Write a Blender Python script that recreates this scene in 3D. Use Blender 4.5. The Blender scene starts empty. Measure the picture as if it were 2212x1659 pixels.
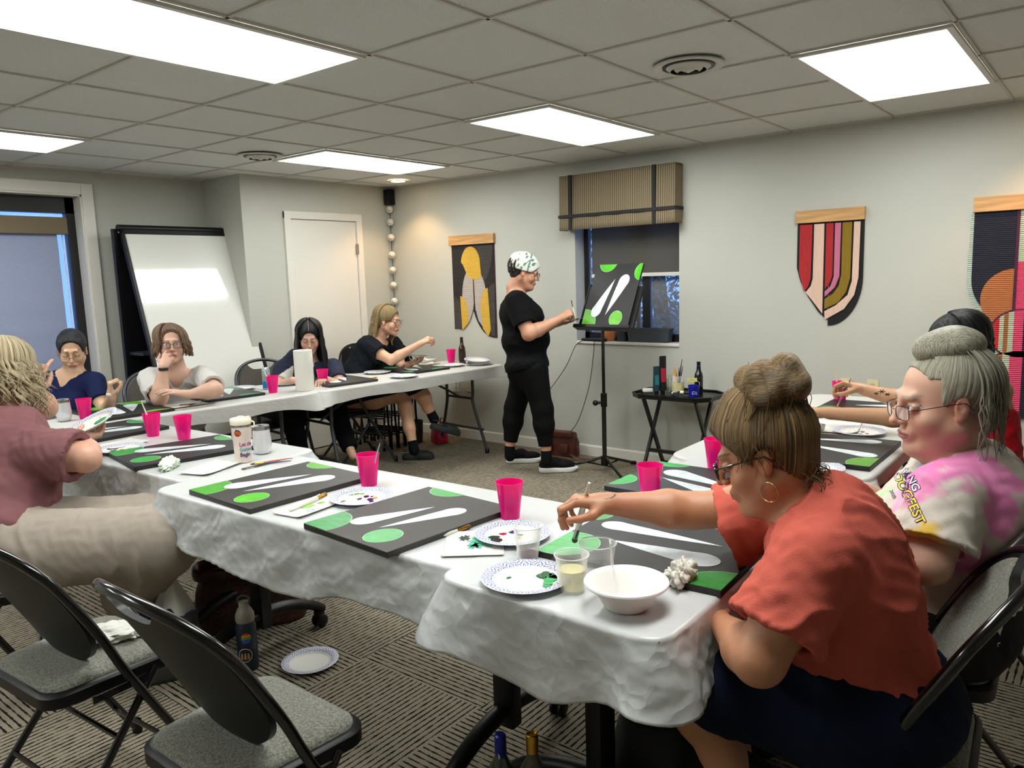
import bpy, bmesh, math, random
import numpy as np
from math import sin, cos, pi, radians, sqrt, atan2
from mathutils import Vector, Matrix
random.seed(7); RNG = np.random.RandomState(5)
sc = bpy.context.scene
# ---------------------------------------------------------------- camera
cam_d = bpy.data.cameras.new('camera'); cam = bpy.data.objects.new('camera', cam_d)
sc.collection.objects.link(cam); sc.camera = cam
cam_d.sensor_width = 36; cam_d.lens = 1657.97 / 2212 * 36; cam_d.clip_start = 0.02; cam_d.clip_end = 200
YAW, PITCH, ROLL = 0.6741, -0.1398, -0.0316
_f = Vector((cos(YAW)*cos(PITCH), sin(YAW)*cos(PITCH), sin(PITCH)))
_r = Vector((sin(YAW), -cos(YAW), 0)); _u = _r.cross(_f)
_R = _r*cos(ROLL) + _u*sin(ROLL); _U = -_r*sin(ROLL) + _u*cos(ROLL)
m = Matrix((_R, _U, -_f)).transposed().to_4x4(); m.translation = Vector((-2.1456, -2.9887, 1.4881))
cam.matrix_world = m
# ---------------------------------------------------------------- world and colour management
w = bpy.data.worlds.new('sky'); sc.world = w; w.use_nodes = True
nt = w.node_tree; bg = nt.nodes['Background']
tc = nt.nodes.new('ShaderNodeTexCoord'); sx = nt.nodes.new('ShaderNodeSeparateXYZ'); cr = nt.nodes.new('ShaderNodeValToRGB')
nt.links.new(tc.outputs['Generated'], sx.inputs[0]); nt.links.new(sx.outputs[2], cr.inputs[0]); nt.links.new(cr.outputs[0], bg.inputs[0])
cr.color_ramp.elements[0].position = 0.0; cr.color_ramp.elements[0].color = (0.16, 0.36, 0.95, 1)
cr.color_ramp.elements[1].position = 0.6; cr.color_ramp.elements[1].color = (0.05, 0.16, 0.62, 1)
bg.inputs[1].default_value = 1.3
sc.view_settings.view_transform = 'Standard'; sc.view_settings.look = 'None'
sc.view_settings.exposure = 0.50; sc.view_settings.gamma = 1.0; sc.view_settings.use_curve_mapping = False
sc.cycles.max_bounces = 8; sc.cycles.diffuse_bounces = 4; sc.cycles.glossy_bounces = 3; sc.cycles.transmission_bounces = 6
sc.cycles.transparent_max_bounces = 8; sc.cycles.caustics_reflective = False; sc.cycles.caustics_refractive = False
H = 2.361; T = 0.6096; WX = 3.09; WY = 3.2; DY = 2.634; TZ = 0.74
PANEL_E = 11.5; SPOT_E = 20

# ---------------------------------------------------------------- helpers
def lin(c):
    if isinstance(c, str):
        c = tuple(int(c[i:i+2], 16)/255 for i in (0, 2, 4))
        return tuple(x/12.92 if x <= .04045 else ((x+.055)/1.055)**2.4 for x in c)
    return c
MATS = {}
def mat(name, col='808080', rough=.5, metal=0, bump=0, bscale=60, var=0, vscale=8, sss=0, trans=0, emis=None, estr=0, spec=None, sheen=0, coat=0, attr=None, translucent=0, stretch=None, ior=None, alpha=1):
    """a principled material; var mixes a darker tone by noise, bump adds a noise relief"""
    if name in MATS: return MATS[name]
    mt = bpy.data.materials.new(name); mt.use_nodes = True; n = mt.node_tree; b = n.nodes['Principled BSDF']
    c = lin(col); b.inputs['Base Color'].default_value = (*c, 1); b.inputs['Roughness'].default_value = rough
    b.inputs['Metallic'].default_value = metal
    if spec is not None: b.inputs['Specular IOR Level'].default_value = spec
    if sss: b.inputs['Subsurface Weight'].default_value = sss; b.inputs['Subsurface Radius'].default_value = (.02, .008, .005); b.inputs['Subsurface Scale'].default_value = .5
    if trans: b.inputs['Transmission Weight'].default_value = trans
    if ior: b.inputs['IOR'].default_value = ior
    if sheen: b.inputs['Sheen Weight'].default_value = sheen
    if coat: b.inputs['Coat Weight'].default_value = coat
    if alpha < 1: b.inputs['Alpha'].default_value = alpha
    if emis: b.inputs['Emission Color'].default_value = (*lin(emis), 1); b.inputs['Emission Strength'].default_value = estr
    co = n.nodes.new('ShaderNodeTexCoord').outputs['Object']
    if stretch:
        mp = n.nodes.new('ShaderNodeMapping'); mp.inputs['Scale'].default_value = stretch; n.links.new(co, mp.inputs[0]); co = mp.outputs[0]
    if attr:
        at = n.nodes.new('ShaderNodeAttribute'); at.attribute_name = attr; n.links.new(at.outputs['Color'], b.inputs['Base Color'])
    src = at.outputs['Color'] if attr else None
    if var:
        no = n.nodes.new('ShaderNodeTexNoise'); no.inputs['Scale'].default_value = vscale; no.inputs['Detail'].default_value = 5; n.links.new(co, no.inputs[0])
        mx = n.nodes.new('ShaderNodeMix'); mx.data_type = 'RGBA'; mx.blend_type = 'MULTIPLY'; mx.inputs[0].default_value = 1
        rp = n.nodes.new('ShaderNodeMapRange'); rp.inputs[1].default_value = .3; rp.inputs[2].default_value = .7; rp.inputs[3].default_value = 1-var; rp.inputs[4].default_value = 1+var*.5
        n.links.new(no.outputs[0], rp.inputs[0]); n.links.new(rp.outputs[0], mx.inputs[7])
        if src: n.links.new(src, mx.inputs[6])
        else: mx.inputs[6].default_value = (*c, 1)
        n.links.new(mx.outputs[2], b.inputs['Base Color'])
    if bump:
        nb = n.nodes.new('ShaderNodeTexNoise'); nb.inputs['Scale'].default_value = bscale; nb.inputs['Detail'].default_value = 4; n.links.new(co, nb.inputs[0])
        bp = n.nodes.new('ShaderNodeBump'); bp.inputs['Strength'].default_value = bump; bp.inputs['Distance'].default_value = .004
        n.links.new(nb.outputs[0], bp.inputs['Height']); n.links.new(bp.outputs[0], b.inputs['Normal'])
    if translucent:
        tr = n.nodes.new('ShaderNodeBsdfTranslucent'); tr.inputs[0].default_value = (*c, 1); ms = n.nodes.new('ShaderNodeMixShader'); ms.inputs[0].default_value = translucent
        o = n.nodes['Material Output']; n.links.new(b.outputs[0], ms.inputs[1]); n.links.new(tr.outputs[0], ms.inputs[2]); n.links.new(ms.outputs[0], o.inputs[0])
    MATS[name] = mt; return mt

def link(o, parent=None):
    sc.collection.objects.link(o)
    if parent: o.parent = parent
    return o
def clear_mat(name, fac=.12, col='ffffff', rough=.03, tint=None):
    """thin clear plastic or glass: mostly see-through, with a glossy coat"""
    if name in MATS: return MATS[name]
    mt = bpy.data.materials.new(name); mt.use_nodes = True; n = mt.node_tree; b = n.nodes['Principled BSDF']; b.inputs['Base Color'].default_value = (*lin(col), 1); b.inputs['Roughness'].default_value = rough
    tr = n.nodes.new('ShaderNodeBsdfTransparent'); tr.inputs[0].default_value = (*lin(tint or 'ffffff'), 1); lw = n.nodes.new('ShaderNodeLayerWeight'); lw.inputs[0].default_value = .35; mr = n.nodes.new('ShaderNodeMapRange'); mr.inputs[3].default_value = fac; mr.inputs[4].default_value = min(1, fac+.55); n.links.new(lw.outputs['Facing'], mr.inputs[0])
    ms = n.nodes.new('ShaderNodeMixShader'); n.links.new(mr.outputs[0], ms.inputs[0]); n.links.new(tr.outputs[0], ms.inputs[1]); n.links.new(b.outputs[0], ms.inputs[2]); n.links.new(ms.outputs[0], n.nodes['Material Output'].inputs[0]); MATS[name] = mt; return mt
class MB:
    """collects shapes and links them as ONE mesh object"""
    def __init__(s): s.v = []; s.f = []; s.m = []; s.n = 0; s.col = None
    def add(s, v, f, mi=0):
        v = [tuple(p) for p in v]; s.v += v; s.f += [tuple(i+s.n for i in q) for q in f]; s.m += [mi]*len(f); s.n += len(v); return s
    def box(s, a, b, mi=0, M=None, bev=0):
        x0, y0, z0 = a; x1, y1, z1 = b
        if bev:
            bm = bmesh.new(); bmesh.ops.create_cube(bm, size=1)
            for v in bm.verts: v.co = Vector(((x0+x1)/2+v.co.x*(x1-x0), (y0+y1)/2+v.co.y*(y1-y0), (z0+z1)/2+v.co.z*(z1-z0)))
            bmesh.ops.bevel(bm, geom=bm.edges[:], offset=bev, segments=2, affect='EDGES', profile=.5)
            v = [p.co.copy() for p in bm.verts]; f = [[q.index for q in g.verts] for g in bm.faces]; bm.free()
        else:
            v = [Vector(p) for p in ((x0,y0,z0),(x1,y0,z0),(x1,y1,z0),(x0,y1,z0),(x0,y0,z1),(x1,y0,z1),(x1,y1,z1),(x0,y1,z1))]
            f = [(0,3,2,1),(4,5,6,7),(0,1,5,4),(1,2,6,5),(2,3,7,6),(3,0,4,7)]
        if M: v = [M @ p for p in v]
        return s.add(v, f, mi)
    def tube(s, pts, r, seg=10, mi=0, closed=False, cap=True, flat=1.0, up=None):
        pts = [Vector(p) for p in pts]; n = len(pts); rs = r if hasattr(r, '__len__') else [r]*n
        tang = []
        for i in range(n):
            a = pts[(i-1) % n] if (closed or i) else pts[0]; b = pts[(i+1) % n] if (closed or i < n-1) else pts[-1]
            t = (b-a); tang.append(t.normalized() if t.length > 1e-9 else Vector((0, 0, 1)))
        if up is None: up = Vector((0, 0, 1)) if abs(tang[0].z) < .9 else Vector((1, 0, 0))
        u = (up-tang[0]*up.dot(tang[0])).normalized(); V = []
        for i in range(n):
            t = tang[i]; u = (u-t*u.dot(t)); u = u.normalized() if u.length > 1e-6 else t.orthogonal().normalized(); w_ = t.cross(u)
            for k in range(seg):
                a = 2*pi*k/seg; V.append(pts[i]+(u*cos(a)*flat+w_*sin(a))*rs[i])
        F = []
        for i in range(n if closed else n-1):
            j = (i+1) % n
            for k in range(seg): F.append((i*seg+k, i*seg+(k+1) % seg, j*seg+(k+1) % seg, j*seg+k))
        if cap and not closed: F += [tuple(range(seg))[::-1], tuple((n-1)*seg+k for k in range(seg))]
        return s.add(V, F, mi)
    def lathe(s, prof, seg=32, mi=0, M=None, wob=None):
        V = []; F = []; n = len(prof)
        for (r, z) in prof:
            for k in range(seg):
                a = 2*pi*k/seg; rr = max(r, 1e-5)
                V.append(Vector((rr*cos(a), rr*sin(a), z)))
        for i in range(n-1):
            for k in range(seg): F.append((i*seg+k, i*seg+(k+1) % seg, (i+1)*seg+(k+1) % seg, (i+1)*seg+k))
        if wob: V = [wob(p) for p in V]
        if M: V = [M @ p for p in V]
        return s.add(V, F, mi)
    def prism(s, poly, z0, z1, mi=0, M=None, axis=2, mtop=None):
        """poly (2D, ccw) extruded along the axis"""
        n = len(poly)
        def P(x, y, z): return Vector((x, y, z)) if axis == 2 else (Vector((z, x, y)) if axis == 0 else Vector((x, z, y)))
        V = [P(x, y, z0) for x, y in poly]+[P(x, y, z1) for x, y in poly]
        if M: V = [M @ p for p in V]
        s.add(V, [tuple(range(n))[::-1]]+[(i, (i+1) % n, n+(i+1) % n, n+i) for i in range(n)], mi)
        return s.add(V[n:], [tuple(range(n))], mi if mtop is None else mtop)
    def grid(s, fn, nu, nv, mi=0):
        V = [fn(i/nu, j/nv) for j in range(nv+1) for i in range(nu+1)]
        return s.add(V, [(j*(nu+1)+i, j*(nu+1)+i+1, (j+1)*(nu+1)+i+1, (j+1)*(nu+1)+i) for j in range(nv) for i in range(nu)], mi)
    def ball(s, c, r, mi=0, seg=16, M=None):
        r = r if hasattr(r, '__len__') else (r, r, r)
        pr = [(sin(pi*i/(seg//2)), -cos(pi*i/(seg//2))) for i in range(seg//2+1)]
        Mx = Matrix.Translation(Vector(c)) @ (M or Matrix.Identity(4)) @ Matrix.Diagonal((*r, 1))
        return s.lathe(pr, seg, mi, Mx)
    def build(s, name, mats, parent=None, smooth=False, M=None, org=None):
        me = bpy.data.meshes.new(name); V = s.v
        if M: V = [tuple(M @ Vector(p)) for p in V]
        if org is not None: V = [(p[0]-org[0], p[1]-org[1], p[2]-org[2]) for p in V]
        me.from_pydata(V, [], s.f)
        for mm in (mats if isinstance(mats, (list, tuple)) else [mats]): me.materials.append(mm)
        me.polygons.foreach_set('material_index', s.m)
        bm = bmesh.new(); bm.from_mesh(me)
        if len(s.v) < 60000: bmesh.ops.remove_doubles(bm, verts=bm.verts, dist=1e-6); bmesh.ops.recalc_face_normals(bm, faces=bm.faces)
        bm.to_mesh(me); bm.free()
        if smooth:
            me.polygons.foreach_set('use_smooth', [True]*len(me.polygons))
            if smooth != 2: me.set_sharp_from_angle(angle=radians(40))
        o = bpy.data.objects.new(name, me)
        if org is not None: o.location = org
        return link(o, parent)
def tag(o, label=None, cat=None, group=None, kind=None):
    if label: o['label'] = label
    if cat: o['category'] = cat
    if group: o['group'] = group
    if kind: o['kind'] = kind
    return o
def thing(name, label, cat, loc=(0, 0, 0), rz=0, group=None):
    o = bpy.data.objects.new(name, None); o.empty_display_size = .05; o.location = loc; o.rotation_euler = (0, 0, rz)
    link(o); return tag(o, label, cat, group)
def copy_tree(o, loc=None, rz=None, label=None, group=None, parent=None):
    c = o.copy(); sc.collection.objects.link(c); c.parent = parent
    if parent is None:
        if loc is not None: c.location = loc
        if rz is not None: c.rotation_euler = (0, 0, rz)
        if label: c['label'] = label
        if group: c['group'] = group
    for ch in list(o.children): copy_tree(ch, parent=c)
    return c
def RZ(a): return Matrix.Rotation(a, 4, 'Z')
def TR(*p): return Matrix.Translation(Vector(p))
def smoothpath(P, n=8):
    P = [Vector(p) for p in P]; out = []
    for i in range(len(P)-1):
        p0 = P[max(i-1, 0)]; p1 = P[i]; p2 = P[i+1]; p3 = P[min(i+2, len(P)-1)]
        for k in range(n):
            t = k/n; out.append(.5*((2*p1)+(p2-p0)*t+(2*p0-5*p1+4*p2-p3)*t*t+(3*p1-p0-3*p2+p3)*t**3))
    return out+[P[-1]]
def rrect(w_, h_, r, n=5, cx=0, cy=0):
    o = []
    for (sx_, sy_, a0) in ((1, 1, 0), (-1, 1, pi/2), (-1, -1, pi), (1, -1, 3*pi/2)):
        for k in range(n+1):
            a = a0+pi/2*k/n; o.append((cx+sx_*(w_/2-r)+r*cos(a), cy+sy_*(h_/2-r)+r*sin(a)))
    return o
def noise3(x, y, z, s=0):
    """cheap smooth pseudo noise on numpy arrays"""
    return (np.sin(1.7*x+2.3*np.sin(.9*y+s)+.7*z)+np.sin(2.1*y-1.3*z+1.9*np.sin(1.1*x+s*1.7))+np.sin(1.9*z+1.6*x+2.1*np.sin(1.3*y+s*.6)))/3
# ================================================================ the room
M_wall = mat('wall_paint', 'babab1', .6, bump=.12, bscale=180, var=.03, vscale=1.5)
M_trim = mat('white_trim', 'd9d5cc', .35)
M_ceil = mat('ceiling_tile', 'd9dad6', .95, bump=.9, bscale=140, var=.10, vscale=160)
M_bar = mat('ceiling_grid', 'c6c2ba', .6)
M_black = mat('black_plastic', '060607', .42, spec=.35); M_blkmetal = mat('black_metal', '0b0b0c', .28, spec=.6)
M_bronze = mat('dark_window_frame', '17161a', .4)
def carpet_material():
    mt = bpy.data.materials.new('striped_carpet'); mt.use_nodes = True; n = mt.node_tree; L = n.links.new; b = n.nodes['Principled BSDF']
    b.inputs['Roughness'].default_value = .95; b.inputs['Specular IOR Level'].default_value = .15
    def N(t, **k):
        x = n.nodes.new(t)
        for a, v in k.items(): setattr(x, a, v)
        return x
    def math_(op, a, b_=None, c=None):
        x = N('ShaderNodeMath', operation=op)
        for i, v in enumerate((a, b_, c)):
            if v is None: continue
            if isinstance(v, (int, float)): x.inputs[i].default_value = v
            else: L(v, x.inputs[i])
        return x.outputs[0]
    tc = N('ShaderNodeTexCoord'); sp = N('ShaderNodeSeparateXYZ'); L(tc.outputs['Object'], sp.inputs[0]); X, Y = sp.outputs[0], sp.outputs[1]
    ix = math_('FLOOR', math_('DIVIDE', math_('ADD', X, .29+6.096), T)); iy = math_('FLOOR', math_('DIVIDE', math_('ADD', Y, .705+6.096), T))
    par = math_('MODULO', math_('ADD', math_('ADD', ix, iy), 0), 2)     # which way the tile is turned
    def mixv(a, c): return math_('ADD', math_('MULTIPLY', a, math_('SUBTRACT', 1, par)), math_('MULTIPLY', c, par))
    across = mixv(Y, X); along = mixv(X, Y)
    wv = N('ShaderNodeTexNoise'); wv.inputs['Scale'].default_value = 1; wv.inputs['Detail'].default_value = 2
    cv = N('ShaderNodeCombineXYZ'); L(math_('MULTIPLY', across, 420), cv.inputs[0]); L(math_('MULTIPLY', along, 95), cv.inputs[1]); L(math_('MULTIPLY', ix, 7.3), cv.inputs[2]); L(cv.outputs[0], wv.inputs[0])
    ph = math_('FRACT', math_('ADD', math_('MULTIPLY', across, 1/.0222), math_('MULTIPLY', math_('SUBTRACT', wv.outputs[0], .5), .22)))
    d = math_('ABSOLUTE', math_('SUBTRACT', ph, .5))                     # 0 at the dark line
    brk = N('ShaderNodeTexNoise'); brk.inputs['Scale'].default_value = 1; brk.inputs['Detail'].default_value = 1
    cb = N('ShaderNodeCombineXYZ'); L(math_('MULTIPLY', math_('FLOOR', math_('MULTIPLY', across, 1/.0222)), 3.71), cb.inputs[0]); L(math_('MULTIPLY', along, 30), cb.inputs[1]); L(math_('MULTIPLY', iy, 5.1), cb.inputs[2]); L(cb.outputs[0], brk.inputs[0])
    wid = math_('ADD', .075, math_('MULTIPLY', math_('SUBTRACT', brk.outputs[0], .38), .34))
    mr = N('ShaderNodeMapRange'); mr.interpolation_type = 'SMOOTHSTEP'; L(math_('SUBTRACT', d, wid), mr.inputs[0]); mr.inputs[1].default_value = -.03; mr.inputs[2].default_value = .05; mr.inputs[3].default_value = 0; mr.inputs[4].default_value = 1
    sp2 = N('ShaderNodeTexNoise'); sp2.inputs['Scale'].default_value = 330; sp2.inputs['Detail'].default_value = 3; L(tc.outputs['Object'], sp2.inputs[0])
    cr = N('ShaderNodeValToRGB'); L(sp2.outputs[0], cr.inputs[0]); e = cr.color_ramp.elements
    e[0].position = .32; e[0].color = (*lin('6a6154'), 1); e[1].position = .68; e[1].color = (*lin('aca28e'), 1)
    mx = N('ShaderNodeMix', data_type='RGBA'); L(mr.outputs[0], mx.inputs[0]); mx.inputs[6].default_value = (*lin('1b1714'), 1); L(cr.outputs[0], mx.inputs[7])
    L(mx.outputs[2], b.inputs['Base Color'])
    bp = N('ShaderNodeBump'); bp.inputs['Strength'].default_value = .7; bp.inputs['Distance'].default_value = .004
    L(math_('ADD', math_('MULTIPLY', mr.outputs[0], .7), math_('MULTIPLY', sp2.outputs[0], .6)), bp.inputs['Height']); L(bp.outputs[0], b.inputs['Normal'])
    return mt
M_carpet = carpet_material()
XL, YN = -4.6, -5.0
def struct(o): o['kind'] = 'structure'; return o
struct(MB().box((XL-.2, YN-.2, -.1), (WX+.22, WY+.25, 0)).build('floor', M_carpet))
cb = MB().box((XL-.2, YN-.2, H+.008), (WX+.22, WY+.25, H+.1), 0)
for i in range(-8, 6):
    x = i*T; cb.box((x-.0075, YN, H), (x+.0075, WY, H+.009), 1) if XL < x < WX else None
for j in range(-9, 6):
    y = j*T; cb.box((XL, y-.0075, H), (WX, y+.0075, H+.009), 1) if YN < y < WY else None
cb.box((WX-.02, YN, H-.0), (WX, WY, H+.009), 1)
cb.box((XL, WY-.02, H), (WX, WY, H+.009), 1)
struct(cb.build('ceiling', [M_ceil, M_bar]))
# right wall with the small window opening
wy0, wy1, wz0, wz1 = -.412, .50, .945, 2.05
wr = MB()
wr.box((WX, YN-.2, 0), (WX+.2, wy0, H+.05)); wr.box((WX, wy1, 0), (WX+.2, WY, H+.05)); wr.box((WX, wy0, 0), (WX+.2, wy1, wz0)); wr.box((WX, wy0, wz1), (WX+.2, wy1, H+.05))
struct(wr.build('wall_right', M_wall))
wb = MB(); ox0, ox1, oz1 = -1.9, .48, 2.19
wb.box((XL-.2, WY, 0), (ox0, WY+.22, H+.05)); wb.box((ox1, WY, 0), (1.5, WY+.22, H+.05)); wb.box((ox0, WY, oz1), (ox1, WY+.22, H+.05))
struct(wb.build('wall_far', M_wall))
dw = MB(); ddx0, ddx1, ddz = 1.92, 2.64, 2.03
dw.box((1.47, DY, 0), (ddx0, WY+.22, H+.05)); dw.box((ddx1, DY, 0), (WX, WY+.22, H+.05)); dw.box((ddx0, DY, ddz), (ddx1, WY+.22, H+.05)); dw.box((ddx0, DY+.1, 0), (ddx1, WY+.22, ddz))
struct(dw.build('wall_bumpout', M_wall))
struct(MB().box((XL-.2, YN-.2, 0), (XL, WY+.2, H+.05)).build('wall_left', M_wall))
struct(MB().box((XL-.2, YN-.2, 0), (WX+.2, YN, H+.05)).build('wall_near', M_wall))
# baseboards
bbp = [(0, 0), (.014, 0), (.014, .078), (.009, .088), (0, .09)]
def baseboard(name, a, b):
    a = Vector(a); b = Vector(b); d = (b-a).normalized(); nrm = Vector((-d.y, d.x, 0)); V = []
    for p in (a, b): V += [p+nrm*x+Vector((0, 0, z)) for x, z in bbp]
    n = len(bbp)
    struct(MB().add(V, [(i, (i+1) % n, n+(i+1) % n, n+i) for i in range(n)]+[tuple(range(n)), tuple(range(n, 2*n))]).build(name, M_trim))
baseboard('baseboard_right', (WX, YN, 0), (WX, DY, 0)); baseboard('baseboard_bumpout', (WX, DY, 0), (2.72, DY, 0)); baseboard('baseboard_bumpout', (1.83, DY, 0), (1.47, DY, 0))
baseboard('baseboard_far', (1.47, WY, 0), (.57, WY, 0)); baseboard('baseboard_corner', (1.47, DY, 0), (1.47, WY, 0))
# door in the bump-out
dr = MB(); cw = .085
dr.box((ddx0+.003, DY-.004, .01), (ddx1-.003, DY+.035, ddz-.003), 0)
door = struct(dr.build('door_1', M_trim))
fr = MB()
fr.box((ddx0-cw+.02, DY-.024, 0), (ddx0, DY, ddz+.06), bev=.003); fr.box((ddx1, DY-.024, 0), (ddx1+cw-.02, DY, ddz+.06), bev=.003); fr.box((ddx0-cw+.02, DY-.025, ddz), (ddx1+cw-.02, DY-.001, ddz+.065), bev=.003)
fr.build('door_frame', M_trim, door)
M_steel = mat('brushed_steel', 'a9a7a4', .28, 1); M_chrome = mat('chrome', 'd0d0d0', .08, 1)
for z in (1.78, .35): MB().box((ddx1-.012, DY-.03, z-.045), (ddx1+.006, DY-.003, z+.045), bev=.002).build('hinge', M_steel, door)
kn = MB().lathe([(0, 0), (.03, 0), (.03, .004), (.011, .008), (.011, .035), (.026, .045), (.028, .06), (.018, .07), (0, .072)], 20, 0, TR(ddx0+.06, DY-.004, .97) @ Matrix.Rotation(pi/2, 4, 'X')).build('door_knob', M_steel, door, True)
# glazed patio door with casing, roller shade (left)
M_glass = clear_mat('window_glass', .05)
win = MB()
for (a, b) in (((ox1, WY-.03, 0), (ox1+.085, WY, oz1+.085)), ((ox0-.085, WY-.03, 0), (ox0, WY, oz1+.085)), ((ox0, WY-.03, oz1), (ox1, WY, oz1+.085))): win.box(a, b, 0, bev=.004)
win.box((ox1-.012, WY-.02, 0), (ox1+.001, WY+.15, oz1), 0); win.box((ox0, WY-.02, oz1-.012), (ox1, WY+.15, oz1+.001), 0)
w1 = struct(win.build('window_1', M_trim))
ff = MB(); fy = WY+.10
for (a, b) in (((ox1-.075, fy, 0), (ox1-.012, fy+.06, oz1-.01)), ((ox0, fy, 0), (ox0+.07, fy+.06, oz1-.01)), ((ox0, fy, oz1-.13), (ox1-.012, fy+.06, oz1-.01)), ((ox0, fy, 0), (ox1, fy+.06, .09)), ((-.76, fy, 0), (-.68, fy+.06, oz1-.02))): ff.box(a, b)
ff.build('window_frame', M_bronze, w1)
MB().box((ox0, fy+.028, .09), (ox1-.07, fy+.034, oz1-.13)).build('window_glass', M_glass, w1)
M_shade1 = mat('blue_grey_shade_fabric', 'a3a8b8', .9, bump=.5, bscale=60, var=.10, vscale=26, stretch=(1, 1, 14), translucent=.22)
sh = thing('roller_shade', 'closed blue-grey roller shade with tan cassette over the patio window', 'roller shade', (-.7, WY+.05, 0))
MB().box((-1.15, -.012, 1.90), (1.085, .05, 2.025), bev=.004).build('cassette', mat('tan_cassette', '6b5d46', .6), sh)
MB().grid(lambda u, v: (-1.15+u*2.17, .028+.002*sin(v*60), .04+v*1.9), 8, 60).build('shade_fabric', M_shade1, sh, 2)
MB().tube([(1.06, .03, 1.9), (1.062, .03, .9), (1.09, .02, .75), (1.055, .035, .75), (1.055, .035, 1.9)], .0025, 6).build('bead_chain', M_trim, sh, True)
# small window on the right wall
w2 = MB()
w2.box((WX-.012, wy0-.0, wz0-.018), (WX+.15, wy1, wz0), 0, bev=.002)
win2 = struct(w2.build('window_2', M_trim)); MB().box((WX+.0, wy0, wz0-.001), (WX+.14, wy1, wz0+.004)).build('window_sill', M_trim, win2)
f2 = MB(); fx = WX+.13
for (a, b) in (((fx, wy0, wz0), (fx+.045, wy0+.03, wz1)), ((fx, wy1-.04, wz0), (fx+.045, wy1, wz1)), ((fx, wy0, wz0), (fx+.045, wy1, wz0+.062)), ((fx, wy0, wz1-.05), (fx+.045, wy1, wz1)), ((fx, -.10, wz0), (fx+.045, -.035, wz1)), ((fx+.02, .0, wz0), (fx+.04, .03, wz1))): f2.box(a, b)
f2.build('window_frame', M_bronze, win2); MB().box((fx+.018, wy0, wz0+.04), (fx+.022, wy1, wz1)).build('window_glass', M_glass, win2)
M_shade2 = mat('taupe_shade_fabric', '69645a', .9, bump=.5, bscale=90, var=.16, vscale=50, stretch=(1, 1, 9), translucent=.35)
s2 = thing('roller_shade', 'half-lowered taupe roller shade in the small window behind the easel', 'roller shade', (WX+.1, .03, 0))
MB().grid(lambda u, v: (.0, -.435+u*.81, 1.475+v*.56), 6, 20).build('shade_fabric', M_shade2, s2, 2)
MB().box((-.01, -.437, 1.452), (.008, .378, 1.480), bev=.004).build('hem_bar', M_trim, s2)
# outside
struct(MB().box((WX+.25, -14, -.6), (40, 14, -.5)).build('ground_outside', mat('parking_lot', '8c95a8', .9, var=.1, vscale=2)))
struct(MB().box((-14, WY+.3, -.6), (WX+.25, 30, -.5)).build('patio_outside', mat('patio_paving', '8c95a8', .9, var=.1, vscale=2)))
M_leaf = mat('tree_leaves', '2f8f88', .7, var=.5, vscale=3, translucent=.3)
tr = thing('tree', 'leafy green tree seen through the small window', 'tree', (5.9, 1.15, -.5))
MB().tube(smoothpath([(0, 0, 0), (.05, .02, 1.0), (.0, .1, 2.2), (.1, 0, 3.2)]), .09, 10).build('trunk', mat('bark', '2b241f', .9, bump=.6, bscale=20), tr, True)
lf = MB(); rn = random.Random(3)
for i in range(15000):
    th = rn.uniform(0, 2*pi); ph = math.acos(rn.uniform(-1, 1)); rr = rn.uniform(.7, 1)**.5
    p = Vector((sin(ph)*cos(th)*1.15*rr, sin(ph)*sin(th)*1.7*rr, 2.60+cos(ph)*1.5*rr+.0)); l = rn.uniform(.06, .11); a = rn.uniform(0, 2*pi)
    d = Vector((cos(a)*.7, sin(a)*.7, -rn.uniform(.3, 1))).normalized(); s_ = d.orthogonal().normalized()*l*.24
    lf.add([p, p+d*l*.5+s_, p+d*l, p+d*l*.5-s_], [(0, 1, 2, 3)])
tag(lf.build('foliage', M_leaf, tr), kind='stuff')
# ================================================================ ceiling fixtures
M_panel = mat('light_lens', 'ffffff', .4, emis='f9fcf8', estr=PANEL_E)
M_wmetal = mat('white_enamel', 'cfccc5', .4)
def troffer_parts(t):
    l, w2_ = 2*T-.016, T-.016
    f = MB(); e = .024
    for (a, b) in (((-l/2, -w2_/2, -.012), (l/2, -w2_/2+e, 0)), ((-l/2, w2_/2-e, -.012), (l/2, w2_/2, 0)), ((-l/2, -w2_/2+e, -.012), (-l/2+e, w2_/2-e, 0)), ((l/2-e, -w2_/2+e, -.012), (l/2, w2_/2-e, 0))): f.box(a, b)
    f.build('frame', M_wmetal, t)
    MB().box((-l/2+e, -w2_/2+e, -.006), (l/2-e, w2_/2-e, -.002)).build('light_lens', M_panel, t)
tro = [(-1, -.5, 'large ceiling light panel cut off by the top left edge of the view'), (-1, 3.5, 'ceiling light panel at the far left above the patio window'),
       (3, -.5, 'ceiling light panel in front of the small window, above the middle of the room'), (3, 2.5, 'ceiling light panel nearest the far corner above the paper towel roll'),
       (3, -3.5, 'ceiling light panel at the upper right above the striped banner'), (-1, -3.5, 'ceiling light panel over the camera end of the room'), (-5, -.5, 'added fill light panel out of view on the near left side of the ceiling'), (-5, 2.5, 'added fill light panel out of view in the far left part of the ceiling')]  # the two leftmost panels are unseen, added to brighten the hanging cloths
t0 = None
for b_, a_, lb in tro:
    loc = (b_*T, a_*T, H)
    if t0 is None: t0 = thing('ceiling_light', lb, 'ceiling light', loc, 0, 'recessed ceiling light panels'); troffer_parts(t0)
    else: copy_tree(t0, loc, 0, lb)
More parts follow.
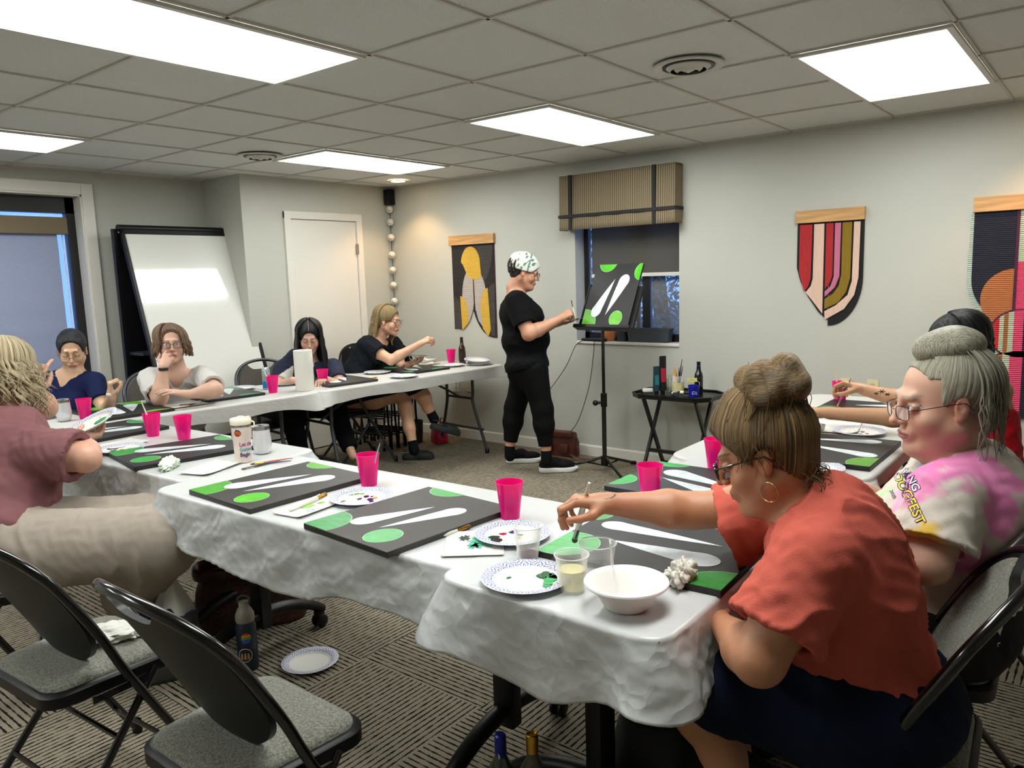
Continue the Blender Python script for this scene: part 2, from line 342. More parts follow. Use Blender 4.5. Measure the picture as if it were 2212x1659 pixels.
def vent(x, y, lb):
    t = thing('ceiling_vent', lb, 'air vent', (x, y, H), 0, 'round ceiling vents')
    MB().lathe([(.15, -.002), (.152, -.008), (.145, -.014), (.112, -.006), (.105, 0)], 48).build('flange', M_wmetal, t, True)
    MB().lathe([(0, -.010), (.110, -.010), (.112, 0)], 48).build('throat_shade_disc', M_black, t)  # flat black disc stands in for the shade inside the duct
    for r0, r1, z in ((.076, .094, -.024), (.044, .060, -.030), (.0, .028, -.034)):
        MB().lathe([(r0, z), (r1, z+.012), (r1+.001, z+.014), (r0, z+.003)], 40).build('cone_ring', M_wmetal, t, True)
vent(1.05, -1.46, 'round white ceiling vent to the left of the upper right light panel'); vent(1.06, 1.72, 'round white ceiling vent left of the far corner light panel')
M_warm = mat('warm_bulb', 'fff0d8', .4, emis='ffd9a0', estr=14)
for (x, y, lb) in ((2.77, 2.17, 'small round recessed downlight glowing in the far corner'), (2.77, -2.75, 'small round recessed downlight at the right end of the window wall')):
    t = thing('downlight', lb, 'downlight', (x, y, H), 0, 'recessed downlights')
    MB().lathe([(.085, -.001), (.086, -.005), (.066, -.006), (.062, -.001)], 32).build('trim_ring', M_wmetal, t, True)
    MB().lathe([(0, -.0035), (.061, -.0035), (.062, -.001)], 32).build('bulb', M_warm, t)
    ld = bpy.data.lights.new('downlight_beam', 'SPOT'); ld.energy = SPOT_E; ld.color = (1, .62, .30); ld.spot_size = radians(112); ld.spot_blend = .6; ld.shadow_soft_size = .05
    lo = bpy.data.objects.new('downlight_beam', ld); lo.location = (0, 0, -.02); link(lo, t)
# ================================================================ tables and their plastic cloths
def cloth_material(name, col, rough, strength, scale):
    mt = bpy.data.materials.new(name); mt.use_nodes = True; n = mt.node_tree; L = n.links.new; b = n.nodes['Principled BSDF']
    b.inputs['Base Color'].default_value = (*lin(col), 1); b.inputs['Roughness'].default_value = rough
    co = n.nodes.new('ShaderNodeTexCoord').outputs['Object']
    nz = n.nodes.new('ShaderNodeTexNoise'); nz.inputs['Scale'].default_value = 5; nz.inputs['Detail'].default_value = 3; L(co, nz.inputs[0])
    mp = n.nodes.new('ShaderNodeVectorMath'); mp.operation = 'MULTIPLY_ADD'; L(nz.outputs['Color'], mp.inputs[0]); mp.inputs[1].default_value = (.25, .25, .25); L(co, mp.inputs[2])
    vo = n.nodes.new('ShaderNodeTexVoronoi'); vo.feature = 'F1'; vo.inputs['Scale'].default_value = scale; L(mp.outputs[0], vo.inputs[0])
    v2 = n.nodes.new('ShaderNodeTexVoronoi'); v2.inputs['Scale'].default_value = scale*2.7; L(mp.outputs[0], v2.inputs[0])
    ad = n.nodes.new('ShaderNodeMath'); ad.operation = 'MULTIPLY_ADD'; L(v2.outputs[0], ad.inputs[0]); ad.inputs[1].default_value = .4; L(vo.outputs[0], ad.inputs[2])
    # creases die out on the flat table top
    gm = n.nodes.new('ShaderNodeNewGeometry'); sp = n.nodes.new('ShaderNodeSeparateXYZ'); L(gm.outputs['Normal'], sp.inputs[0])
    mr = n.nodes.new('ShaderNodeMapRange'); L(sp.outputs[2], mr.inputs[0]); mr.inputs[1].default_value = .75; mr.inputs[2].default_value = 1; mr.inputs[3].default_value = strength; mr.inputs[4].default_value = strength*.14
    bp = n.nodes.new('ShaderNodeBump'); bp.inputs['Distance'].default_value = .02; L(mr.outputs[0], bp.inputs['Strength']); L(ad.outputs[0], bp.inputs['Height']); L(bp.outputs[0], b.inputs['Normal'])
    tr = n.nodes.new('ShaderNodeBsdfTranslucent'); tr.inputs[0].default_value = (.8, .8, .8, 1); ms = n.nodes.new('ShaderNodeMixShader'); ms.inputs[0].default_value = .22
    o = n.nodes['Material Output']; L(b.outputs[0], ms.inputs[1]); L(tr.outputs[0], ms.inputs[2]); L(ms.outputs[0], o.inputs[0])
    return mt
M_cloth = cloth_material('thin_white_plastic', 'd8dada', .28, .5, 7)
M_cloth2 = cloth_material('fitted_white_vinyl', 'd9d8d4', .4, .25, 5)
def make_cloth(name, label, cx, cy, rz, L_, W_, drop, r=.05, z=TZ, fold=.02, seed=0, flare=.04, material=None, group='white plastic tablecloths', top_amp=.0012, crink=.006):
    """cloth over a L_ x W_ top; drop(s, x, y) gives how far it hangs at each point of the edge"""
    per = []; N = 420
    hl, hw = L_/2, W_/2
    segs = [((hl-r, -hw), (0, 0)), ]
    # walk the rounded outline evenly
    out = []
    for (cx_, cy_, a0) in ((hl-r, hw-r, 0), (-hl+r, hw-r, pi/2), (-hl+r, -hw+r, pi), (hl-r, -hw+r, 3*pi/2)):
        for k in range(9):
            a = a0+pi/2*k/8; out.append((cx_+r*cos(a), cy_+r*sin(a), cos(a), sin(a)))
    out.append(out[0]); P = np.array(out); d = np.r_[0, np.cumsum(np.hypot(*np.diff(P[:, :2], axis=0).T))]
    s = np.linspace(0, d[-1], N, endpoint=False); Q = np.stack([np.interp(s, d, P[:, i]) for i in range(4)], 1)
    nn = np.hypot(Q[:, 2], Q[:, 3]); Q[:, 2] /= nn; Q[:, 3] /= nn
    rows = 30; V = []; F = []
    rs = np.random.RandomState(seed); ph = rs.rand(6)*6.28
    dr = np.array([drop(Q[i, 0], Q[i, 1]) for i in range(N)])
    ker = np.exp(-np.linspace(-2, 2, 19)**2); ker /= ker.sum(); dr = np.convolve(np.r_[dr[-9:], dr, dr[:9]], ker, 'valid')
    fw = np.sin(s*9+ph[0]+1.5*np.sin(s*3.1+ph[1]))*.6+np.sin(s*23+ph[2]+2*np.sin(s*5+ph[3]))*.4
    corner = np.exp(-((np.abs(Q[:, 0])-hl)**2+(np.abs(Q[:, 1])-hw)**2)/.012)
    ring0 = 0
    for j in range(rows+1):
        t = j/rows
        if j <= 5:                      # rounding over the edge
            a = j/5*pi/2; off = .012*sin(a); zz = -.012*(1-cos(a))
        else:
            tt = (j-5)/(rows-5); off = .012+flare*tt*(1+.9*fw)*1.0+fold*fw*tt**.8+corner*.07*tt; zz = -.012-tt*(dr+.02*fw*corner)
        o_ = off*np.ones(N); z_ = zz*np.ones(N)
        x = Q[:, 0]+Q[:, 2]*o_; y = Q[:, 1]+Q[:, 3]*o_
        if j > 5:
            k_ = min(1, (j-5)/5)
            dd = noise3(x*17, y*17, z_*26, seed)*crink*k_+np.abs(noise3(x*41+2, y*41, z_*55, seed+2))*crink*.7*k_
            x = x+Q[:, 2]*dd; y = y+Q[:, 3]*dd
            z_ = z_+(noise3(s*7, s*0, s*0, seed)*.012*tt if j > 8 else 0)
        V += list(zip(x, y, z_))
    for j in range(rows):
        for i in range(N): F.append((j*N+i, (j+1)*N+i, (j+1)*N+(i+1) % N, j*N+(i+1) % N))
    prev = 0; base = len(V)
    for k, g in enumerate((.012, .04, .09)):
        gx = (hl-g)/hl; gy = (hw-g)/hw
        x = Q[:, 0]*gx; y = Q[:, 1]*gy; V += list(zip(x, y, noise3(x*11, y*14, x*5, seed+3)*top_amp*(1-k/2)-.0*x)); cur = base+k*N
        for i in range(N): F.append((prev+i, prev+(i+1) % N, cur+(i+1) % N, cur+i))
        prev = cur
    F.append(tuple(prev+i for i in range(N)))
    m_ = MB(); m_.add(V, F); o = m_.build(name, material or M_cloth, None, 2)
    so = o.modifiers.new('thickness', 'SOLIDIFY'); so.thickness = .0006; so.offset = 0
    o.location = (cx, cy, z+.0025); o.rotation_euler = (0, 0, rz)
    return tag(o, label, 'tablecloth', group)
def training_table(label, cx, cy, rz, L_=1.52, W_=.61, inset=.14):
    """local x = length; two T legs with an arched foot on two casters"""
    t = thing('training_table', label, 'table', (cx, cy, 0), rz, 'rolling training tables')
    MB().box((-L_/2, -W_/2, TZ-.03), (L_/2, W_/2, TZ), bev=.004).build('tabletop', mat('grey_laminate', '77736c', .5), t)
    for sx in (-1, 1):
        x = sx*(L_/2-inset)
        MB().box((x-.038, -.025, .115), (x+.038, .025, TZ-.03), bev=.008).build('leg_post', M_black, t, True)
        MB().box((x-.03, -W_/2+.06, TZ-.055), (x+.03, W_/2-.06, TZ-.0301)).build('support_arm', M_black, t)
        pts = [(x, -.30, .078), (x, -.24, .115), (x, -.13, .155), (x, 0, .17), (x, .13, .155), (x, .24, .115), (x, .30, .078)]
        ft = MB().tube(smoothpath(pts), [.024+.006*sin(pi*i/48) for i in range(49)], 12, flat=.8).build('arched_foot', M_black, t, True)
        for sy in (-1, 1):
            c = MB().box((x-.018, sy*.285-.016, .04), (x+.018, sy*.285+.02, .075), bev=.006)
            cs = c.build('caster', M_black, t, True)
            for k in (-1, 1): MB().lathe([(0, -.009), (.022, -.009), (.029, -.004), (.029, .004), (.022, .009), (0, .009)], 20, 0, TR(x+k*.016, sy*.285, .029) @ Matrix.Rotation(pi/2, 4, 'Y')).build('wheel', M_black, cs, True)
    return t
M_greyleg = mat('grey_enamel_leg', '3b3d40', .35, .3)
def folding_table(label, cx, cy, rz, L_=1.83, W_=.74):
    t = thing('folding_table', label, 'table', (cx, cy, 0), rz, 'white folding tables')
    mb = MB().prism(rrect(L_, W_, .06), TZ-.045, TZ); mb.build('tabletop', mat('moulded_white_plastic', 'd0cec6', .5), t)
    for sx in (-1, 1):
        x = sx*(L_/2-.20); y = W_/2-.14; yo = W_/2-.06
        for sy in (-1, 1):
            MB().tube(smoothpath([(x, sy*y*.8, TZ-.045), (x, sy*y*.8, .52), (x, sy*y*.82, .40), (x+sx*.02, sy*yo, .05), (x+sx*.02, sy*(yo+.01), .02)], 5), .0135, 10).build('leg', M_greyleg, t, True)
            MB().lathe([(.0, 0), (.018, 0), (.018, .035), (.014, .04)], 14, 0, TR(x+sx*.02, sy*(yo+.01), 0)).build('foot_cap', M_black, t, True)
        MB().tube([(x, -y*.8, .46), (x, y*.8, .46)], .011, 8).build('crossbar', M_greyleg, t, True)
        MB().tube([(x+sx*.012, -yo*.93, .20), (x+sx*.012, yo*.93, .20)], .012, 8).build('crossbar', M_greyleg, t, True)
        MB().tube([(x, 0, .46), (x-sx*.12, 0, .53), (x-sx*.42, 0, TZ-.05)], .010, 8).build('folding_brace', M_greyleg, t, True)
    return t
training_table('rolling training table at the left, in front of the person in the mauve shirt', -.405, .575, radians(90+2.5))
training_table('rolling training table in the middle carrying the two near grey canvases', -.47, -.955, radians(90+2.0))
training_table('rolling training table nearest the camera, in front of the person in coral', -.055, -1.985, 0, inset=.25)
folding_table('white folding table at the left under the paper towel roll', .235, 1.755, radians(-6.8), 1.83, .70)
folding_table('white folding table by the far corner holding the beer bottle', 2.03, 1.56, radians(-5.8), 1.80, .70)
folding_table('white folding table at the right in front of the person in red', 1.555, -1.945, radians(0), 1.83)
def dA(x, y): return .20+.03*sin(x*7) if y > 0 else .14
def dB(x, y): return .19+.035*sin(x*5+1) if y > 0 else .12
def dC(x, y):
    if x < -.70: return .145+.085*math.exp(-((y-.02)/.15)**2)
    return .14 if y < 0 else .12
make_cloth('tablecloth', 'crinkled white plastic tablecloth over the left training table, beside the pumpkin tumbler', -.405, .575, radians(92.5), 1.53, .62, dA, seed=1, z=TZ, fold=.010, flare=.004)
make_cloth('tablecloth', 'crinkled white plastic tablecloth with a strip of yellow tape, over the middle table', -.47, -.955, radians(92), 1.53, .62, dB, seed=2, z=TZ+.001, crink=.007, fold=.012, flare=.006)
make_cloth('tablecloth', 'long draped white plastic tablecloth nearest the camera, under the white foam bowl', -.055, -1.985, 0, 1.53, .62, dC, seed=4, fold=.022, flare=.006, z=TZ+.002, crink=.004)
def dF(x, y): return .055
make_cloth('tablecloth', 'smooth white fitted tablecloth on the left folding table, under the paper towel roll', .235, 1.755, radians(-6.8), 1.84, .71, lambda x, y: .085, r=.07, seed=5, material=M_cloth2, fold=.006, flare=-.01, crink=.002)
make_cloth('tablecloth', 'smooth white fitted tablecloth on the folding table in the far corner', 2.03, 1.56, radians(-5.8), 1.81, .71, lambda x, y: .08, r=.07, seed=6, material=M_cloth2, fold=.006, flare=-.01, crink=.002, z=TZ+.001)
make_cloth('tablecloth', 'smooth white fitted tablecloth on the right folding table, in front of the person in red', 1.555, -1.945, 0, 1.84, .75, dF, r=.09, seed=7, material=M_cloth2, fold=.006, flare=-.008, crink=.002)
# yellow tape mark on the middle cloth
# ================================================================ folding chairs
def tweed():
    mt = mat('grey_tweed', '7c7c71', .95, bump=1, bscale=150, var=.6, vscale=170, sheen=.2); return mt
M_tweed = tweed(); M_tweed2 = mat('brown_grey_tweed', '4b4640', .95, bump=.9, bscale=210, var=.4, vscale=170)
M_chrmblk = mat('gloss_black_tube', '040405', .2, coat=.5)
def backpoly(w_=.44, h_=.47, dip=.062):
    """outline of the round backrest, with the dip of the hand hold in its top edge"""
    o = []
    for k in range(72):
        a = 2*pi*k/72; c, s_ = cos(a), sin(a)
        e = 2.5; x = w_/2*abs(c)**(2/e)*(1 if c > 0 else -1); y = h_/2*abs(s_)**(2/e)*(1 if s_ > 0 else -1)
        if s_ > .4 and abs(x) < .10: y -= dip*math.sqrt(max(0, 1-(x/.10)**4))
        o.append((x, y))
    return o
def make_chair(label, x, y, rz, fabric, frame, group='folding chairs'):
    """local +y is where the sitter looks"""
    t = thing('folding_chair', label, 'chair', (x, y, 0), rz, group)
    def back3(u, v, off=0):            # point on the backrest surface, v measured from its middle (z .70)
        tl = radians(28.5); cur = .035*(1-(u/.22)**2)
        yy = -.122-v*sin(tl)-cur*cos(tl)+off; return Vector((u, yy, .685+v*cos(tl)-cur*sin(tl)))
    pl = backpoly(); n = len(pl)
    # shell: fan of rings so that it curves
    def shell(offs, mi_s, scale=1.0, dome=0):
        V = []; F = []; K = 8
        for o_ in offs:
            for k in range(K+1):
                s_ = scale*(k/K)
                for (px, py) in pl: V.append(back3(px*s_, py*s_, o_+dome*(1-(k/K)**4)))
        for q in range(len(offs)):
            b0 = q*(K+1)*n
            for k in range(K):
                for i in range(n): F.append((b0+k*n+i, b0+(k+1)*n+i, b0+(k+1)*n+(i+1) % n, b0+k*n+(i+1) % n))
        b0 = K*n; b1 = (K+1)*n+K*n
        for i in range(n): F.append((b0+i, b0+(i+1) % n, b1+(i+1) % n, b1+i))
        return V, F
    m1 = MB(); V, F = shell((-.006, .010), 0); m1.add(V, F); m1.build('back_shell', M_black, t, True)
    m2 = MB(); V, F = shell((.0105, .013), 0, .95, 0.0); 
    V2 = []
    m2.add(V, F); pd = m2.build('back_pad', fabric, t, True)
    # seat
    st = [(-.185, -.19), (.185, -.19), (.215, .19), (-.215, .19)]
    def seatpoly(g, r=.06):
        o = []; cs = [(.205-g, .195-g), (-.205+g, .195-g), (-.185+g, -.185+g), (.185-g, -.185+g)]
        for (cx_, cy_), a0 in zip(cs, (0, pi/2, pi, 3*pi/2)):
            sx_, sy_ = (1 if cx_ > 0 else -1), (1 if cy_ > 0 else -1)
            for k in range(7):
                a = a0+pi/2*k/6; o.append((cx_-sx_*r+r*cos(a), cy_-sy_*r+r*sin(a)))
        return o
    s0 = seatpoly(0); m3 = MB(); V = []; prof = [(0.02, .405), (0, .41), (0, .440), (.008, .448), (.014, .449)]
    for g, z in prof: V += [(*p, z) for p in seatpoly(g)]
    ns = len(s0); F = [(k*ns+i, k*ns+(i+1) % ns, (k+1)*ns+(i+1) % ns, (k+1)*ns+i) for k in range(len(prof)-1) for i in range(ns)]+[tuple(range(ns))[::-1], tuple((len(prof)-1)*ns+i for i in range(ns))]
    m3.add(V, F); m3.build('seat_pan', M_black, t, True)
    m4 = MB(); V = []; K = 7; prof = [(0.014, .447), (.016, .456), (.024, .463), (.045, .468), (.09, .471), (.15, .472)]
    for g, z in prof: V += [(*p, z) for p in seatpoly(g, max(.02, .06-g*.2))]
    F = [(k*ns+i, k*ns+(i+1) % ns, (k+1)*ns+(i+1) % ns, (k+1)*ns+i) for k in range(len(prof)-1) for i in range(ns)]+[tuple((len(prof)-1)*ns+i for i in range(ns))]
    m4.add(V, F); m4.build('seat_pad', fabric, t, True)
    # frame tube: front foot, past the seat, around the backrest
    arc = []
    for k in range(15):
        a = pi*k/14; arc.append(back3(.238*cos(a), .0+.25*sin(a)**.8, .0))
    side = lambda s_: [Vector((s_*.224, .245, .012)), Vector((s_*.228, .105, .26)), Vector((s_*.234, -.002, .46)), back3(s_*.238, -.12)]
    pts = side(1)+arc+side(-1)[::-1]
    MB().tube(smoothpath(pts, 4), .0125, 10).build('back_frame', frame, t, True)
    for s_ in (-1, 1):
        MB().tube([(s_*.2, .10, .425), (s_*.205, -.06, .22), (s_*.212, -.235, .012)], .0115, 10).build('rear_leg', frame, t, True)
        for (px, py) in ((s_*.224, .245), (s_*.212, -.235)): MB().lathe([(0, 0), (.016, 0), (.0155, .04), (.012, .045)], 12, 0, TR(px, py, 0)).build('foot_cap', M_black, t, True)
        MB().box((s_*.222-.003, -.09, .405), (s_*.222+.003, .06, .425)).build('hinge_link', frame, t)
    for z, yy in ((.14, -.13), (.27, -.026)): MB().tube([(-.207, yy, z), (.207, yy, z)], .0075, 8).build('crossbar', frame, t, True)
    MB().tube([(-.222, .175, .12), (.222, .175, .12)], .0075, 8).build('crossbar', frame, t, True)
    return t
c0 = make_chair('empty folding chair with grey tweed seat nearest the camera', -1.235, -1.44, radians(-90), M_tweed, M_chrmblk)
copy_tree(c0, (-1.30, -.70, 0), radians(-86), 'empty folding chair with crumpled paper towels on its seat')
copy_tree(c0, (-1.30, .22, 0), radians(-112), 'folding chair under the person in the mauve shirt')
copy_tree(c0, (-.32, 2.25, 0), radians(180+8), 'folding chair with black back behind the person in the navy blouse')
c1 = make_chair('folding chair behind the person in the white top', .53, 2.28, radians(172), M_tweed2, M_greyleg)
copy_tree(c1, (1.30, 2.13, 0), radians(165), 'folding chair behind the person with long black hair by the door')
copy_tree(c1, (1.93, 1.94, 0), radians(252), 'folding chair under the person wearing clogs')
copy_tree(c0, (-.36, -2.62, 0), radians(4), 'folding chair under the person in the coral top')
M_palefr = mat('worn_taupe_tube', '4d4844', .3, .5)
c2 = make_chair('folding chair under the person in the tie-dye shirt', .10, -2.61, radians(2), M_tweed, M_palefr)
copy_tree(c0, (1.15, -2.62, 0), radians(0), 'folding chair under the person in the red dress')
# stack of folded chairs against the far corner
def folded(x, y, rz, label):
    t = copy_tree(c0, (x, y, .0), rz, label, 'folded chairs leaning in the corner'); t.scale = (1, .16, 1.06); return t
for i in range(5):
    k = folded(2.28+.085*i, 2.22, radians(-78), ['folded chair leaning in the corner, front one with its back panel showing', 'second folded chair of the leaning row by the corner', 'middle folded chair of the leaning row by the corner', 'fourth folded chair of the leaning row by the corner', 'rearmost folded chair of the leaning row by the corner'][i])
# ================================================================ white flip board
t = thing('whiteboard_easel', 'large whiteboard on a black rolling stand between the patio window and the corner', 'whiteboard', (1.09, 2.84, 0))
B = Matrix.Translation((0, .10, 1.92)) @ Matrix.Rotation(radians(-17), 4, 'X')
w_ = .47
m_ = MB()
for (a, b) in (((-w_, -.025, -1.70), (-w_+.028, .005, 0)), ((w_-.028, -.025, -1.70), (w_, .005, 0)), ((-w_, -.025, -.035), (w_, .005, 0)), ((-w_, -.025, -1.70), (w_, .005, -1.66))): m_.box(a, b, 0, B, .004)
m_.build('board_frame', M_black, t)
MB().box((-w_+.03, -.016, -1.662), (w_-.03, -.008, -.036), 0, B).build('writing_surface', mat('whiteboard_enamel', 'dcdcd6', .12, coat=.5), t)
m_ = MB(); m_.tube([(-w_-.01, .10, 1.935), (w_+.01, .10, 1.935)], .026, 14); m_.build('top_rail', M_black, t, True)
m_ = MB()
for s_ in (-1, 1): m_.box((s_*.485-.018, .12, .06), (s_*.485+.018, .16, 1.93)); m_.box((s_*.485-.02, -.42, .05), (s_*.485+.02, .25, .09))
m_.box((-.48, .12, .06), (.48, .16, .10)); m_.build('stand_frame', M_black, t)
MB().box((-.47, -.09, .98), (.47, .14, 1.0)).build('shelf', mat('dark_grey_shelf', '26282b', .5), t); MB().box((-.47, .13, .1), (.47, .14, 1.9)).build('back_panel', M_black, t)
for sx in (-1, 1):
    for yy in (-.39, .22): MB().lathe([(0, -.012), (.024, -.012), (.027, 0), (.024, .012), (0, .012)], 16, 0, TR(sx*.485, yy, .027) @ Matrix.Rotation(pi/2, 4, 'Y')).build('caster', M_black, t, True)
# ================================================================ painting stand
t = thing('music_stand', 'black tripod stand holding the demonstration canvas by the small window', 'stand', (2.70, .01, 0))
MB().tube([(0, 0, .07), (0, 0, .56)], .017, 14).build('lower_pole', M_chrmblk, t, True); MB().tube([(0, 0, .52), (0, 0, 1.12)], .0125, 14).build('upper_pole', M_chrmblk, t, True)
m_ = MB().tube([(0, 0, .50), (0, 0, .60)], .024, 12).tube([(0, 0, .53), (-.035, .04, .53)], .011, 8).ball((-.042, .048, .53), .022, seg=10); m_.build('clamp_knob', M_black, t, True)
MB().tube([(0, 0, .05), (0, 0, .12)], .028, 12).build('leg_collar', M_black, t, True)
for a in (radians(108), radians(-15), radians(236)):
    m_ = MB(); c, s_ = cos(a), sin(a); m_.tube([(0.02*c, .02*s_, .11), (.31*c, .31*s_, .018)], .011, 8); m_.tube([(.02*c, .02*s_, .05), (.15*c, .15*s_, .066)], .006, 6); lg = m_.build('leg', M_chrmblk, t, True)
    MB().tube([(.28*c, .28*s_, .024), (.325*c, .325*s_, .014)], .014, 10).build('rubber_foot', M_black, lg, True)
EM = Matrix.Translation((2.60, -.062, 1.085)) @ Matrix.Rotation(radians(-4), 4, 'Z') @ Matrix.Rotation(radians(26), 4, 'Y')   # stand desk: local -x faces the painter, z up the desk, y across
EL = Matrix.Translation((-2.70, -.01, 0)) @ EM
m_ = MB().box((.004, -.235, .02), (.010, .235, .34), 0, EL, .001).box((-.055, -.245, -.006), (.012, .245, 0), 0, EL).box((-.055, -.245, -.006), (-.052, .245, .018), 0, EL)
m_.box((.0, .23, .02), (.022, .238, .36), 0, EL).box((.0, -.238, .02), (.022, -.23, .36), 0, EL); m_.build('desk', M_black, t)
# ================================================================ tray table
t = thing('tray_table', 'small black folding tray table with clipped corners against the window wall', 'side table', (2.83, -.53, 0))
oc = [(-.12, -.30), (.12, -.30), (.20, -.21), (.20, .21), (.12, .30), (-.12, .30), (-.20, .21), (-.20, -.21)]
M_blkwood = mat('black_stained_wood', '0d0c0c', .3, var=.2, vscale=30)
MB().prism(oc, .595, .615).build('tabletop', M_blkwood, t)
m_ = MB()
for i in range(8):
    a = Vector((*oc[i], .622)); b = Vector((*oc[(i+1) % 8], .622)); m_.tube([a, b], .008, 6)
m_.build('raised_rim', M_blkwood, t)
for yy in (-.20, .20):
    for sx in (-1, 1):
        yo = yy+(.012 if sx > 0 else -.012); M_ = Matrix.Translation((0, yo, .3)) @ Matrix.Rotation(sx*radians(29), 4, 'Y')
        MB().box((-.015, -.009, -.335), (.015, .009, .335), 0, M_, .002).build('leg', M_blkwood, t)
for (xx, zz) in ((-.155, .06), (.155, .06), (-.07, .20)): MB().box((xx-.009, -.2, zz-.012), (xx+.009, .2, zz+.012)).build('stretcher', M_blkwood, t)
# ================================================================ wall decoration
def seg_arc(cx, cy, rx, ry, a0, a1, n=24): return [(cx+rx*cos(a0+(a1-a0)*i/n), cy+ry*sin(a0+(a1-a0)*i/n)) for i in range(n+1)]
def clip_poly(poly, x0, x1, y0, y1):
    def clip(P, f, inter):
        o = []
        for i in range(len(P)):
            a, b = P[i-1], P[i]
            if f(b):
                if not f(a): o.append(inter(a, b))
                o.append(b)
            elif f(a): o.append(inter(a, b))
        return o
    def ix(v): return lambda a, b: (v, a[1]+(b[1]-a[1])*(v-a[0])/(b[0]-a[0]))
    def iy(v): return lambda a, b: (a[0]+(b[0]-a[0])*(v-a[1])/(b[1]-a[1]), v)
    for f, g in ((lambda p: p[0] >= x0-1e-9, ix(x0)), (lambda p: p[0] <= x1+1e-9, ix(x1)), (lambda p: p[1] >= y0-1e-9, iy(y0)), (lambda p: p[1] <= y1+1e-9, iy(y1))):
        poly = clip(poly, f, g)
        if not poly: return poly
    return poly
def quilt_mat(name, col, ax='z', sc_=1):
    """stitched cotton: rows of quilting puffs"""
    mt = bpy.data.materials.new(name); mt.use_nodes = True; n = mt.node_tree; L = n.links.new; b = n.nodes['Principled BSDF']
    b.inputs['Base Color'].default_value = (*lin(col), 1); b.inputs['Roughness'].default_value = .9; b.inputs['Sheen Weight'].default_value = .1
    co = n.nodes.new('ShaderNodeTexCoord').outputs['Object']; wv = n.nodes.new('ShaderNodeTexWave'); wv.bands_direction = 'Z' if ax == 'z' else 'Y'
    wv.inputs['Scale'].default_value = 28*sc_; wv.inputs['Distortion'].default_value = .6; wv.inputs['Detail'].default_value = 2; wv.inputs['Detail Scale'].default_value = 6
    L(co, wv.inputs[0]); bp = n.nodes.new('ShaderNodeBump'); bp.inputs['Strength'].default_value = .8; bp.inputs['Distance'].default_value = .004; L(wv.outputs['Fac'], bp.inputs['Height']); L(bp.outputs[0], b.inputs['Normal'])
    return mt
Qm = {}
def qm(c, ax='z', s_=1):
    k = (c, ax, s_)
    if k not in Qm: Qm[k] = quilt_mat('quilted_cotton_'+c, c, ax, s_)
    return Qm[k]
M_pine = mat('pine_board', 'c99a63', .5, bump=.15, bscale=30, var=.28, vscale=5, stretch=(1, 1, 9))
def banner(name, label, y, z, board, layers, group='quilted wall banners'):
    """layers: (name, polygon in (across, up) metres from the board's middle, colour, thickness, depth)"""
    t = thing(name, label, 'wall hanging', (WX, y, z), 0, group)
    bw, bh = board
    MB().box((-.030, -bw/2, -bh/2), (-.001, bw/2, bh/2), bev=.002).build('wooden_batten', M_pine, t)
    for nm, poly, col, d0, d1, ax in layers:
        pl = [(-u, v) for u, v in poly]    # u grows to the right seen from the room (towards -y)
        ar = sum(pl[i-1][0]*pl[i][1]-pl[i][0]*pl[i-1][1] for i in range(len(pl)))
        if ar < 0: pl = pl[::-1]
        MB().prism(pl, -d1, -d0, axis=0).build(nm, qm(col, ax) if len(col) == 6 else MATS[col], t)
    return t
mat('dark_binding', '17101a', .85); mat('plum_binding', '4a1436', .85); mat('black_binding', '0d0b0c', .85)
# 1: black, grey and yellow banner beside the corner (board 0.53 wide)
def outline1(g):
    w_ = .25-g; s_ = []
    s_ += [(-w_, -.04), (w_+.005, -.04)]; s_ += [(w_+.005, -.87+g)]
    s_ += seg_arc(w_-.02, -.48, .25, .39-g, -pi/2+.15, -pi+.05, 14)[1:]
    s_ += [(.0, -.60)]; s_ += seg_arc(-.20, -.45, .195, .345-g, -.25, -pi/2+.05, 14)
    s_ += [(-w_, -.80+g)]
    return s_
C_ = [('backing', outline1(0), 'plum_binding', .001, .006, 'z'), ('quilt_field', outline1(.008), '1c191b', .004, .010, 'z')]
lf_ = [(-.10, -.56)]
C_ += [('grey_panel', clip_poly(seg_arc(.02, -.06, .22, .36, 0, -pi), -.09, .25, -.6, -.04)+[], '3c3833', .008, .0115, 'z'),
       ('cream_oval', [(-.14, -.76)]+seg_arc(.0, -.52, .135, .28, pi, pi/2, 14)+[(0.0, -.56), (-.01, -.62), (-.06, -.73)], 'b3a9a2', .009, .0130, 'z'),
       ('cream_oval', [(.015, -.56)]+seg_arc(.01, -.52, .14, .27, pi/2, 0, 12)+[(.15, -.70), (.12, -.80), (.05, -.72), (.02, -.62)], 'b3a9a2', .009, .0130, 'z'),
       ('yellow_leaf', seg_arc(-.02, -.22, .115, .16, pi*.95, pi*.0+.35, 12)+[(.10, -.33), (.03, -.36), (-.06, -.32), (-.11, -.22)], 'd2a83c', .010, .0150, 'z'),
       ('yellow_slice', seg_arc(-.16, -.68, .09, .18, pi/2, 0, 10)+[(-.07, -.74), (-.15, -.81)], 'd2a83c', .010, .0145, 'z'),
       ('yellow_slice', seg_arc(.17, -.62, .09, .19, pi, pi/2, 10)+[(.19, -.80), (.16, -.86), (.10, -.79)], 'd2a83c', .010, .0145, 'z'),
       ('grey_band', [(-.242, -.50)]+seg_arc(-.25, -.62, .09, .12, pi/2, 0, 8)+[(-.155, -.80), (-.242, -.79)], '3c3833', .008, .0125, 'z'),
       ('grey_band', seg_arc(.25, -.52, .09, .13, pi, pi/2, 8)+[(.242, -.86), (.19, -.855)], '3c3833', .008, .0125, 'z')]
banner('wall_banner', 'black and grey quilted banner with yellow leaf shapes near the far corner', 1.595, 1.82, (.53, .085), C_)
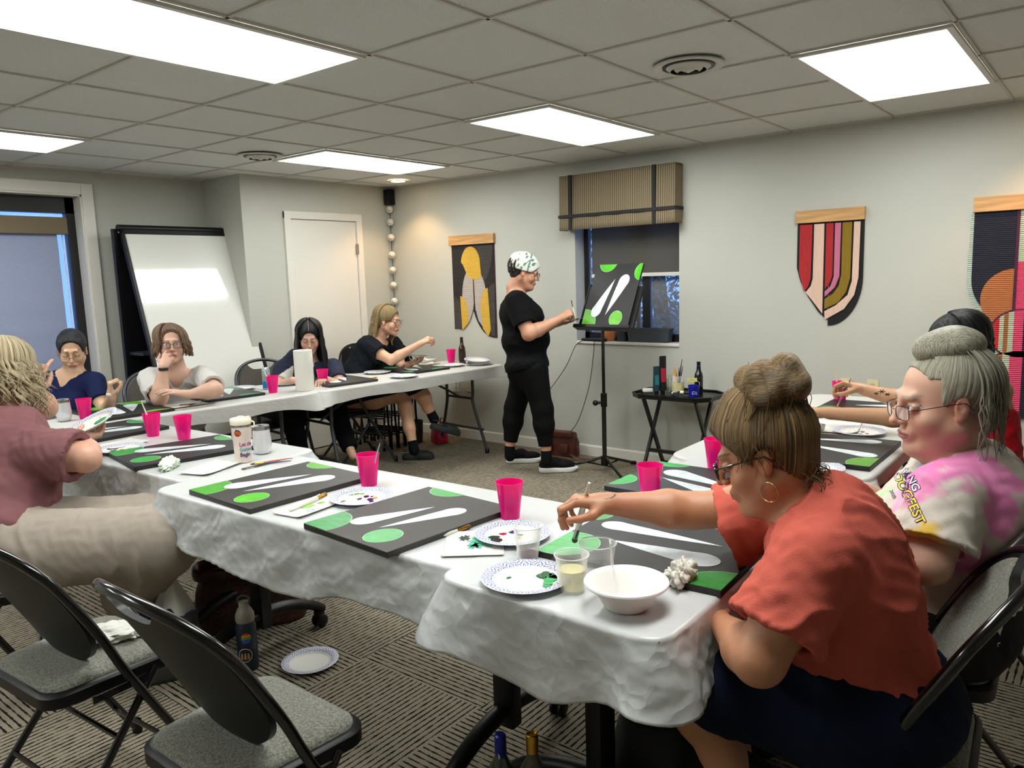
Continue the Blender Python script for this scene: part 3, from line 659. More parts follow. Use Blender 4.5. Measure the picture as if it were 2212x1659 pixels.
# 2: red, cream, pink and mustard banner
def shield(g, half):
    if half == 0: return [(-.2+g, -.04), (-.005, -.04), (-.005, -.66+g*2)]+[(-.06, -.615+g), (-.13, -.52), (-.18, -.42)][0:]+[(-.2+g, -.33)]
    return [(.0, -.04), (.2-g, -.04), (.2-g, -.38)]+seg_arc(.0, -.40, .2-g, .30-g, 0, -pi/2, 14)
def jband(x0, x1, ro):
    """a vertical band between x0 and x1 that bends inwards at its foot, around (0,-.40)"""
    a = seg_arc(.0, -.38, x1, x1*1.42, 0, -pi/2, 14); b = seg_arc(.0, -.38, max(x0, .001), max(x0, .001)*1.42, -pi/2, 0, 14)
    return [(x0, -.04), (x1, -.04)]+a+b
B_ = [('backing', shield(-.006, 0), 'black_binding', .001, .008, 'y'), ('backing', shield(-.008, 1), 'black_binding', .001, .007, 'y')]
B_ += [('red_band', [(-.19, -.05), (-.11, -.05), (-.115, -.40), (-.13, -.45), (-.155, -.485), (-.19, -.36)], 'b3262a', .008, .013, 'y'),
       ('cream_band', [(-.098, -.05), (-.035, -.05), (-.035, -.63), (-.10, -.545), (-.145, -.49), (-.112, -.45), (-.1, -.40)], 'e3c1ab', .008, .013, 'y'),
       ('red_band', [(-.022, -.05), (.022, -.05), (.022, -.38), (.008, -.43), (-.022, -.47)], 'b3262a', .008, .013, 'y'),
       ('pink_band', [(.032, -.05), (.068, -.05), (.066, -.39), (.04, -.46), (-.022, -.52), (-.022, -.485), (.012, -.455), (.032, -.39)], 'c9708f', .008, .013, 'y'),
       ('mustard_band', [(.078, -.05), (.135, -.05), (.132, -.40), (.11, -.49), (.06, -.56), (-.022, -.60), (-.022, -.535), (.03, -.50), (.065, -.45), (.078, -.38)], '8c6f12', .008, .013, 'y'),
       ('cream_band', [(.147, -.05), (.185, -.05), (.182, -.40), (.16, -.51), (.10, -.60), (-.018, -.67), (-.022, -.615), (.05, -.575), (.12, -.51), (.144, -.42)], 'e3c1ab', .008, .013, 'y')]
banner('wall_banner', 'quilted banner with red, cream, pink and mustard bands bending like a shield', -1.475, 1.81, (.425, .08), B_)
# 3: navy, rust and pink banner at the right edge
def circ(cx, cy, rx, ry, n=40): return seg_arc(cx, cy, rx, ry, 0, 2*pi*(n-1)/n, n-1)
N_ = [('backing', [(-.21, -.04), (.30, -.04), (.30, -.6)]+seg_arc(.03, -.42, .25, .28, -.1, -pi, 18), 'aebcb0' , .001, .006, 'z'),
      ('navy_field', [(-.195, -.045), (.02, -.045), (.02, -.66)]+seg_arc(.03, -.42, .225, .25, -pi/2, -pi, 14), '161a2c', .005, .011, 'z'),
      ('rust_circle', clip_poly(circ(.02, -.54, .165, .17), -.2, .02, -.75, -.30), 'b26a3c', .008, .014, 'z'), ('binding_strip', [(.015, -.045), (.03, -.045), (.03, -.66), (.015, -.66)], 'plum_binding', .008, .016, 'z'),
      ('mint_field', [(.03, -.045), (.3, -.045), (.3, -.33), (.03, -.33)], 'aebfa4', .007, .012, 'z'), ('pink_field', [(.03, -.33), (.3, -.33), (.3, -.66), (.03, -.62)], 'd8436c', .007, .012, 'z'),
      ('mint_circle', circ(.03, -.82, .22, .18), 'aebfa4', .006, .012, 'z')]
for k, (cy_, r_) in enumerate(((-.74, .155), (-1.03, .205))):
    N_.append(('disc_binding', circ(.06, cy_, r_, r_*.92 if k == 0 else r_*.98), 'plum_binding', .012, .017, 'z')); rr = r_-.010
    for (a, b, c) in ((-1, -.70, 'c22028'), (-.70, -.55, 'b4bda4'), (-.55, -.40, '9c6234'), (-.40, -.22, 'b4bda4'), (-.22, .1, 'd8436c'), (.1, .22, '1a1630'), (.22, .48, '461f45'), (.48, .6, '1a1630'), (.6, 1, 'd8436c')):
        pl = clip_poly(circ(.06, cy_, rr, rr*(.92 if k == 0 else .98), 60), .06+a*rr, .06+b*rr, -2, 0)
        if pl: N_.append(('stripe', pl, c, .015, .020, 'z'))
banner('wall_banner', 'navy, rust and pink quilted banner with striped discs at the right edge', -2.475, 1.81, (.40, .085), N_)
# baseball garland hanging in the corner
M_ball = mat('white_leather', 'd8d2c8', .5); M_stitch = mat('stitching', '6b5a55', .7)
gy, gx = DY-.055, WX-.06
MB().box((gx-.035, gy-.03, 2.20), (gx+.05, gy+.04, 2.34), bev=.006).build('speaker_box', M_black); tag(bpy.data.objects['speaker_box'], 'tiny black speaker tucked up in the far corner under the ceiling', 'speaker')
t = thing('ball_garland', 'string of white balls hanging down the far corner', 'garland', (gx, gy, 0))
MB().tube([(0, 0, 2.2), (.004, .003, 1.6), (0, 0, 1.18)], .0025, 6).build('cord', mat('black_cord', '141414', .8), t)
for i, z in enumerate((2.155, 2.035, 1.89, 1.725, 1.58, 1.435, 1.28)):
    b = MB().ball((0, 0, z), .034, seg=20).build('ball', M_ball, t, True)
    MB().tube([(-.012*cos(a)-.028, -.018+.012*sin(a)*.9, z-.006+.01*sin(a)) for a in np.linspace(0, 2*pi, 12)], .0022, 5).build('hole_ring', M_stitch, b)
# window valance
t = thing('window_valance', 'tan basket-weave valance with black ribbon trim above the small window', 'valance', (WX, .06, 1.83))
mtv = mat('basket_weave', '776a54', .9, bump=.8, bscale=90, var=.35, vscale=60)
n = mtv.node_tree; L = n.links.new; bb = n.nodes['Principled BSDF']
co = n.nodes.new('ShaderNodeTexCoord').outputs['Object']; wv = n.nodes.new('ShaderNodeTexWave'); wv.bands_direction = 'Y'; wv.inputs['Scale'].default_value = 18; wv.inputs['Distortion'].default_value = .4; L(co, wv.inputs[0])
wz_ = n.nodes.new('ShaderNodeTexWave'); wz_.bands_direction = 'Z'; wz_.inputs['Scale'].default_value = 34; wz_.inputs['Distortion'].default_value = 1.5; L(co, wz_.inputs[0])
mm = n.nodes.new('ShaderNodeMath'); mm.operation = 'MULTIPLY_ADD'; mm.inputs[1].default_value = .35; L(wz_.outputs['Fac'], mm.inputs[0]); L(wv.outputs['Fac'], mm.inputs[2])
cr_ = n.nodes.new('ShaderNodeValToRGB'); e = cr_.color_ramp.elements; e[0].position = .12; e[0].color = (*lin('2e261d'), 1); e[1].position = .6; e[1].color = (*lin('8a7b61'), 1); L(mm.outputs[0], cr_.inputs[0]); L(cr_.outputs[0], bb.inputs['Base Color'])
def vfun(u, v):
    y = .50-u*1.01; x = -.115; z = v*.42
    if u < .1: x = -.115*(u/.1); y = .50-.0
    elif u > .9: x = -.115*((1-u)/.1); y = -.50
    else: y = .50-(u-.1)/.8*1.0
    return (x-.012*(1-v)+.004*sin(u*40), y, z)
MB().grid(vfun, 60, 10).build('fabric', mtv, t, True).modifiers.new('s', 'SOLIDIFY').thickness = .004
MB().box((-.116, -.5, .415), (0, .5, .42)).build('top_board', mtv, t)
m_ = MB()
for yy in (.395, -.335): m_.box((-.133, yy-.013, .0), (-.118, yy+.013, .42))
m_.box((-.136, -.5, .095), (-.120, .505, .118)); m_.box((-.13, -.507, .095), (-.0, -.499, .118)); m_.build('ribbon', mat('black_ribbon', '101012', .7), t)
# sockets
def outlet(y, z, lb, col='d8d4ca', sw=False):
    t = thing('wall_outlet', lb, 'outlet', (WX, y, z), 0, 'wall plates'); MB().box((-.006, -.035, -.058), (-.0005, .035, .058), bev=.002).build('cover_plate', mat('plate_'+col, col, .4), t)
    for dz in (-.022, .022): MB().lathe([(0, 0), (.015, 0), (.016, -.002)], 20, 0, TR(-.0085, 0, dz) @ Matrix.Rotation(-pi/2, 4, 'Y')).build('socket', mat('socket_face', 'b9b5aa', .4), t)
outlet(1.86, .49, 'white wall outlet under the far corner table'); outlet(1.70, .50, 'cream wall plate partly behind the far table leg', 'cfc39c')
outlet(-1.60, .70, 'cream wall plate behind the hand of the person in red', 'd6cb9f'); outlet(-1.76, .70, 'cream wall outlet nearest the face of the person in the tie-dye shirt', 'd6cb9f')
# window sill things
def basket(name, label, x, y, z, lx, ly, h, col):
    t = thing(name, label, 'basket', (x, y, z)); mb_ = MB()
    V = []; F = []; rr = [(1, 0), (1.06, h), (1.10, h), (1.10, h-.012), (1.06, h-.012), (1.02, h-.012)]
    m1 = MB(); o_ = rrect(lx, ly, .02); n_ = len(o_)
    prof = [(.94, 0), (1.0, h*.9), (1.04, h*.9), (1.04, h), (.97, h), (.90, .006)]
    V = [(px*s_, py*s_, z_) for s_, z_ in prof for px, py in o_]
    F = [(k*n_+i, k*n_+(i+1) % n_, (k+1)*n_+(i+1) % n_, (k+1)*n_+i) for k in range(len(prof)-1) for i in range(n_)]+[tuple(range(n_))[::-1], tuple(5*n_+i for i in range(n_))]
    m1.add(V, F).build('body', mat('basket_'+col, col, .7, bump=.8, bscale=120), t)
    return t
basket('storage_basket', 'dark grey rectangular storage basket on the window sill', WX+.062, -.135, wz0+.005, .10, .36, .105, '3f454b')
basket('storage_bin', 'small dark grey bin on the window sill between the basket and the orange pot', WX+.065, .105, wz0+.005, .09, .08, .09, '2b3036')
t = thing('flower_pot', 'small round orange pot on the window sill behind the stand', 'pot', (WX+.06, .22, wz0+.005)); MB().lathe([(0, 0), (.035, 0), (.055, .03), (.058, .06), (.05, .085), (.043, .085), (.045, .06), (0, .02)], 24).build('pot_body', mat('terracotta_glaze', 'c87b4a', .3), t, True)
o = MB().box((-.07, -.11, 0), (.04, .11, .02), bev=.006).build('router_box', M_black); o.location = (WX+.055, .34, wz0+.005); tag(o, 'flat black electronic box at the left end of the window sill', 'device')
o = MB().tube(smoothpath([(3.07, .44, .95), (3.06, .50, .90), (3.055, .58, .75), (3.06, .70, .6), (3.06, .86, .42), (3.06, .9, .30), (3.06, .78, .22), (3.055, .62, .17), (3.06, .50, .26), (3.06, .38, .55), (3.06, .33, .80), (3.07, .32, .95)], 10), .003, 6).build('power_cord', mat('black_cord', '141414', .8), None, True)
tag(o, 'thin black cord looping down the wall from the window sill', 'cord')
# ================================================================ canvases
M_canvasblk = mat('black_painted_canvas', '121214', .42, bump=.25, bscale=400, var=.35, vscale=9); M_canvasgry = mat('charcoal_painted_canvas', '2e2c2a', .42, bump=.25, bscale=400, var=.30, vscale=7)
M_cvback = mat('raw_canvas', 'b8b2a2', .9)
M_white = mat('white_brushwork', 'cdd4d8', .4, bump=.5, bscale=60, var=.22, vscale=22)
def M_green(c): return mat('green_paint_'+c, c, .35, bump=.4, bscale=50, var=.25, vscale=26)
def teardrop(tip, ctr, r, n=22):
    """round head about ctr, thinning to a point at tip"""
    d = math.hypot(tip[0]-ctr[0], tip[1]-ctr[1]); ang = atan2(tip[1]-ctr[1], tip[0]-ctr[0]); o = []
    b = math.acos(min(.99, r/d)); L_ = r*1.25
    for k in range(n+1):
        a = b*.8+(2*pi-1.6*b)*k/n; o.append((L_*cos(a), r*sin(a)))
    o.append((d, 0)); half = [(L_*cos(b*.8)+(d-L_*cos(b*.8))*t, -r*sin(b*.8)*(1-t)**1.0*(1+.25*t)) for t in (.25, .5, .75)]
    o = o[:-1]+half+[(d, 0)]+[(x, -y) for x, y in half[::-1]]
    return [(ctr[0]+x*cos(ang)-y*sin(ang), ctr[1]+x*sin(ang)+y*cos(ang)) for x, y in o]
def canvas(label, M, base, green, tr_=True, greens=None, wing=None, thick=.018, edge=None):
    """0.406 x 0.508 canvas, local x across, y up the picture, z out of the front; origin at the middle of the back"""
    t = thing('painted_canvas', label, 'canvas', (0, 0, 0), 0, 'dragonfly wing paintings on canvas'); t.matrix_world = M
    w_, h_ = .203, .254
    MB().box((-w_, -h_, 0), (w_, h_, thick), 0, None, .002).build('stretched_canvas', base, t)
    cs = greens or [(-.10, .27, .075, .075), (.205, .19, .055, .065), (-.19, -.215, .105, .105), (.085, -.175, .052, .058)]
    gc = green if isinstance(green, (list, tuple)) else [green]*len(cs)
    for i, (cx_, cy_, rx, ry) in enumerate(cs):
        if not tr_ and i == 1: continue
        pl = clip_poly(circ(cx_, cy_, rx, ry, 44), -w_+.001, w_-.001, -h_+.001, h_-.001)
        if pl: MB().prism(pl, thick, thick+.0008).build('green_circle', M_green(gc[i % len(gc)]), t)
        pl = clip_poly(circ(cx_, cy_, rx+.0028, ry+.0028, 44), -w_+.001, w_-.001, -h_+.001, h_-.001)
        if pl: MB().prism(pl, thick, thick+.0005).build('pale_outline', mat('pale_green_outline', '8fc98a', .4), t)
    for tip, ctr, r in (wing or [((-.005, .135), (-.10, -.115), .042), ((-.012, -.15), (.075, .115), .044)]):
        MB().prism(teardrop(tip, ctr, r), thick, thick+.001).build('white_wing', M_white, t)
    return t
def flat(x, y, ang, z=TZ+.0035): return Matrix.Translation((x, y, z)) @ RZ(ang)
# ang: direction of the picture's right-hand side (x axis); the picture's top is 90 degrees left of it
canvas('charcoal canvas at the left end of the middle table, next to the pumpkin tumbler', flat(-.53, -.60, radians(-92)), M_canvasgry, ['5aa233', '5aa233', '3f9a1d', '55b521'], False)
canvas('charcoal canvas in the middle of the picture, overhanging the table edge', flat(-.545, -1.29, radians(-94)), M_canvasgry, ['3e9c4f', '3e9c4f', '2f8f4a', '2d9c4c'], False, wing=[((.0, .10), (-.07, -.12), .038), ((.02, -.14), (.085, .10), .036)])
canvas('charcoal canvas with a wet green corner under the brush of the person in coral', flat(-.365, -2.045, radians(3)), M_canvasblk, ['3a9142', '37a04c', '2f7f33', '1f9a25'], True, greens=[(.16, .26, .06, .04), (-.11, .215, .09, .09), (-.21, -.25, .12, .11)], wing=[((.073, -.16), (.085, .165), .036), ((-.03, .125), (-.045, -.135), .046)])
canvas('dark blue-black canvas in front of the person in the tie-dye shirt', flat(.26, -1.875, radians(0)), mat('blueblack_painted_canvas', '1b2126', .4, bump=.25, bscale=400, var=.35, vscale=9), '3fae55')
canvas('black canvas on the right folding table below the paint plate', flat(1.03, -2.10, radians(90)), M_canvasblk, '5a9a2e', greens=[(-.20, .20, .09, .09), (.2, .25, .08, .06)], wing=[((.14, -.11), (-.10, -.175), .036), ((.11, .0), (-.14, .07), .038)])
canvas('black canvas with a green corner being painted by the person in red', flat(2.02, -2.02, radians(0)), M_canvasblk, '1f7a44', greens=[(-.15, .2, .12, .08), (.19, -.24, .09, .08)], wing=[((.05, .10), (.1, -.05), .03), ((.0, .0), (-.1, -.1), .03)])
canvas('charcoal canvas at the left table end, under the held plate of the person in mauve', flat(-.42, 1.12, radians(-88), TZ+.003), M_canvasblk, ['3c8c54'], False)
canvas('charcoal canvas beside the crumpled tissue on the left training table', flat(-.43, .305, radians(-100), TZ+.003), M_canvasblk, ['3a9349', '3a9349', '2f9a38', '33a043'], False)
canvas('black canvas in front of the person in the navy blouse', flat(-.03, 1.735, radians(178), TZ+.003), M_canvasblk, ['6aa51e', '6aa51e', '57a51a', '57a51a'])
canvas('black canvas in front of the person in the white top', flat(.66, 1.80, radians(172), TZ+.003), M_canvasblk, '2f7d4e')
canvas('dark canvas beside the paper towel roll', flat(1.49, 1.60, radians(172), TZ+.004), M_canvasgry, '2b6e50', greens=[(.15, -.2, .07, .06)])
canvas('black canvas in front of the person wearing clogs', flat(2.27, 1.60, radians(174), TZ+.004), M_canvasblk, '2f8a4b')
CE = EM @ Matrix(((0, 0, -1, 0), (-1, 0, 0, 0), (0, 1, 0, 0), (0, 0, 0, 1)))     # x across, y up the desk, z towards the room
canvas('finished black canvas on the stand with bright green circles and two white wings', CE @ TR(0, .256, -.003), M_canvasblk, ['4db51c', '4db51c', '5aa52c', '67b52f'], True)
# ================================================================ cups, plates and paint things
M_pink = clear_mat('hot_pink_plastic', .5, 'ff1f98', .15, 'ff3fae'); M_pinkwater = mat('murky_pink_water', 'a82a72', .2, translucent=.2)
M_pw2 = mat('murky_pink_wall', 'd0307a', .2, translucent=.25)
def make_cup(label, x, y, z=TZ+.003, fill=.68, h=.117):
    t = thing('plastic_cup', label, 'cup', (x, y, z), 0, 'hot pink plastic cups')
    r0, r1 = .0285, .0425; rf = r0+(r1-r0)*fill
    MB().lathe([(0, .002), (r0-.002, .002), (r0, .0), (r0+(r1-r0)*fill, h*fill), (r1, h-.004), (r1+.0012, h), (r1-.0008, h), (r1-.0018, h-.006), (r0-.0015, .004), (0, .004)], 40).build('cup_body', M_pink, t, True)
    MB().lathe([(0, .0045), (r0-.002, .0045), (rf-.0022, h*fill), (0, h*fill)], 36).build('paint_water', M_pinkwater, t, True)
    return t
cp = make_cup('hot pink cup with two brushes standing in it, between the two charcoal canvases', -.335, -.855)
for x, y, lb in ((-.355, -1.535, 'hot pink cup in the very middle of the view, behind the blue rimmed paint plate'), (-.30, .82, 'hot pink cup holding a pale brush, left of the pumpkin tumbler'), (-.255, .60, 'right of the two hot pink cups beside the pumpkin tumbler'),
    (-.25, 1.72, 'hot pink cup beside the white stemless tumbler of the person in navy'), (.92, 1.57, 'hot pink cup with a white stick, beside the blue drink can'), (1.33, 1.55, 'hot pink cup directly right of the paper towel roll'),
    (2.82, 1.66, 'hot pink cup beside the beer bottle'), (.055, -1.80, 'hot pink cup half hidden by the arm of the person in coral'), (.53, -1.82, 'hot pink cup behind the glasses of the person in coral'), (2.22, -1.80, 'hot pink cup with a wooden brush on the right folding table')):
    copy_tree(cp, (x, y, TZ+.003), random.uniform(0, 6), lb)
# plates
def plate_material():
    mt = bpy.data.materials.new('blue_scroll_paper'); mt.use_nodes = True; n = mt.node_tree; L = n.links.new; b = n.nodes['Principled BSDF']; b.inputs['Roughness'].default_value = .45
    co = n.nodes.new('ShaderNodeTexCoord'); sp = n.nodes.new('ShaderNodeSeparateXYZ'); L(co.outputs['Object'], sp.inputs[0])
    def M_(op, a, b_=None):
        x = n.nodes.new('ShaderNodeMath'); x.operation = op
        for i, v in enumerate((a, b_)):
            if v is None: continue
            if isinstance(v, (int, float)): x.inputs[i].default_value = v
            else: L(v, x.inputs[i])
        return x.outputs[0]
    r = M_('SQRT', M_('ADD', M_('MULTIPLY', sp.outputs[0], sp.outputs[0]), M_('MULTIPLY', sp.outputs[1], sp.outputs[1]))); a = M_('ARCTAN2', sp.outputs[1], sp.outputs[0])
    ru = M_('MULTIPLY', M_('SUBTRACT', r, .080), 38)      # 0..1 over the rim
    # scrolls: repeated rings around two rows of centres
    def rings(off, cy, f, ph):
        fx = M_('SUBTRACT', M_('FRACT', M_('ADD', M_('MULTIPLY', a, f/(2*pi)), off)), .5); dx = M_('MULTIPLY', fx, 1.6); dy = M_('SUBTRACT', ru, cy)
        d = M_('SQRT', M_('ADD', M_('MULTIPLY', dx, dx), M_('MULTIPLY', dy, dy))); sw = M_('ADD', M_('MULTIPLY', d, 3.1), M_('MULTIPLY', M_('ARCTAN2', dy, dx), ph))
        return M_('ABSOLUTE', M_('SUBTRACT', M_('FRACT', sw), .5))
    l1 = M_('MINIMUM', rings(0, .15, 14, .159), rings(.5, .85, 14, -.159)); ln = n.nodes.new('ShaderNodeMapRange'); L(l1, ln.inputs[0]); ln.inputs[1].default_value = .07; ln.inputs[2].default_value = .15; ln.inputs[3].default_value = 1; ln.inputs[4].default_value = 0
    band = M_('MULTIPLY', M_('GREATER_THAN', ru, .02), M_('LESS_THAN', ru, 1.08)); fac = M_('MULTIPLY', ln.outputs[0], band)
    mx = n.nodes.new('ShaderNodeMix'); mx.data_type = 'RGBA'; L(fac, mx.inputs[0]); mx.inputs[6].default_value = (*lin('dfdcd6'), 1); mx.inputs[7].default_value = (*lin('4a63b4'), 1); L(mx.outputs[2], b.inputs['Base Color'])
    return mt
M_plate = plate_material()
PP = [(0, .0035), (.070, .0035), (.077, .006), (.083, .013), (.095, .0165), (.108, .0175), (.110, .0165), (.108, .0155), (.094, .0145), (.083, .0105), (.076, .003), (.070, .0), (0, 0)]
def make_plate(label, x, y, z=TZ+.003, rz=0, blobs=(), group='blue rimmed paper plates', M=None):
    t = thing('paper_plate', label, 'plate', (x, y, z), rz, group)
    if M is not None: t.matrix_world = M
    nf = 90
    MB().lathe(PP, nf, wob=lambda p: p*(1+.006*sin(atan2(p.y, p.x)*45)) if p.to_2d().length > .085 else p).build('plate_dish', M_plate, t, True)
    for (bx, by, br, bc) in blobs:
        V = circ(bx, by, br, br*.75, 14); V = [(px+random.uniform(-1, 1)*br*.18, py+random.uniform(-1, 1)*br*.18) for px, py in V]
        MB().prism(V, .0034, .0034+min(.004, br*.2)).build('paint_blob', mat('wet_paint_'+bc, bc, .15, coat=.5), t)
    return t
bl = [(-.02, .02, .011, '15191c'), (.015, .03, .009, 'a01828'), (.0, -.01, .010, 'c9a322'), (.035, .0, .012, '1c2a66'), (.03, -.03, .009, '124a3c'), (-.03, -.03, .012, 'e8e8e8')]
bl2 = [(.045, .035, .018, '161a1c'), (.052, .01, .016, '191c20'), (.03, -.02, .010, 'a01828'), (.0, -.035, .013, '232c6e'), (-.02, -.01, .009, '124a3c'), (-.015, .015, .008, 'c9a322'), (.02, -.045, .016, 'ececec')]
p_floor = make_plate('empty blue rimmed paper plate lying on the carpet', -.44, -.565, .001)
make_plate('paint plate between the two charcoal canvases, in front of the pink cup with brushes', -.48, -.985, TZ+.003, .4, [(.03, .0, .012, '17202a'), (.0, -.03, .013, '1c2766'), (-.02, -.045, .010, '20265c'), (.02, -.04, .010, 'd9a81c'), (.035, -.02, .007, 'a01828'), (.0, .01, .011, '0f4038'), (.06, .05, .014, '4f9a2a'), (.045, .065, .012, '55a52a'), (.062, .03, .010, '4f9a2a')])
make_plate('paint plate right of the middle pink cup, with black and blue paint', -.495, -1.655, TZ+.004, 2.2, bl2)
make_plate('paint plate smeared with bright green, nearest the camera', -.735, -1.885, TZ+.006, 0, [(.05, -.02, .020, '0c5a2a'), (.062, -.045, .022, '0a5228'), (.04, -.05, .020, '17a04c'), (.02, -.055, .017, '1aa552'), (.005, -.06, .014, '188f48'), (.055, -.065, .016, '128542'), (-.01, .045, .007, '1c7a38')])
for x, y, lb in ((1.98, 1.69, 'paint plate behind the canvas beside the paper towel roll'), (1.90, 1.30, 'paint plate at the table edge below the person wearing clogs'), (1.21, 1.83, 'paint plate behind the paper towel roll'), (.89, 1.92, 'paint plate with green paint, left of the blue can'), (-.40, 1.98, 'paint plate left of the white stemless tumbler'), (-.56, .60, 'paint plate beside the charcoal canvas next to the crumpled tissue'),
               (1.43, -2.10, 'paint plate on the right table behind the black canvas'), (.69, -2.13, 'paint plate half hidden behind the head of the person in coral'), (2.60, 1.45, 'paint plate in front of the pink cup by the beer bottle')):
    make_plate(lb, x, y, TZ+.004, random.uniform(0, 6), bl)
for k in range(4):
    Mx = Matrix.Translation((2.78+.004*k, 1.30-.003*k, TZ+.003+.007*k)); 
    if k > 1: Mx = Matrix.Translation((2.775, 1.32, TZ+.011+.008*k)) @ Matrix.Rotation(radians(7), 4, 'X')
    make_plate(['lowest plate of the stack beside the beer bottle', 'second plate from the bottom of the stack beside the beer bottle', 'third plate of the stack beside the beer bottle, tilted', 'topmost tilted plate of the stack beside the beer bottle'][k], 0, 0, group='stack of spare plates', M=Mx)
# ================================================================ brushes, towels, drinks
M_goldf = mat('brass_ferrule', 'b98a3c', .25, 1); M_silv = mat('silver_ferrule', 'b5b5b5', .2, 1); M_brist = mat('bristles', '6b4a25', .8); M_wd = mat('varnished_wood', 'c08a3e', .3)
def brush(label, p0, p1, handle='c08a3e', ferr=None, tip='6b4a25', w_=.0035, group='paint brushes', flat_=1.0):
    """bristle tip at p0, end of the handle at p1"""
    a = Vector(p0); b = Vector(p1); L_ = (b-a).length; d = (b-a).normalized(); t = thing('paint_brush', label, 'paint brush', tuple(a), 0, group)
    P = lambda s_: d*s_
    MB().tube([P(.0), P(.008), P(.022)], [w_*.3, w_*1.1, w_*1.0], 8).build('bristles', mat('bristle_'+tip, tip, .6), t, True)
    MB().tube([P(.02), P(.035), P(.055)], [w_*1.05, w_*1.0, w_*.9], 10).build('ferrule', ferr or M_goldf, t, True)
    MB().tube([P(.054), P(.08), P(L_*.75), P(L_)], [w_*.9, w_*1.25, w_*.9, w_*.45], 10).build('handle', mat('handle_'+handle, handle, .25, coat=.4), t, True)
    return t
z0 = TZ+.009
for lb, a, b, kw in (
    ('brush with white bristle holder lying left of the charcoal canvas by the tumbler', (-.47, -.235, z0), (-.30, -.25, z0), dict(handle='2f4140', ferr=M_silv)),
    ('orange handled brush lying beside the pumpkin tumbler', (-.40, -.19, z0), (-.24, -.262, z0+.002), dict(handle='b8502a')),
    ('blue handled brush lying beside the pumpkin tumbler', (-.41, -.205, z0+.004), (-.27, -.292, z0), dict(handle='27365a')),
    ('wide white handled brush on the green stained towel, between the two charcoal canvases', (-.52, -.845, z0+.004), (-.71, -.895, z0+.003), dict(handle='dddcd2', w_=.0085, tip='8a6b3c')),
    ('long white handled brush on the teal stained towel', (-.50, -1.50, z0+.004), (-.66, -1.475, z0), dict(handle='e2e1da', w_=.006)),
    ('lilac tipped brush with black handle between the green smeared plate and the canvas', (-.555, -1.775, z0), (-.59, -1.92, z0), dict(handle='15161a', tip='b9b2d8', w_=.0045)),
    ('orange ferruled brush lying on the table in front of the person in the white top', (.27, 1.62, z0), (.36, 1.58, z0), dict(handle='20232a')),
    ('black handled brush lying on the left folding table edge', (.30, 1.56, z0), (.44, 1.50, z0), dict(handle='15161a')),
    ('small brush lying on the table beside the paper plate near the clogs person', (1.78, 1.47, z0), (1.70, 1.52, z0), dict(handle='c99f6a')),
    ('first of the brushes fanned out on the right folding table', (2.12, -1.94, z0), (2.0, -2.02, z0), dict(handle='2a2a2a')),
    ('brush with orange handle among those fanned out on the right folding table', (2.20, -1.98, z0), (2.07, -2.08, z0), dict(handle='b97a32')),
    ('grey handled brush leaning in the pink cup between the charcoal canvases', (-.345, -.865, TZ+.012), (-.325, -.915, TZ+.165), dict(handle='9aa0a2', w_=.003)),
    ('thin black brush leaning in the pink cup between the charcoal canvases', (-.34, -.85, TZ+.012), (-.30, -.91, TZ+.185), dict(handle='202226', w_=.0022)),
    ('pale brush standing in the pink cup left of the pumpkin tumbler', (-.295, .815, TZ+.012), (-.325, .86, TZ+.185), dict(handle='d8d6cc', w_=.004)),
    ('white stick in the pink cup beside the blue can', (.925, 1.56, TZ+.012), (.88, 1.62, TZ+.18), dict(handle='d8d6cc', w_=.004)),
    ('wooden stick in the pink cup on the right folding table', (2.225, -1.81, TZ+.012), (2.20, -1.765, TZ+.20), dict(handle='d8c8a0', w_=.004))):
    brush(lb, a, b, **kw)
M_towel = mat('paper_towel', 'dfddd6', .9, bump=.8, bscale=70, sss=0, translucent=.15)
def towel(label, x, y, rz, lx, ly, stains=(), curl=.012, seed=0, z=TZ+.0045):
    t = thing('paper_towel', label, 'paper towel', (x, y, z), rz, 'used paper towels')
    rs = np.random.RandomState(seed); c_ = rs.rand(4)
    def f(u, v):
        e = (abs(u-.5)*2)**6*c_[0]+(abs(v-.5)*2)**6*c_[1]; return ((u-.5)*lx, (v-.5)*ly, .0008+curl*e*.6+.0012*(1+sin(u*9+c_[2]*6)*cos(v*8))*.5)
    o = MB().grid(f, 16, 16).build('sheet', M_towel, t, 2); so = o.modifiers.new('s', 'SOLIDIFY'); so.thickness = .0012
    for i, (sx_, sy_, sr, sc_) in enumerate(stains):
        V = []
        for k in range(22):
            a = 2*pi*k/22; rr = sr*(1+.35*sin(k*2.3+seed)+.2*sin(k*5.1)); V.append((sx_+rr*cos(a), sy_+rr*.7*sin(a)))
        MB().prism(V, .0035, .0040).build('paint_stain', mat('stain_'+sc_, sc_, .8, var=.3, vscale=60), t)
    return t
towel('paper towel with bright green stains between the two charcoal canvases', -.635, -.905, radians(8), .22, .13, [(.0, .01, .022, '9ed25a'), (-.03, -.03, .014, 'b5dbe6'), (.05, .0, .012, '7dbf35')], seed=1)
towel('paper towel with a big teal stain, left of the nearest paint plates', -.60, -1.60, radians(38), .20, .17, [(.01, -.02, .045, '5fbf9e'), (.045, .03, .02, '33413f'), (-.02, .0, .022, '3fa184')], seed=2)
towel('plain white paper towel beside the pumpkin tumbler', -.52, -.10, radians(20), .22, .14, seed=3)
towel('paper towel under the cup at the table end in front of the person in mauve', -.50, .74, radians(5), .20, .16, seed=4)
towel('paper towel under the metal dish on the right folding table', 1.52, -1.97, radians(10), .28, .22, seed=5, curl=.02)
towel('paper towel under the brushes on the right folding table', 2.06, -2.13, radians(-5), .26, .2, [(.02, .03, .02, 'a8a49a')], seed=6)
towel('paper towel in front of the person in the white top', .30, 1.60, radians(-8), .26, .16, seed=7)
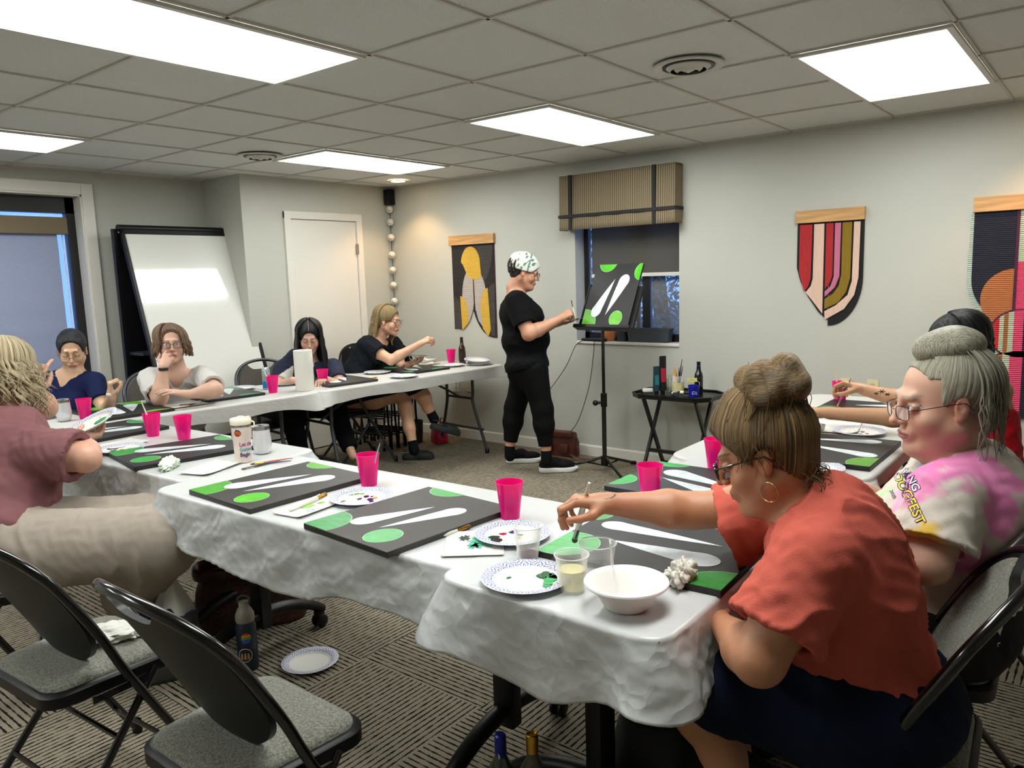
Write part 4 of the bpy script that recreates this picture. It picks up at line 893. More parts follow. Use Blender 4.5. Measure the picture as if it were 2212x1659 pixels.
towel('folded paper napkins behind the pink cup by the beer bottle', 2.68, 1.86, radians(12), .22, .14, seed=8, curl=.05)
towel('second paper napkin lying by the beer bottle, nearer the clogs person', 2.60, 1.74, radians(-12), .2, .12, seed=9, curl=.04)
def crumple(name, label, x, y, z, s_, seed, col=None, tail=.0):
    rs = np.random.RandomState(seed); bm = bmesh.new(); bmesh.ops.create_icosphere(bm, subdivisions=5, radius=1)
    for v in bm.verts:
        p = np.array(v.co); q = p*2.3+seed; nn = abs(float(noise3(q[0], q[1], q[2], seed)))*.55+abs(float(noise3(q[0]*2.7, q[1]*2.7, q[2]*2.7, seed+1)))*.28
        r_ = .62+nn*.9; v.co = Vector((p[0]*s_[0]*r_*(1+tail*max(0, p[0])), p[1]*s_[1]*r_, max(p[2]*s_[2]*r_+s_[2]*.55, .0)))
    me = bpy.data.meshes.new(name); bm.to_mesh(me); bm.free(); me.materials.append(col or M_towel); me.polygons.foreach_set('use_smooth', [True]*len(me.polygons))
    o = bpy.data.objects.new(name, me); o.location = (x, y, z); link(o); o.rotation_euler = (0, 0, seed*1.3); return tag(o, label, 'tissue', 'crumpled tissues')
crumple('crumpled_tissue', 'crumpled pale green stained tissue with a pointed corner, on the left training table', -.60, .08, TZ+.004, (.055, .04, .028), 3, mat('green_tinged_tissue', 'cfdccb', .9, bump=.6, bscale=60), 1.0)
crumple('crumpled_tissue', 'crumpled grey stained tissue beside the white foam bowl', -.535, -2.20, TZ+.006, (.05, .036, .040), 5, mat('dirty_tissue', 'dad7cc', .9, bump=.6, bscale=60, var=.15, vscale=25), .9)
crumple('crumpled_towel', 'crumpled white paper towel lying on the seat of the empty chair', -1.22, -.72, .474, (.11, .07, .022), 2, None, .5)['group'] = 'crumpled paper towels on chair seats'
t = thing('paper_towel', 'white paper towel sticking up in a point out of the grey tote', 'paper towel', (-.78, -.19, .235), radians(-40), 'used paper towels')
MB().grid(lambda u, v: ((u-.5)*.17*(1-v**1.1), .03*sin(u*7)*(1-v)+.02*v, v*.17), 14, 14).build('sheet', M_towel, t, 2)
# paper towel roll
t = thing('paper_towel_roll', 'full white paper towel roll standing on the table joint', 'paper towel roll', (1.105, 1.46, TZ+.004))
MB().lathe([(.021, 0), (.0625, 0), (.064, .003), (.064, .277), (.0625, .28), (.021, .28), (.021, 0)], 64, wob=lambda p: p).build('paper', mat('towel_roll_paper', 'e2dfd6', .9, bump=.9, bscale=40), t, True)
MB().lathe([(.0205, .001), (.0205, .279), (.019, .279), (.019, .001)], 32).build('cardboard_core', mat('cardboard', '9a8462', .8), t, True)
# glassware
M_clear = clear_mat('clear_plastic', .10); M_wine = clear_mat('white_wine', .45, 'f4ecae'); M_red = mat('red_wine', '4a0a16', .1, trans=.3)
def clearcup(label, x, y, r0, r1, h, fill, liq, name='clear_cup', ridges=True):
    t = thing(name, label, 'cup', (x, y, TZ+.006), 0)
    pr = [(0, .002), (r0-.002, .002), (r0, 0)]
    for k in range(1, 21):
        s_ = k/20; pr.append((r0+(r1-r0)*s_+(.0007*sin(k*1.6) if ridges and .2 < s_ < .8 else 0), h*s_))
    pr += [(r1+.0018, h), (r1+.0018, h-.002)]+[(r0+(r1-r0)*s_-.0012, h*s_) for s_ in (.97, .5, .05)]+[(0, .004)]
    MB().lathe(pr, 40).build('cup_wall', M_clear, t, True)
    MB().tube([((r1+.0012)*cos(a), (r1+.0012)*sin(a), h) for a in np.linspace(0, 2*pi, 40)[:-1]], .0013, 6, closed=True).build('rolled_rim', mat('frosted_rim', 'd9dde0', .2), t, True)
    if liq: MB().lathe([(0, .0045), (r0-.003, .0045), (r0+(r1-r0)*fill-.003, h*fill), (0, h*fill)], 32).build('drink', liq, t, True)
    return t
clearcup('clear plastic cup with a little red wine behind the green smeared plate', -.60, -1.79, .027, .038, .088, .16, M_red)
clearcup('clear plastic cup half full of white wine beside the white foam bowl', -.71, -2.005, .028, .040, .088, .6, M_wine)
clearcup('empty clear wide tumbler in front of the wet green canvas', -.58, -1.995, .036, .046, .075, .1, None, ridges=False)
t = thing('foam_bowl', 'white foam bowl nearest the camera, with a clear fork standing in it', 'bowl', (-.715, -2.155, TZ+.006)); 
MB().lathe([(0, 0), (.046, 0), (.05, .003), (.078, .048), (.094, .054), (.0955, .057), (.094, .0605), (.086, .0605), (.076, .055), (.047, .008), (0, .006)], 56).build('bowl_body', mat('white_foam', 'e6e3df', .4, sss=.1), t, True)
t = thing('plastic_fork', 'clear plastic fork standing in the white foam bowl', 'fork', (-.71, -2.135, TZ+.02), radians(40)); m_ = MB()
m_.tube(smoothpath([(0, 0, 0), (.004, .012, .05), (.0, .018, .10)]), .0035, 8, flat=.4).tube([(0, .018, .10), (-.005, .019, .112), (-.006, .020, .13)], .0022, 6).tube([(0, .018, .10), (.005, .019, .112), (.006, .020, .13)], .0022, 6).tube([(-.006, .02, .13), (0, .021, .137), (.006, .020, .13)], .0022, 6)
m_.build('fork_body', clear_mat('clear_fork', .3), t, True)
t = thing('metal_dish', 'small grey metal dish on the right folding table', 'dish', (1.40, -1.93, TZ+.008)); MB().lathe([(0, 0), (.028, 0), (.034, .026), (.035, .027), (.032, .026), (.026, .003), (0, .003)], 30).build('dish_body', M_steel, t, True)
crumple('snack_pieces', 'few orange snack pieces behind the metal dish', 1.50, -1.88, TZ+.010, (.03, .02, .012), 4, mat('orange_snack', 'c98a3e', .7))['category'] = 'snack'
bpy.data.objects['snack_pieces']['group'] = 'snacks'
# tumblers
def tumbler(name, label, x, y, prof, bandz, r, body, lid, z=TZ+.004):
    t = thing(name, label, 'tumbler', (x, y, z)); MB().lathe(prof, 48).build('tumbler_body', body, t, True)
    MB().lathe([(r-.001, bandz[0]), (r+.0008, bandz[0]), (r+.0008, bandz[1]), (r-.001, bandz[1])], 48).build('steel_band', M_steel, t, True); return t
M_pearl = mat('pearl_white_metal', 'd9d9dc', .22, .25, coat=.5); M_cream = mat('cream_powder_coat', 'dccbc0', .45); M_lidc = mat('cream_lid', 'e9e0c8', .4)
wt = [(0, 0), (.026, 0), (.034, .006), (.041, .035), (.041, .055), (.037, .10), (.0355, .122)]
def stemless(label, x, y):
    t = tumbler('wine_tumbler', label, x, y, wt, (.108, .122), .0358, M_pearl, None)
    MB().lathe([(0, .121), (.035, .121), (.0355, .124), (.034, .1265), (.03, .124), (0, .124)], 36).build('clear_lid', mat('smoky_lid', '9a9a9a', .1, trans=.4), t, True)
    MB().box((-.006, -.012, .124), (.006, .012, .129), bev=.001).build('lid_slider', M_steel, t)
stemless('pearl white stemless tumbler in front of the person in the navy blouse', -.355, 1.74); stemless('pearl white stemless tumbler directly behind the pumpkin tumbler', -.235, -.035)
pt = thing('travel_tumbler', 'cream travel tumbler with a pumpkin sticker and coloured lettering', 'tumbler', (-.375, -.105, TZ+.004), YAW-pi)     # local +x towards the camera
PR = [(0, 0), (.031, 0), (.034, .003), (.0355, .06), (.0365, .095), (.041, .105), (.0415, .150), (.0415, .152)]
MB().lathe(PR, 56).build('tumbler_body', M_cream, pt, True); MB().lathe([(.0415, .151), (.0422, .152), (.0422, .163), (.0415, .164)], 48).build('steel_band', M_steel, pt, True)
ld_ = MB().lathe([(.0425, .163), (.0435, .166), (.0435, .184), (.041, .188), (0, .190)], 48).build('lid', M_lidc, pt, True)
MB().box((-.008, -.012, .188), (.008, .012, .197), bev=.002).build('spout_cover', M_lidc, ld_); MB().box((-.01, .024, .187), (.008, .038, .195), bev=.002).build('lid_hinge', M_lidc, ld_)
MB().tube(smoothpath([(0, .043, .175), (0, .056, .168), (0, .054, .150), (0, .044, .152)], 6), .0035, 8).build('carry_loop', M_lidc, pt, True)
def wrap(u, z, r): a = u/r; return Vector((r*cos(a), r*sin(a), z))
def sticker(name, poly, r, z0_, u0, mt, parent, lift=.0006, n=1):
    """flat outline (u right, v up) wrapped round the cylinder; u to the right seen from outside is +y local"""
    bm = bmesh.new(); vs = [bm.verts.new((x, y, 0)) for x, y in poly]; bm.faces.new(vs); bmesh.ops.triangulate(bm, faces=bm.faces[:])
    bmesh.ops.subdivide_edges(bm, edges=bm.edges[:], cuts=2, use_grid_fill=True)
    V = [wrap(v.co.x+u0, v.co.y+z0_, r+lift) for v in bm.verts]; bm.verts.index_update(); F = [tuple(v.index for v in f.verts) for f in bm.faces]; bm.free()
    return MB().add(V, F).build(name, mt, parent)
def S(c): return mat('sticker_'+c, c, .4)
st_ = sticker('pumpkin_sticker', circ(0, 0, .0165, .0155, 24), .0415, .130, -.002, S('eee6dc'), pt, .0003)
sticker('pumpkin_edge', circ(0, 0, .0152, .0142, 24), .0415, .130, -.002, S('171312'), st_, .0005); sticker('pumpkin_face', circ(0, -.001, .013, .0115, 24), .0415, .130, -.002, S('d0592a'), st_, .0008)
for pl in ([(-.008, .004), (-.001, .001), (-.006, -.001)], [(.008, .004), (.001, .001), (.006, -.001)], [(-.0015, -.002), (.0015, -.002), (0, .001)], [(-.009, -.004), (-.006, -.0055), (-.004, -.004), (-.002, -.006), (0, -.0045), (.002, -.006), (.004, -.004), (.006, -.0055), (.009, -.004), (.005, -.0095), (-.005, -.0095)]):
    sticker('carved_feature', pl, .0415, .130, -.002, S('171312'), st_, .0011)
sticker('stalk', [(-.012, .008), (-.006, .0125), (-.008, .018), (-.002, .0145), (.006, .014), (.012, .008), (0, .010)], .0415, .130, -.002, S('171312'), st_, .0011)
sticker('side_label', [(-.006, -.02), (.006, -.02), (.006, .02), (-.006, .02)], .041, .132, -.042, S('24345c'), pt, .0008)
def text_mesh(name, s_, size, M, mt, parent=None, depth=.0004, bend=None, align='LEFT', shear=0):
    cu = bpy.data.curves.new('t', 'FONT'); cu.body = s_; cu.size = size; cu.extrude = depth; cu.align_x = align; cu.shear = shear; cu.resolution_u = 3; cu.offset = size*.012
    o = bpy.data.objects.new('t', cu); sc.collection.objects.link(o); dg = bpy.context.evaluated_depsgraph_get(); me = bpy.data.meshes.new_from_object(o.evaluated_get(dg)); bpy.data.objects.remove(o)
    for v in me.vertices: v.co = bend(v.co) if bend else M @ v.co
    me.materials.clear(); me.materials.append(mt); ob = bpy.data.objects.new(name, me); return link(ob, parent)
for s_, zz, c in (('Let the', .073, 'a0327a'), ('Games', .052, '4f9aa8'), ('Begin', .029, '2b2a6a')):
    text_mesh('lettering', s_, .0215, None, S(c), pt, bend=lambda co, zz=zz: wrap(co.x*.95+.000, zz+co.y*1.15, .0362+co.z+(.0005 if zz > .06 else 0)))
# can, bottles
def bottle(name, label, x, y, z, prof, glass, group=None, rz=0):
    t = thing(name, label, 'bottle', (x, y, z), rz, group); MB().lathe(prof, 40).build('glass_body', glass, t, True); return t
M_amber = mat('amber_glass', '2a1408', .05, coat=.6); beer = [(0, .002), (.028, 0), (.0305, .006), (.0305, .125), (.027, .145), (.0165, .17), (.0135, .205), (.0135, .222), (.0145, .224), (.0145, .232), (0, .233)]
t = bottle('beer_bottle', 'brown beer bottle on the far corner table beside the plate stack', 2.79, 1.50, TZ+.004, beer, M_amber); MB().lathe([(.0308, .03), (.0311, .03), (.0311, .105), (.0308, .105)], 30).build('paper_label', mat('dark_label', '24150f', .5), t, True)
t = thing('drink_can', 'blue and white drink can left of the paper towel roll', 'can', (1.0, 1.76, TZ+.004)); MB().lathe([(0, .002), (.024, 0), (.0285, .008), (.0285, .142), (.024, .154), (.0235, .156), (.022, .153), (0, .152)], 36).build('can_body', mat('pale_can', 'b8c8cc', .25, .6, var=.3, vscale=30), t, True)
MB().lathe([(.0287, .012), (.0288, .012), (.0288, .06), (.0287, .06)], 36).build('blue_band', mat('blue_can_print', '1c7ab0', .3), t, True)
# floor things
M_dkgreen = mat('green_glass', '24301a', .05, coat=.6); wineb = [(0, .003), (.033, 0), (.0365, .008), (.0365, .19), (.032, .215), (.017, .245), (.0145, .26), (.0145, .305), (0, .306)]
t = bottle('wine_bottle', 'green wine bottle with blue foil top at the bottom edge of the view', -.735, -1.785, 0, wineb, M_dkgreen, 'wine bottles on the carpet'); f_ = MB().lathe([(.0148, .238), (.016, .24), (.0155, .305), (.012, .309), (0, .309)], 30).build('blue_foil', mat('blue_foil', '1c2a86', .3, .4, bump=.3, bscale=90), t, True)
MB().lathe([(0, 0), (.008, 0), (.0085, .001)], 24, 0, TR(-.0155, -.003, .255) @ Matrix.Rotation(-pi/2, 4, 'Y')).build('round_emblem', mat('pale_blue_print', '8a93c4', .4), f_)
t = bottle('wine_bottle', 'clear wine bottle with gold screw cap at the bottom edge of the view', -.69, -1.855, 0, wineb, clear_mat('olive_clear_glass', .5, '5a5d48'), 'wine bottles on the carpet'); MB().lathe([(.0150, .262), (.0165, .262), (.0162, .285), (.0168, .288), (.0162, .291), (.0168, .295), (.0162, .31), (.014, .312), (.0135, .308), (0, .308)], 36).build('gold_cap', mat('gold_cap', 'c79a3e', .25, .9), t, True)
t = thing('water_bottle', 'navy flip-top water bottle with stickers standing on the carpet', 'bottle', (-.60, -.39, 0), YAW-pi)
MB().lathe([(0, 0), (.036, 0), (.039, .004), (.039, .175), (.034, .195), (.0325, .20)], 44).build('bottle_body', mat('navy_powder_coat', '1b2533', .4), t, True)
ld_ = MB().lathe([(.034, .196), (.036, .205), (.035, .225), (.026, .245), (.020, .252), (.018, .275), (0, .277)], 40).build('grey_lid', mat('beige_lid', '8e857a', .45), t, True)
MB().tube(smoothpath([(0, -.017, .262), (0, -.022, .285), (0, 0, .298), (0, .022, .285), (0, .017, .262)], 6), .0045, 8).build('carry_handle', mat('dark_handle', '3a3c3b', .5), ld_, True)
for c, v0, v1 in (('c8341f', .022, .014), ('dc8a1e', .014, .006), ('5f9a3a', .006, -.004), ('2f4fa8', -.004, -.02)): sticker('rainbow_sticker', clip_poly(circ(0, 0, .019, .022, 26), -.02, .02, v1, v0), .039, .138, .012, S(c), t)
st_ = sticker('round_sticker', circ(0, 0, .027, .028, 30), .039, .070, .004, S('e4ded4'), t, .0004); sticker('sticker_picture', circ(0, 0, .0245, .0255, 30), .039, .070, .004, S('141a2e'), st_, .0007)
for dx in (-.013, 0, .012): sticker('gold_figure', [(dx-.004, -.016), (dx+.005, -.016), (dx+.004, .004), (dx, .012), (dx-.003, .004)], .039, .070, .004, S('b98a55'), st_, .001)
def bag(name, label, cat, x, y, rz, lx, ly, h, body, seed=1, puff=.10, holes=False):
    t = thing(name, label, cat, (x, y, 0), rz); V = []; F = []; n_ = 48; K = 14
    for k in range(K+1):
        s_ = k/K
        for i in range(n_):
            a = 2*pi*i/n_; e = .55; cx_ = abs(cos(a))**e*(1 if cos(a) > 0 else -1); sy_ = abs(sin(a))**e*(1 if sin(a) > 0 else -1)
            b_ = 1+puff*sin(pi*s_)+.02*sin(a*5+k+seed)-.06*s_; V.append((cx_*lx/2*b_, sy_*ly/2*b_*(1-.25*s_*(0 if holes else 1)), h*s_+.006*sin(a*3+seed)*s_))
    F = [(k*n_+i, k*n_+(i+1) % n_, (k+1)*n_+(i+1) % n_, (k+1)*n_+i) for k in range(K) for i in range(n_)]+[tuple(range(n_))[::-1]]
    o = MB().add(V, F).build('bag_body', body, t, 2); so = o.modifiers.new('s', 'SOLIDIFY'); so.thickness = .004; return t
M_leather = mat('brown_leather', '4a2316', .35, bump=.3, bscale=60, var=.3, vscale=14); M_wicker = mat('brown_wicker', '4b2a18', .7, bump=1, bscale=110, var=.5, vscale=70)
t = bag('wicker_tote', 'brown woven tote with leather top band under the middle table', 'bag', -.34, -.03, radians(-30), .44, .20, .24, M_wicker)
MB().tube([(.224*abs(cos(a))**.55*(1 if cos(a) > 0 else -1), .085*abs(sin(a))**.55*(1 if sin(a) > 0 else -1), .262) for a in np.linspace(0, 2*pi, 40)[:-1]], .016, 8, closed=True, flat=1.8, up=Vector((0, 0, 1))).build('leather_band', M_leather, t, True)
for s_ in (-1, 1): MB().tube(smoothpath([(-.10, s_*.09, .25), (-.07, s_*.10, .33), (0, s_*.085, .36), (.07, s_*.10, .33), (.10, s_*.09, .25)], 6), .008, 8).build('strap', M_leather, t, True)
t = bag('perforated_tote', 'grey rubber tote with punched holes and navy lining, below the mauve-shirted person', 'bag', -.80, -.18, radians(-25), .22, .14, .25, mat('grey_rubber', '3c3c3a', .6), holes=True)
MB().grid(lambda u, v: ((u-.5)*.21, (v-.5)*.11, .245+.02*sin(u*7)*cos(v*5)), 10, 8).build('navy_lining', mat('navy_lining', '141d33', .8), t, 2)
for k in range(9): MB().lathe([(0, 0), (.008, 0), (.008, .002)], 14, 0, TR(-.08+.08*(k % 3)+.02*(k//3 % 2), -.075, .06+.06*(k//3)) @ Matrix.Rotation(pi/2, 4, 'X')).build('punched_hole', M_black, t)
t = bag('backpack', 'black backpack slumped on the carpet at the bottom of the view', 'bag', -.30, -2.02, radians(20), .34, .26, .30, mat('black_nylon', '070708', .7, bump=.3, bscale=50), puff=.16)
MB().ball((0, 0, .27), (.15, .11, .07)).build('top_flap', mat('black_nylon', '070708', .7), t, True)
MB().tube(smoothpath([(-.03, .0, .32), (0, 0, .365), (.04, .0, .36), (.07, .02, .31)], 6), .012, 8).build('grab_handle', M_black, t, True)
t = bag('leather_satchel', 'brown leather satchel leaning on the baseboard behind the standing person', 'bag', 2.98, .62, radians(92), .34, .10, .20, M_leather)
MB().box((-.155, -.0, .16), (.155, .058, .215), bev=.015).build('flap', M_leather, t, True)
for s_ in (-1, 1): MB().box((s_*.075-.045, .045, .03), (s_*.075+.045, .075, .11), bev=.012).build('front_pocket', M_leather, t, True)
MB().tube(smoothpath([(-.14, .05, .03), (-.22, .08, .015), (-.33, .07, .016), (-.38, .09, .018), (-.34, .12, .018), (-.1, .13, .012), (.1, .10, .014)], 8), .015, 8, flat=.35).build('shoulder_strap', M_leather, t, True)
t = bag('pink_bag', 'bright pink handbag on the carpet under the far corner table', 'bag', 2.83, 1.86, radians(60), .22, .13, .15, mat('pink_vinyl', 'b01840', .4))
for s_ in (-1, 1): MB().tube(smoothpath([(-.06, s_*.03, .14), (-.05, s_*.035, .21), (.05, s_*.035, .21), (.06, s_*.03, .14)], 6), .006, 8).build('handle', mat('pink_vinyl', 'b01840', .4), t, True)
t = thing('waste_bin', 'dark green round bin on the carpet by the clogged foot', 'bin', (2.72, 2.05, 0)); MB().lathe([(0, 0), (.06, 0), (.07, .20), (.066, .20), (.056, .006), (0, .006)], 32).build('bin_wall', mat('dark_olive_plastic', '20241f', .5), t, True)
t = thing('step_stool', 'low wooden stool with open frame under the left folding table', 'stool', (.92, 2.34, 0), radians(20))
MB().box((-.14, -.12, .28), (.14, .12, .305), bev=.006).build('seat', mat('weathered_wood', '5c5343', .7, var=.3, vscale=20), t)
for sx in (-1, 1):
    for sy in (-1, 1): MB().tube([(sx*.11, sy*.09, .28), (sx*.15, sy*.13, 0)], .012, 8).build('leg', mat('weathered_wood', '5c5343', .7), t, True)
# white carrier bag hanging under the middle table
t = thing('carrier_bag', 'thin white plastic bag hanging below the middle tablecloth', 'plastic bag', (-.60, -.46, .46), 0); m_ = MB()
def cbf(u, v):
    a = 2*pi*u; r_ = (.012+.055*sin(pi*min(1, v*1.05))**.7)*(1+.22*sin(a*3+v*5)+.12*sin(a*7+v*9)); return (r_*cos(a)*.7, r_*sin(a), (1-v)*.19-.02)
m_.grid(cbf, 48, 24).build('bag_film', mat('white_film', 'd0d0cc', .25, translucent=.35), t, 2)
o = MB().box((-.0006, -.035, -.008), (.0006, .035, .008)).build('yellow_tape', mat('yellow_tape', 'd8cc52', .6)); o.location = (-.815, -.47, .63); o.rotation_euler = (radians(-12), 0, radians(2)); tag(o, 'short strip of yellow tape stuck on the hanging cloth of the middle table', 'tape')
# ---- things on the tray table (top at z .616)
tx, ty, tz = 2.83, -.53, .616
t = thing('paint_tube', 'white topped short paint tube lying at the left end of the tray table', 'paint tube', (tx-.03, ty+.215, tz), radians(-60), 'paint tubes'); MB().box((-.05, -.028, 0), (.03, .028, .030), bev=.012).build('tube_body', mat('white_tube', 'dcd8d2', .4), t, True); MB().box((-.056, -.03, .0), (-.046, .03, .018), bev=.002).build('crimp', M_black, t)
def stand_tube(lb, x, y, h, wd, cols, rz=radians(60)):
    t = thing('paint_tube', lb, 'paint tube', (x, y, tz), rz, 'paint tubes')
    def f(u, v): a = 2*pi*u; k = 1-v; ry = wd*(1-.05*v); rx = .020*(k**.8)+.0015; return (rx*cos(a), ry*sin(a), .022+v*(h-.022))
    MB().grid(f, 32, 12).build('tube_body', mat('tube_'+cols[0], cols[0], .3), t, True); MB().lathe([(0, 0), (.016, 0), (.015, .022), (0, .022)], 20).build('cap', M_black, t, True)
    MB().grid(lambda u, v: (-(.020*((1-(.25+v*.4))**.8)*cos((u-.5)*1.6)+.0025), wd*.98*sin((u-.5)*1.6), .022+(.25+v*.4)*(h-.022)), 10, 4).build('printed_band', mat('band_'+cols[1], cols[1], .35), t, True); return t
stand_tube('teal labelled paint tube standing on the tray table', tx-.07, ty+.135, .20, .026, ('15343a', '1f7078')); stand_tube('tall black paint tube with red band standing on the tray table', tx-.02, ty+.11, .27, .030, ('121214', 'a02038'))
t = thing('brush_jar', 'glass jar full of brushes on the tray table', 'jar', (tx+.0, ty+.0, tz)); MB().lathe([(0, .002), (.038, 0), (.042, .006), (.042, .10), (.036, .115), (.036, .13), (.033, .13), (.033, .115), (.039, .10), (.039, .008), (0, .006)], 36).build('jar_glass', M_clear, t, True); MB().lathe([(.0425, .02), (.0428, .02), (.0428, .085), (.0425, .085)], 36).build('paper_label', mat('cream_label', 'c9c190', .6, var=.2, vscale=60), t, True)
for k, (c, a, r_, h) in enumerate((('2a1418', 1.9, .02, .25), ('151515', 3.4, .022, .19), ('202020', 2.7, .03, .20), ('c98a2c', 4.9, .03, .19), ('d8a040', 5.3, .034, .18), ('b5772a', 4.5, .022, .185))):
    brush(['dark red long brush sticking up highest from the jar', 'black brush leaning left in the jar', 'thick black brush in the jar', 'yellow wooden brush leaning right in the jar', 'second yellow wooden brush at the right of the jar', 'brown wooden brush in the middle of the jar'][k], (tx-.01*cos(a), ty+.01*sin(a), tz+.01), (tx+r_*.4, ty+r_*cos(a+1.2)*1.4, tz+h), handle=c, w_=.004, group='brushes in the jar')
t = thing('clear_jar', 'small pale glass bottle behind the black tube on the tray table', 'bottle', (tx+.05, ty+.09, tz)); MB().lathe([(0, 0), (.022, 0), (.024, .09), (.012, .11), (.012, .125), (0, .125)], 28).build('glass', clear_mat('milky_glass', .5, 'b9bfae'), t, True)
t = bottle('beer_bottle', 'dark bottle with a blue neck label behind the blue bucket on the tray table', tx+.06, ty-.13, tz, beer, mat('black_glass', '0b0b0e', .08, coat=.5)); MB().lathe([(.0155, .172), (.0148, .172), (.0138, .205), (.0142, .205)], 30).build('blue_neck_label', mat('blue_label', '1c3f9a', .4), t, True)
t = thing('mini_bucket', 'small royal blue bucket with white roof emblem on the tray table', 'bucket', (tx-.06, ty-.15, tz), radians(212))
MB().lathe([(0, 0), (.034, 0), (.040, .072), (.0415, .073), (.0415, .080), (.039, .080), (.033, .003), (0, .003)], 36).build('bucket_body', mat('royal_blue_plastic', '14188c', .3), t, True)
MB().tube(smoothpath([(0, -.041, .076), (-.02, -.036, .10), (-.03, 0, .115), (-.02, .036, .10), (0, .041, .076)], 6), .0015, 6).build('wire_handle', M_steel, t, True)
em = MB(); 
for a, b in (((-.016, .02), (-.016, .034)), ((-.016, .034), (-.007, .042)), ((-.007, .042), (.003, .036)), ((.003, .036), (.012, .038)), ((.012, .038), (.017, .030)), ((.017, .030), (.017, .02)), ((.017, .02), (-.016, .02))): em.tube([wrap(a[0], a[1], .0375), wrap(b[0], b[1], .0375)], .0010, 6)
em.build('roof_emblem', S('e8e8ec'), t); text_mesh('emblem_lettering', "LOWE'S", .0075, None, S('e8e8ec'), t, bend=lambda co: wrap(co.x-.0135, co.y+.0225, .0368+co.z))
t = thing('sticky_note', 'yellow paper tag standing above the blue bucket', 'note', (tx-.045, ty-.13, tz+.10), radians(212)); MB().box((0, -.034, 0), (.001, .034, .028)).build('paper', mat('yellow_paper', 'd9d27a', .8), t)
for k in range(2): MB().box((.0011, -.026+.005*k, .009+.009*k), (.0014, .024-.006*k, .0115+.009*k)).build('pencil_line', mat('faint_pencil', '8c8a55', .8), t)
for lb, p0, p1, c in (('grey squeezed paint tube lying in front of the brush jar', (tx-.12, ty-.05, tz+.016), (tx-.05, ty+.02, tz+.016), '3a3f44'), ('black paint tube lying between the jar and the blue bucket', (tx-.02, ty-.10, tz+.016), (tx-.03, ty-.01, tz+.018), '15181b')):
    a = Vector(p0); b = Vector(p1); t = thing('paint_tube', lb, 'paint tube', p0, 0, 'paint tubes'); d = b-a
    MB().tube([Vector((0, 0, 0)), d*.5, d*.9, d], [.020, .016, .014, .012], 14, flat=.7).build('tube_body', mat('tube_'+c, c, .3), t, True); MB().tube([d, d*1.2], .010, 12).build('cap', M_black, t, True); MB().tube([d*.45, d*.75], [.0168, .0152], 14, flat=.72).build('white_band', mat('white_tube', 'dcd8d2', .4), t, True)
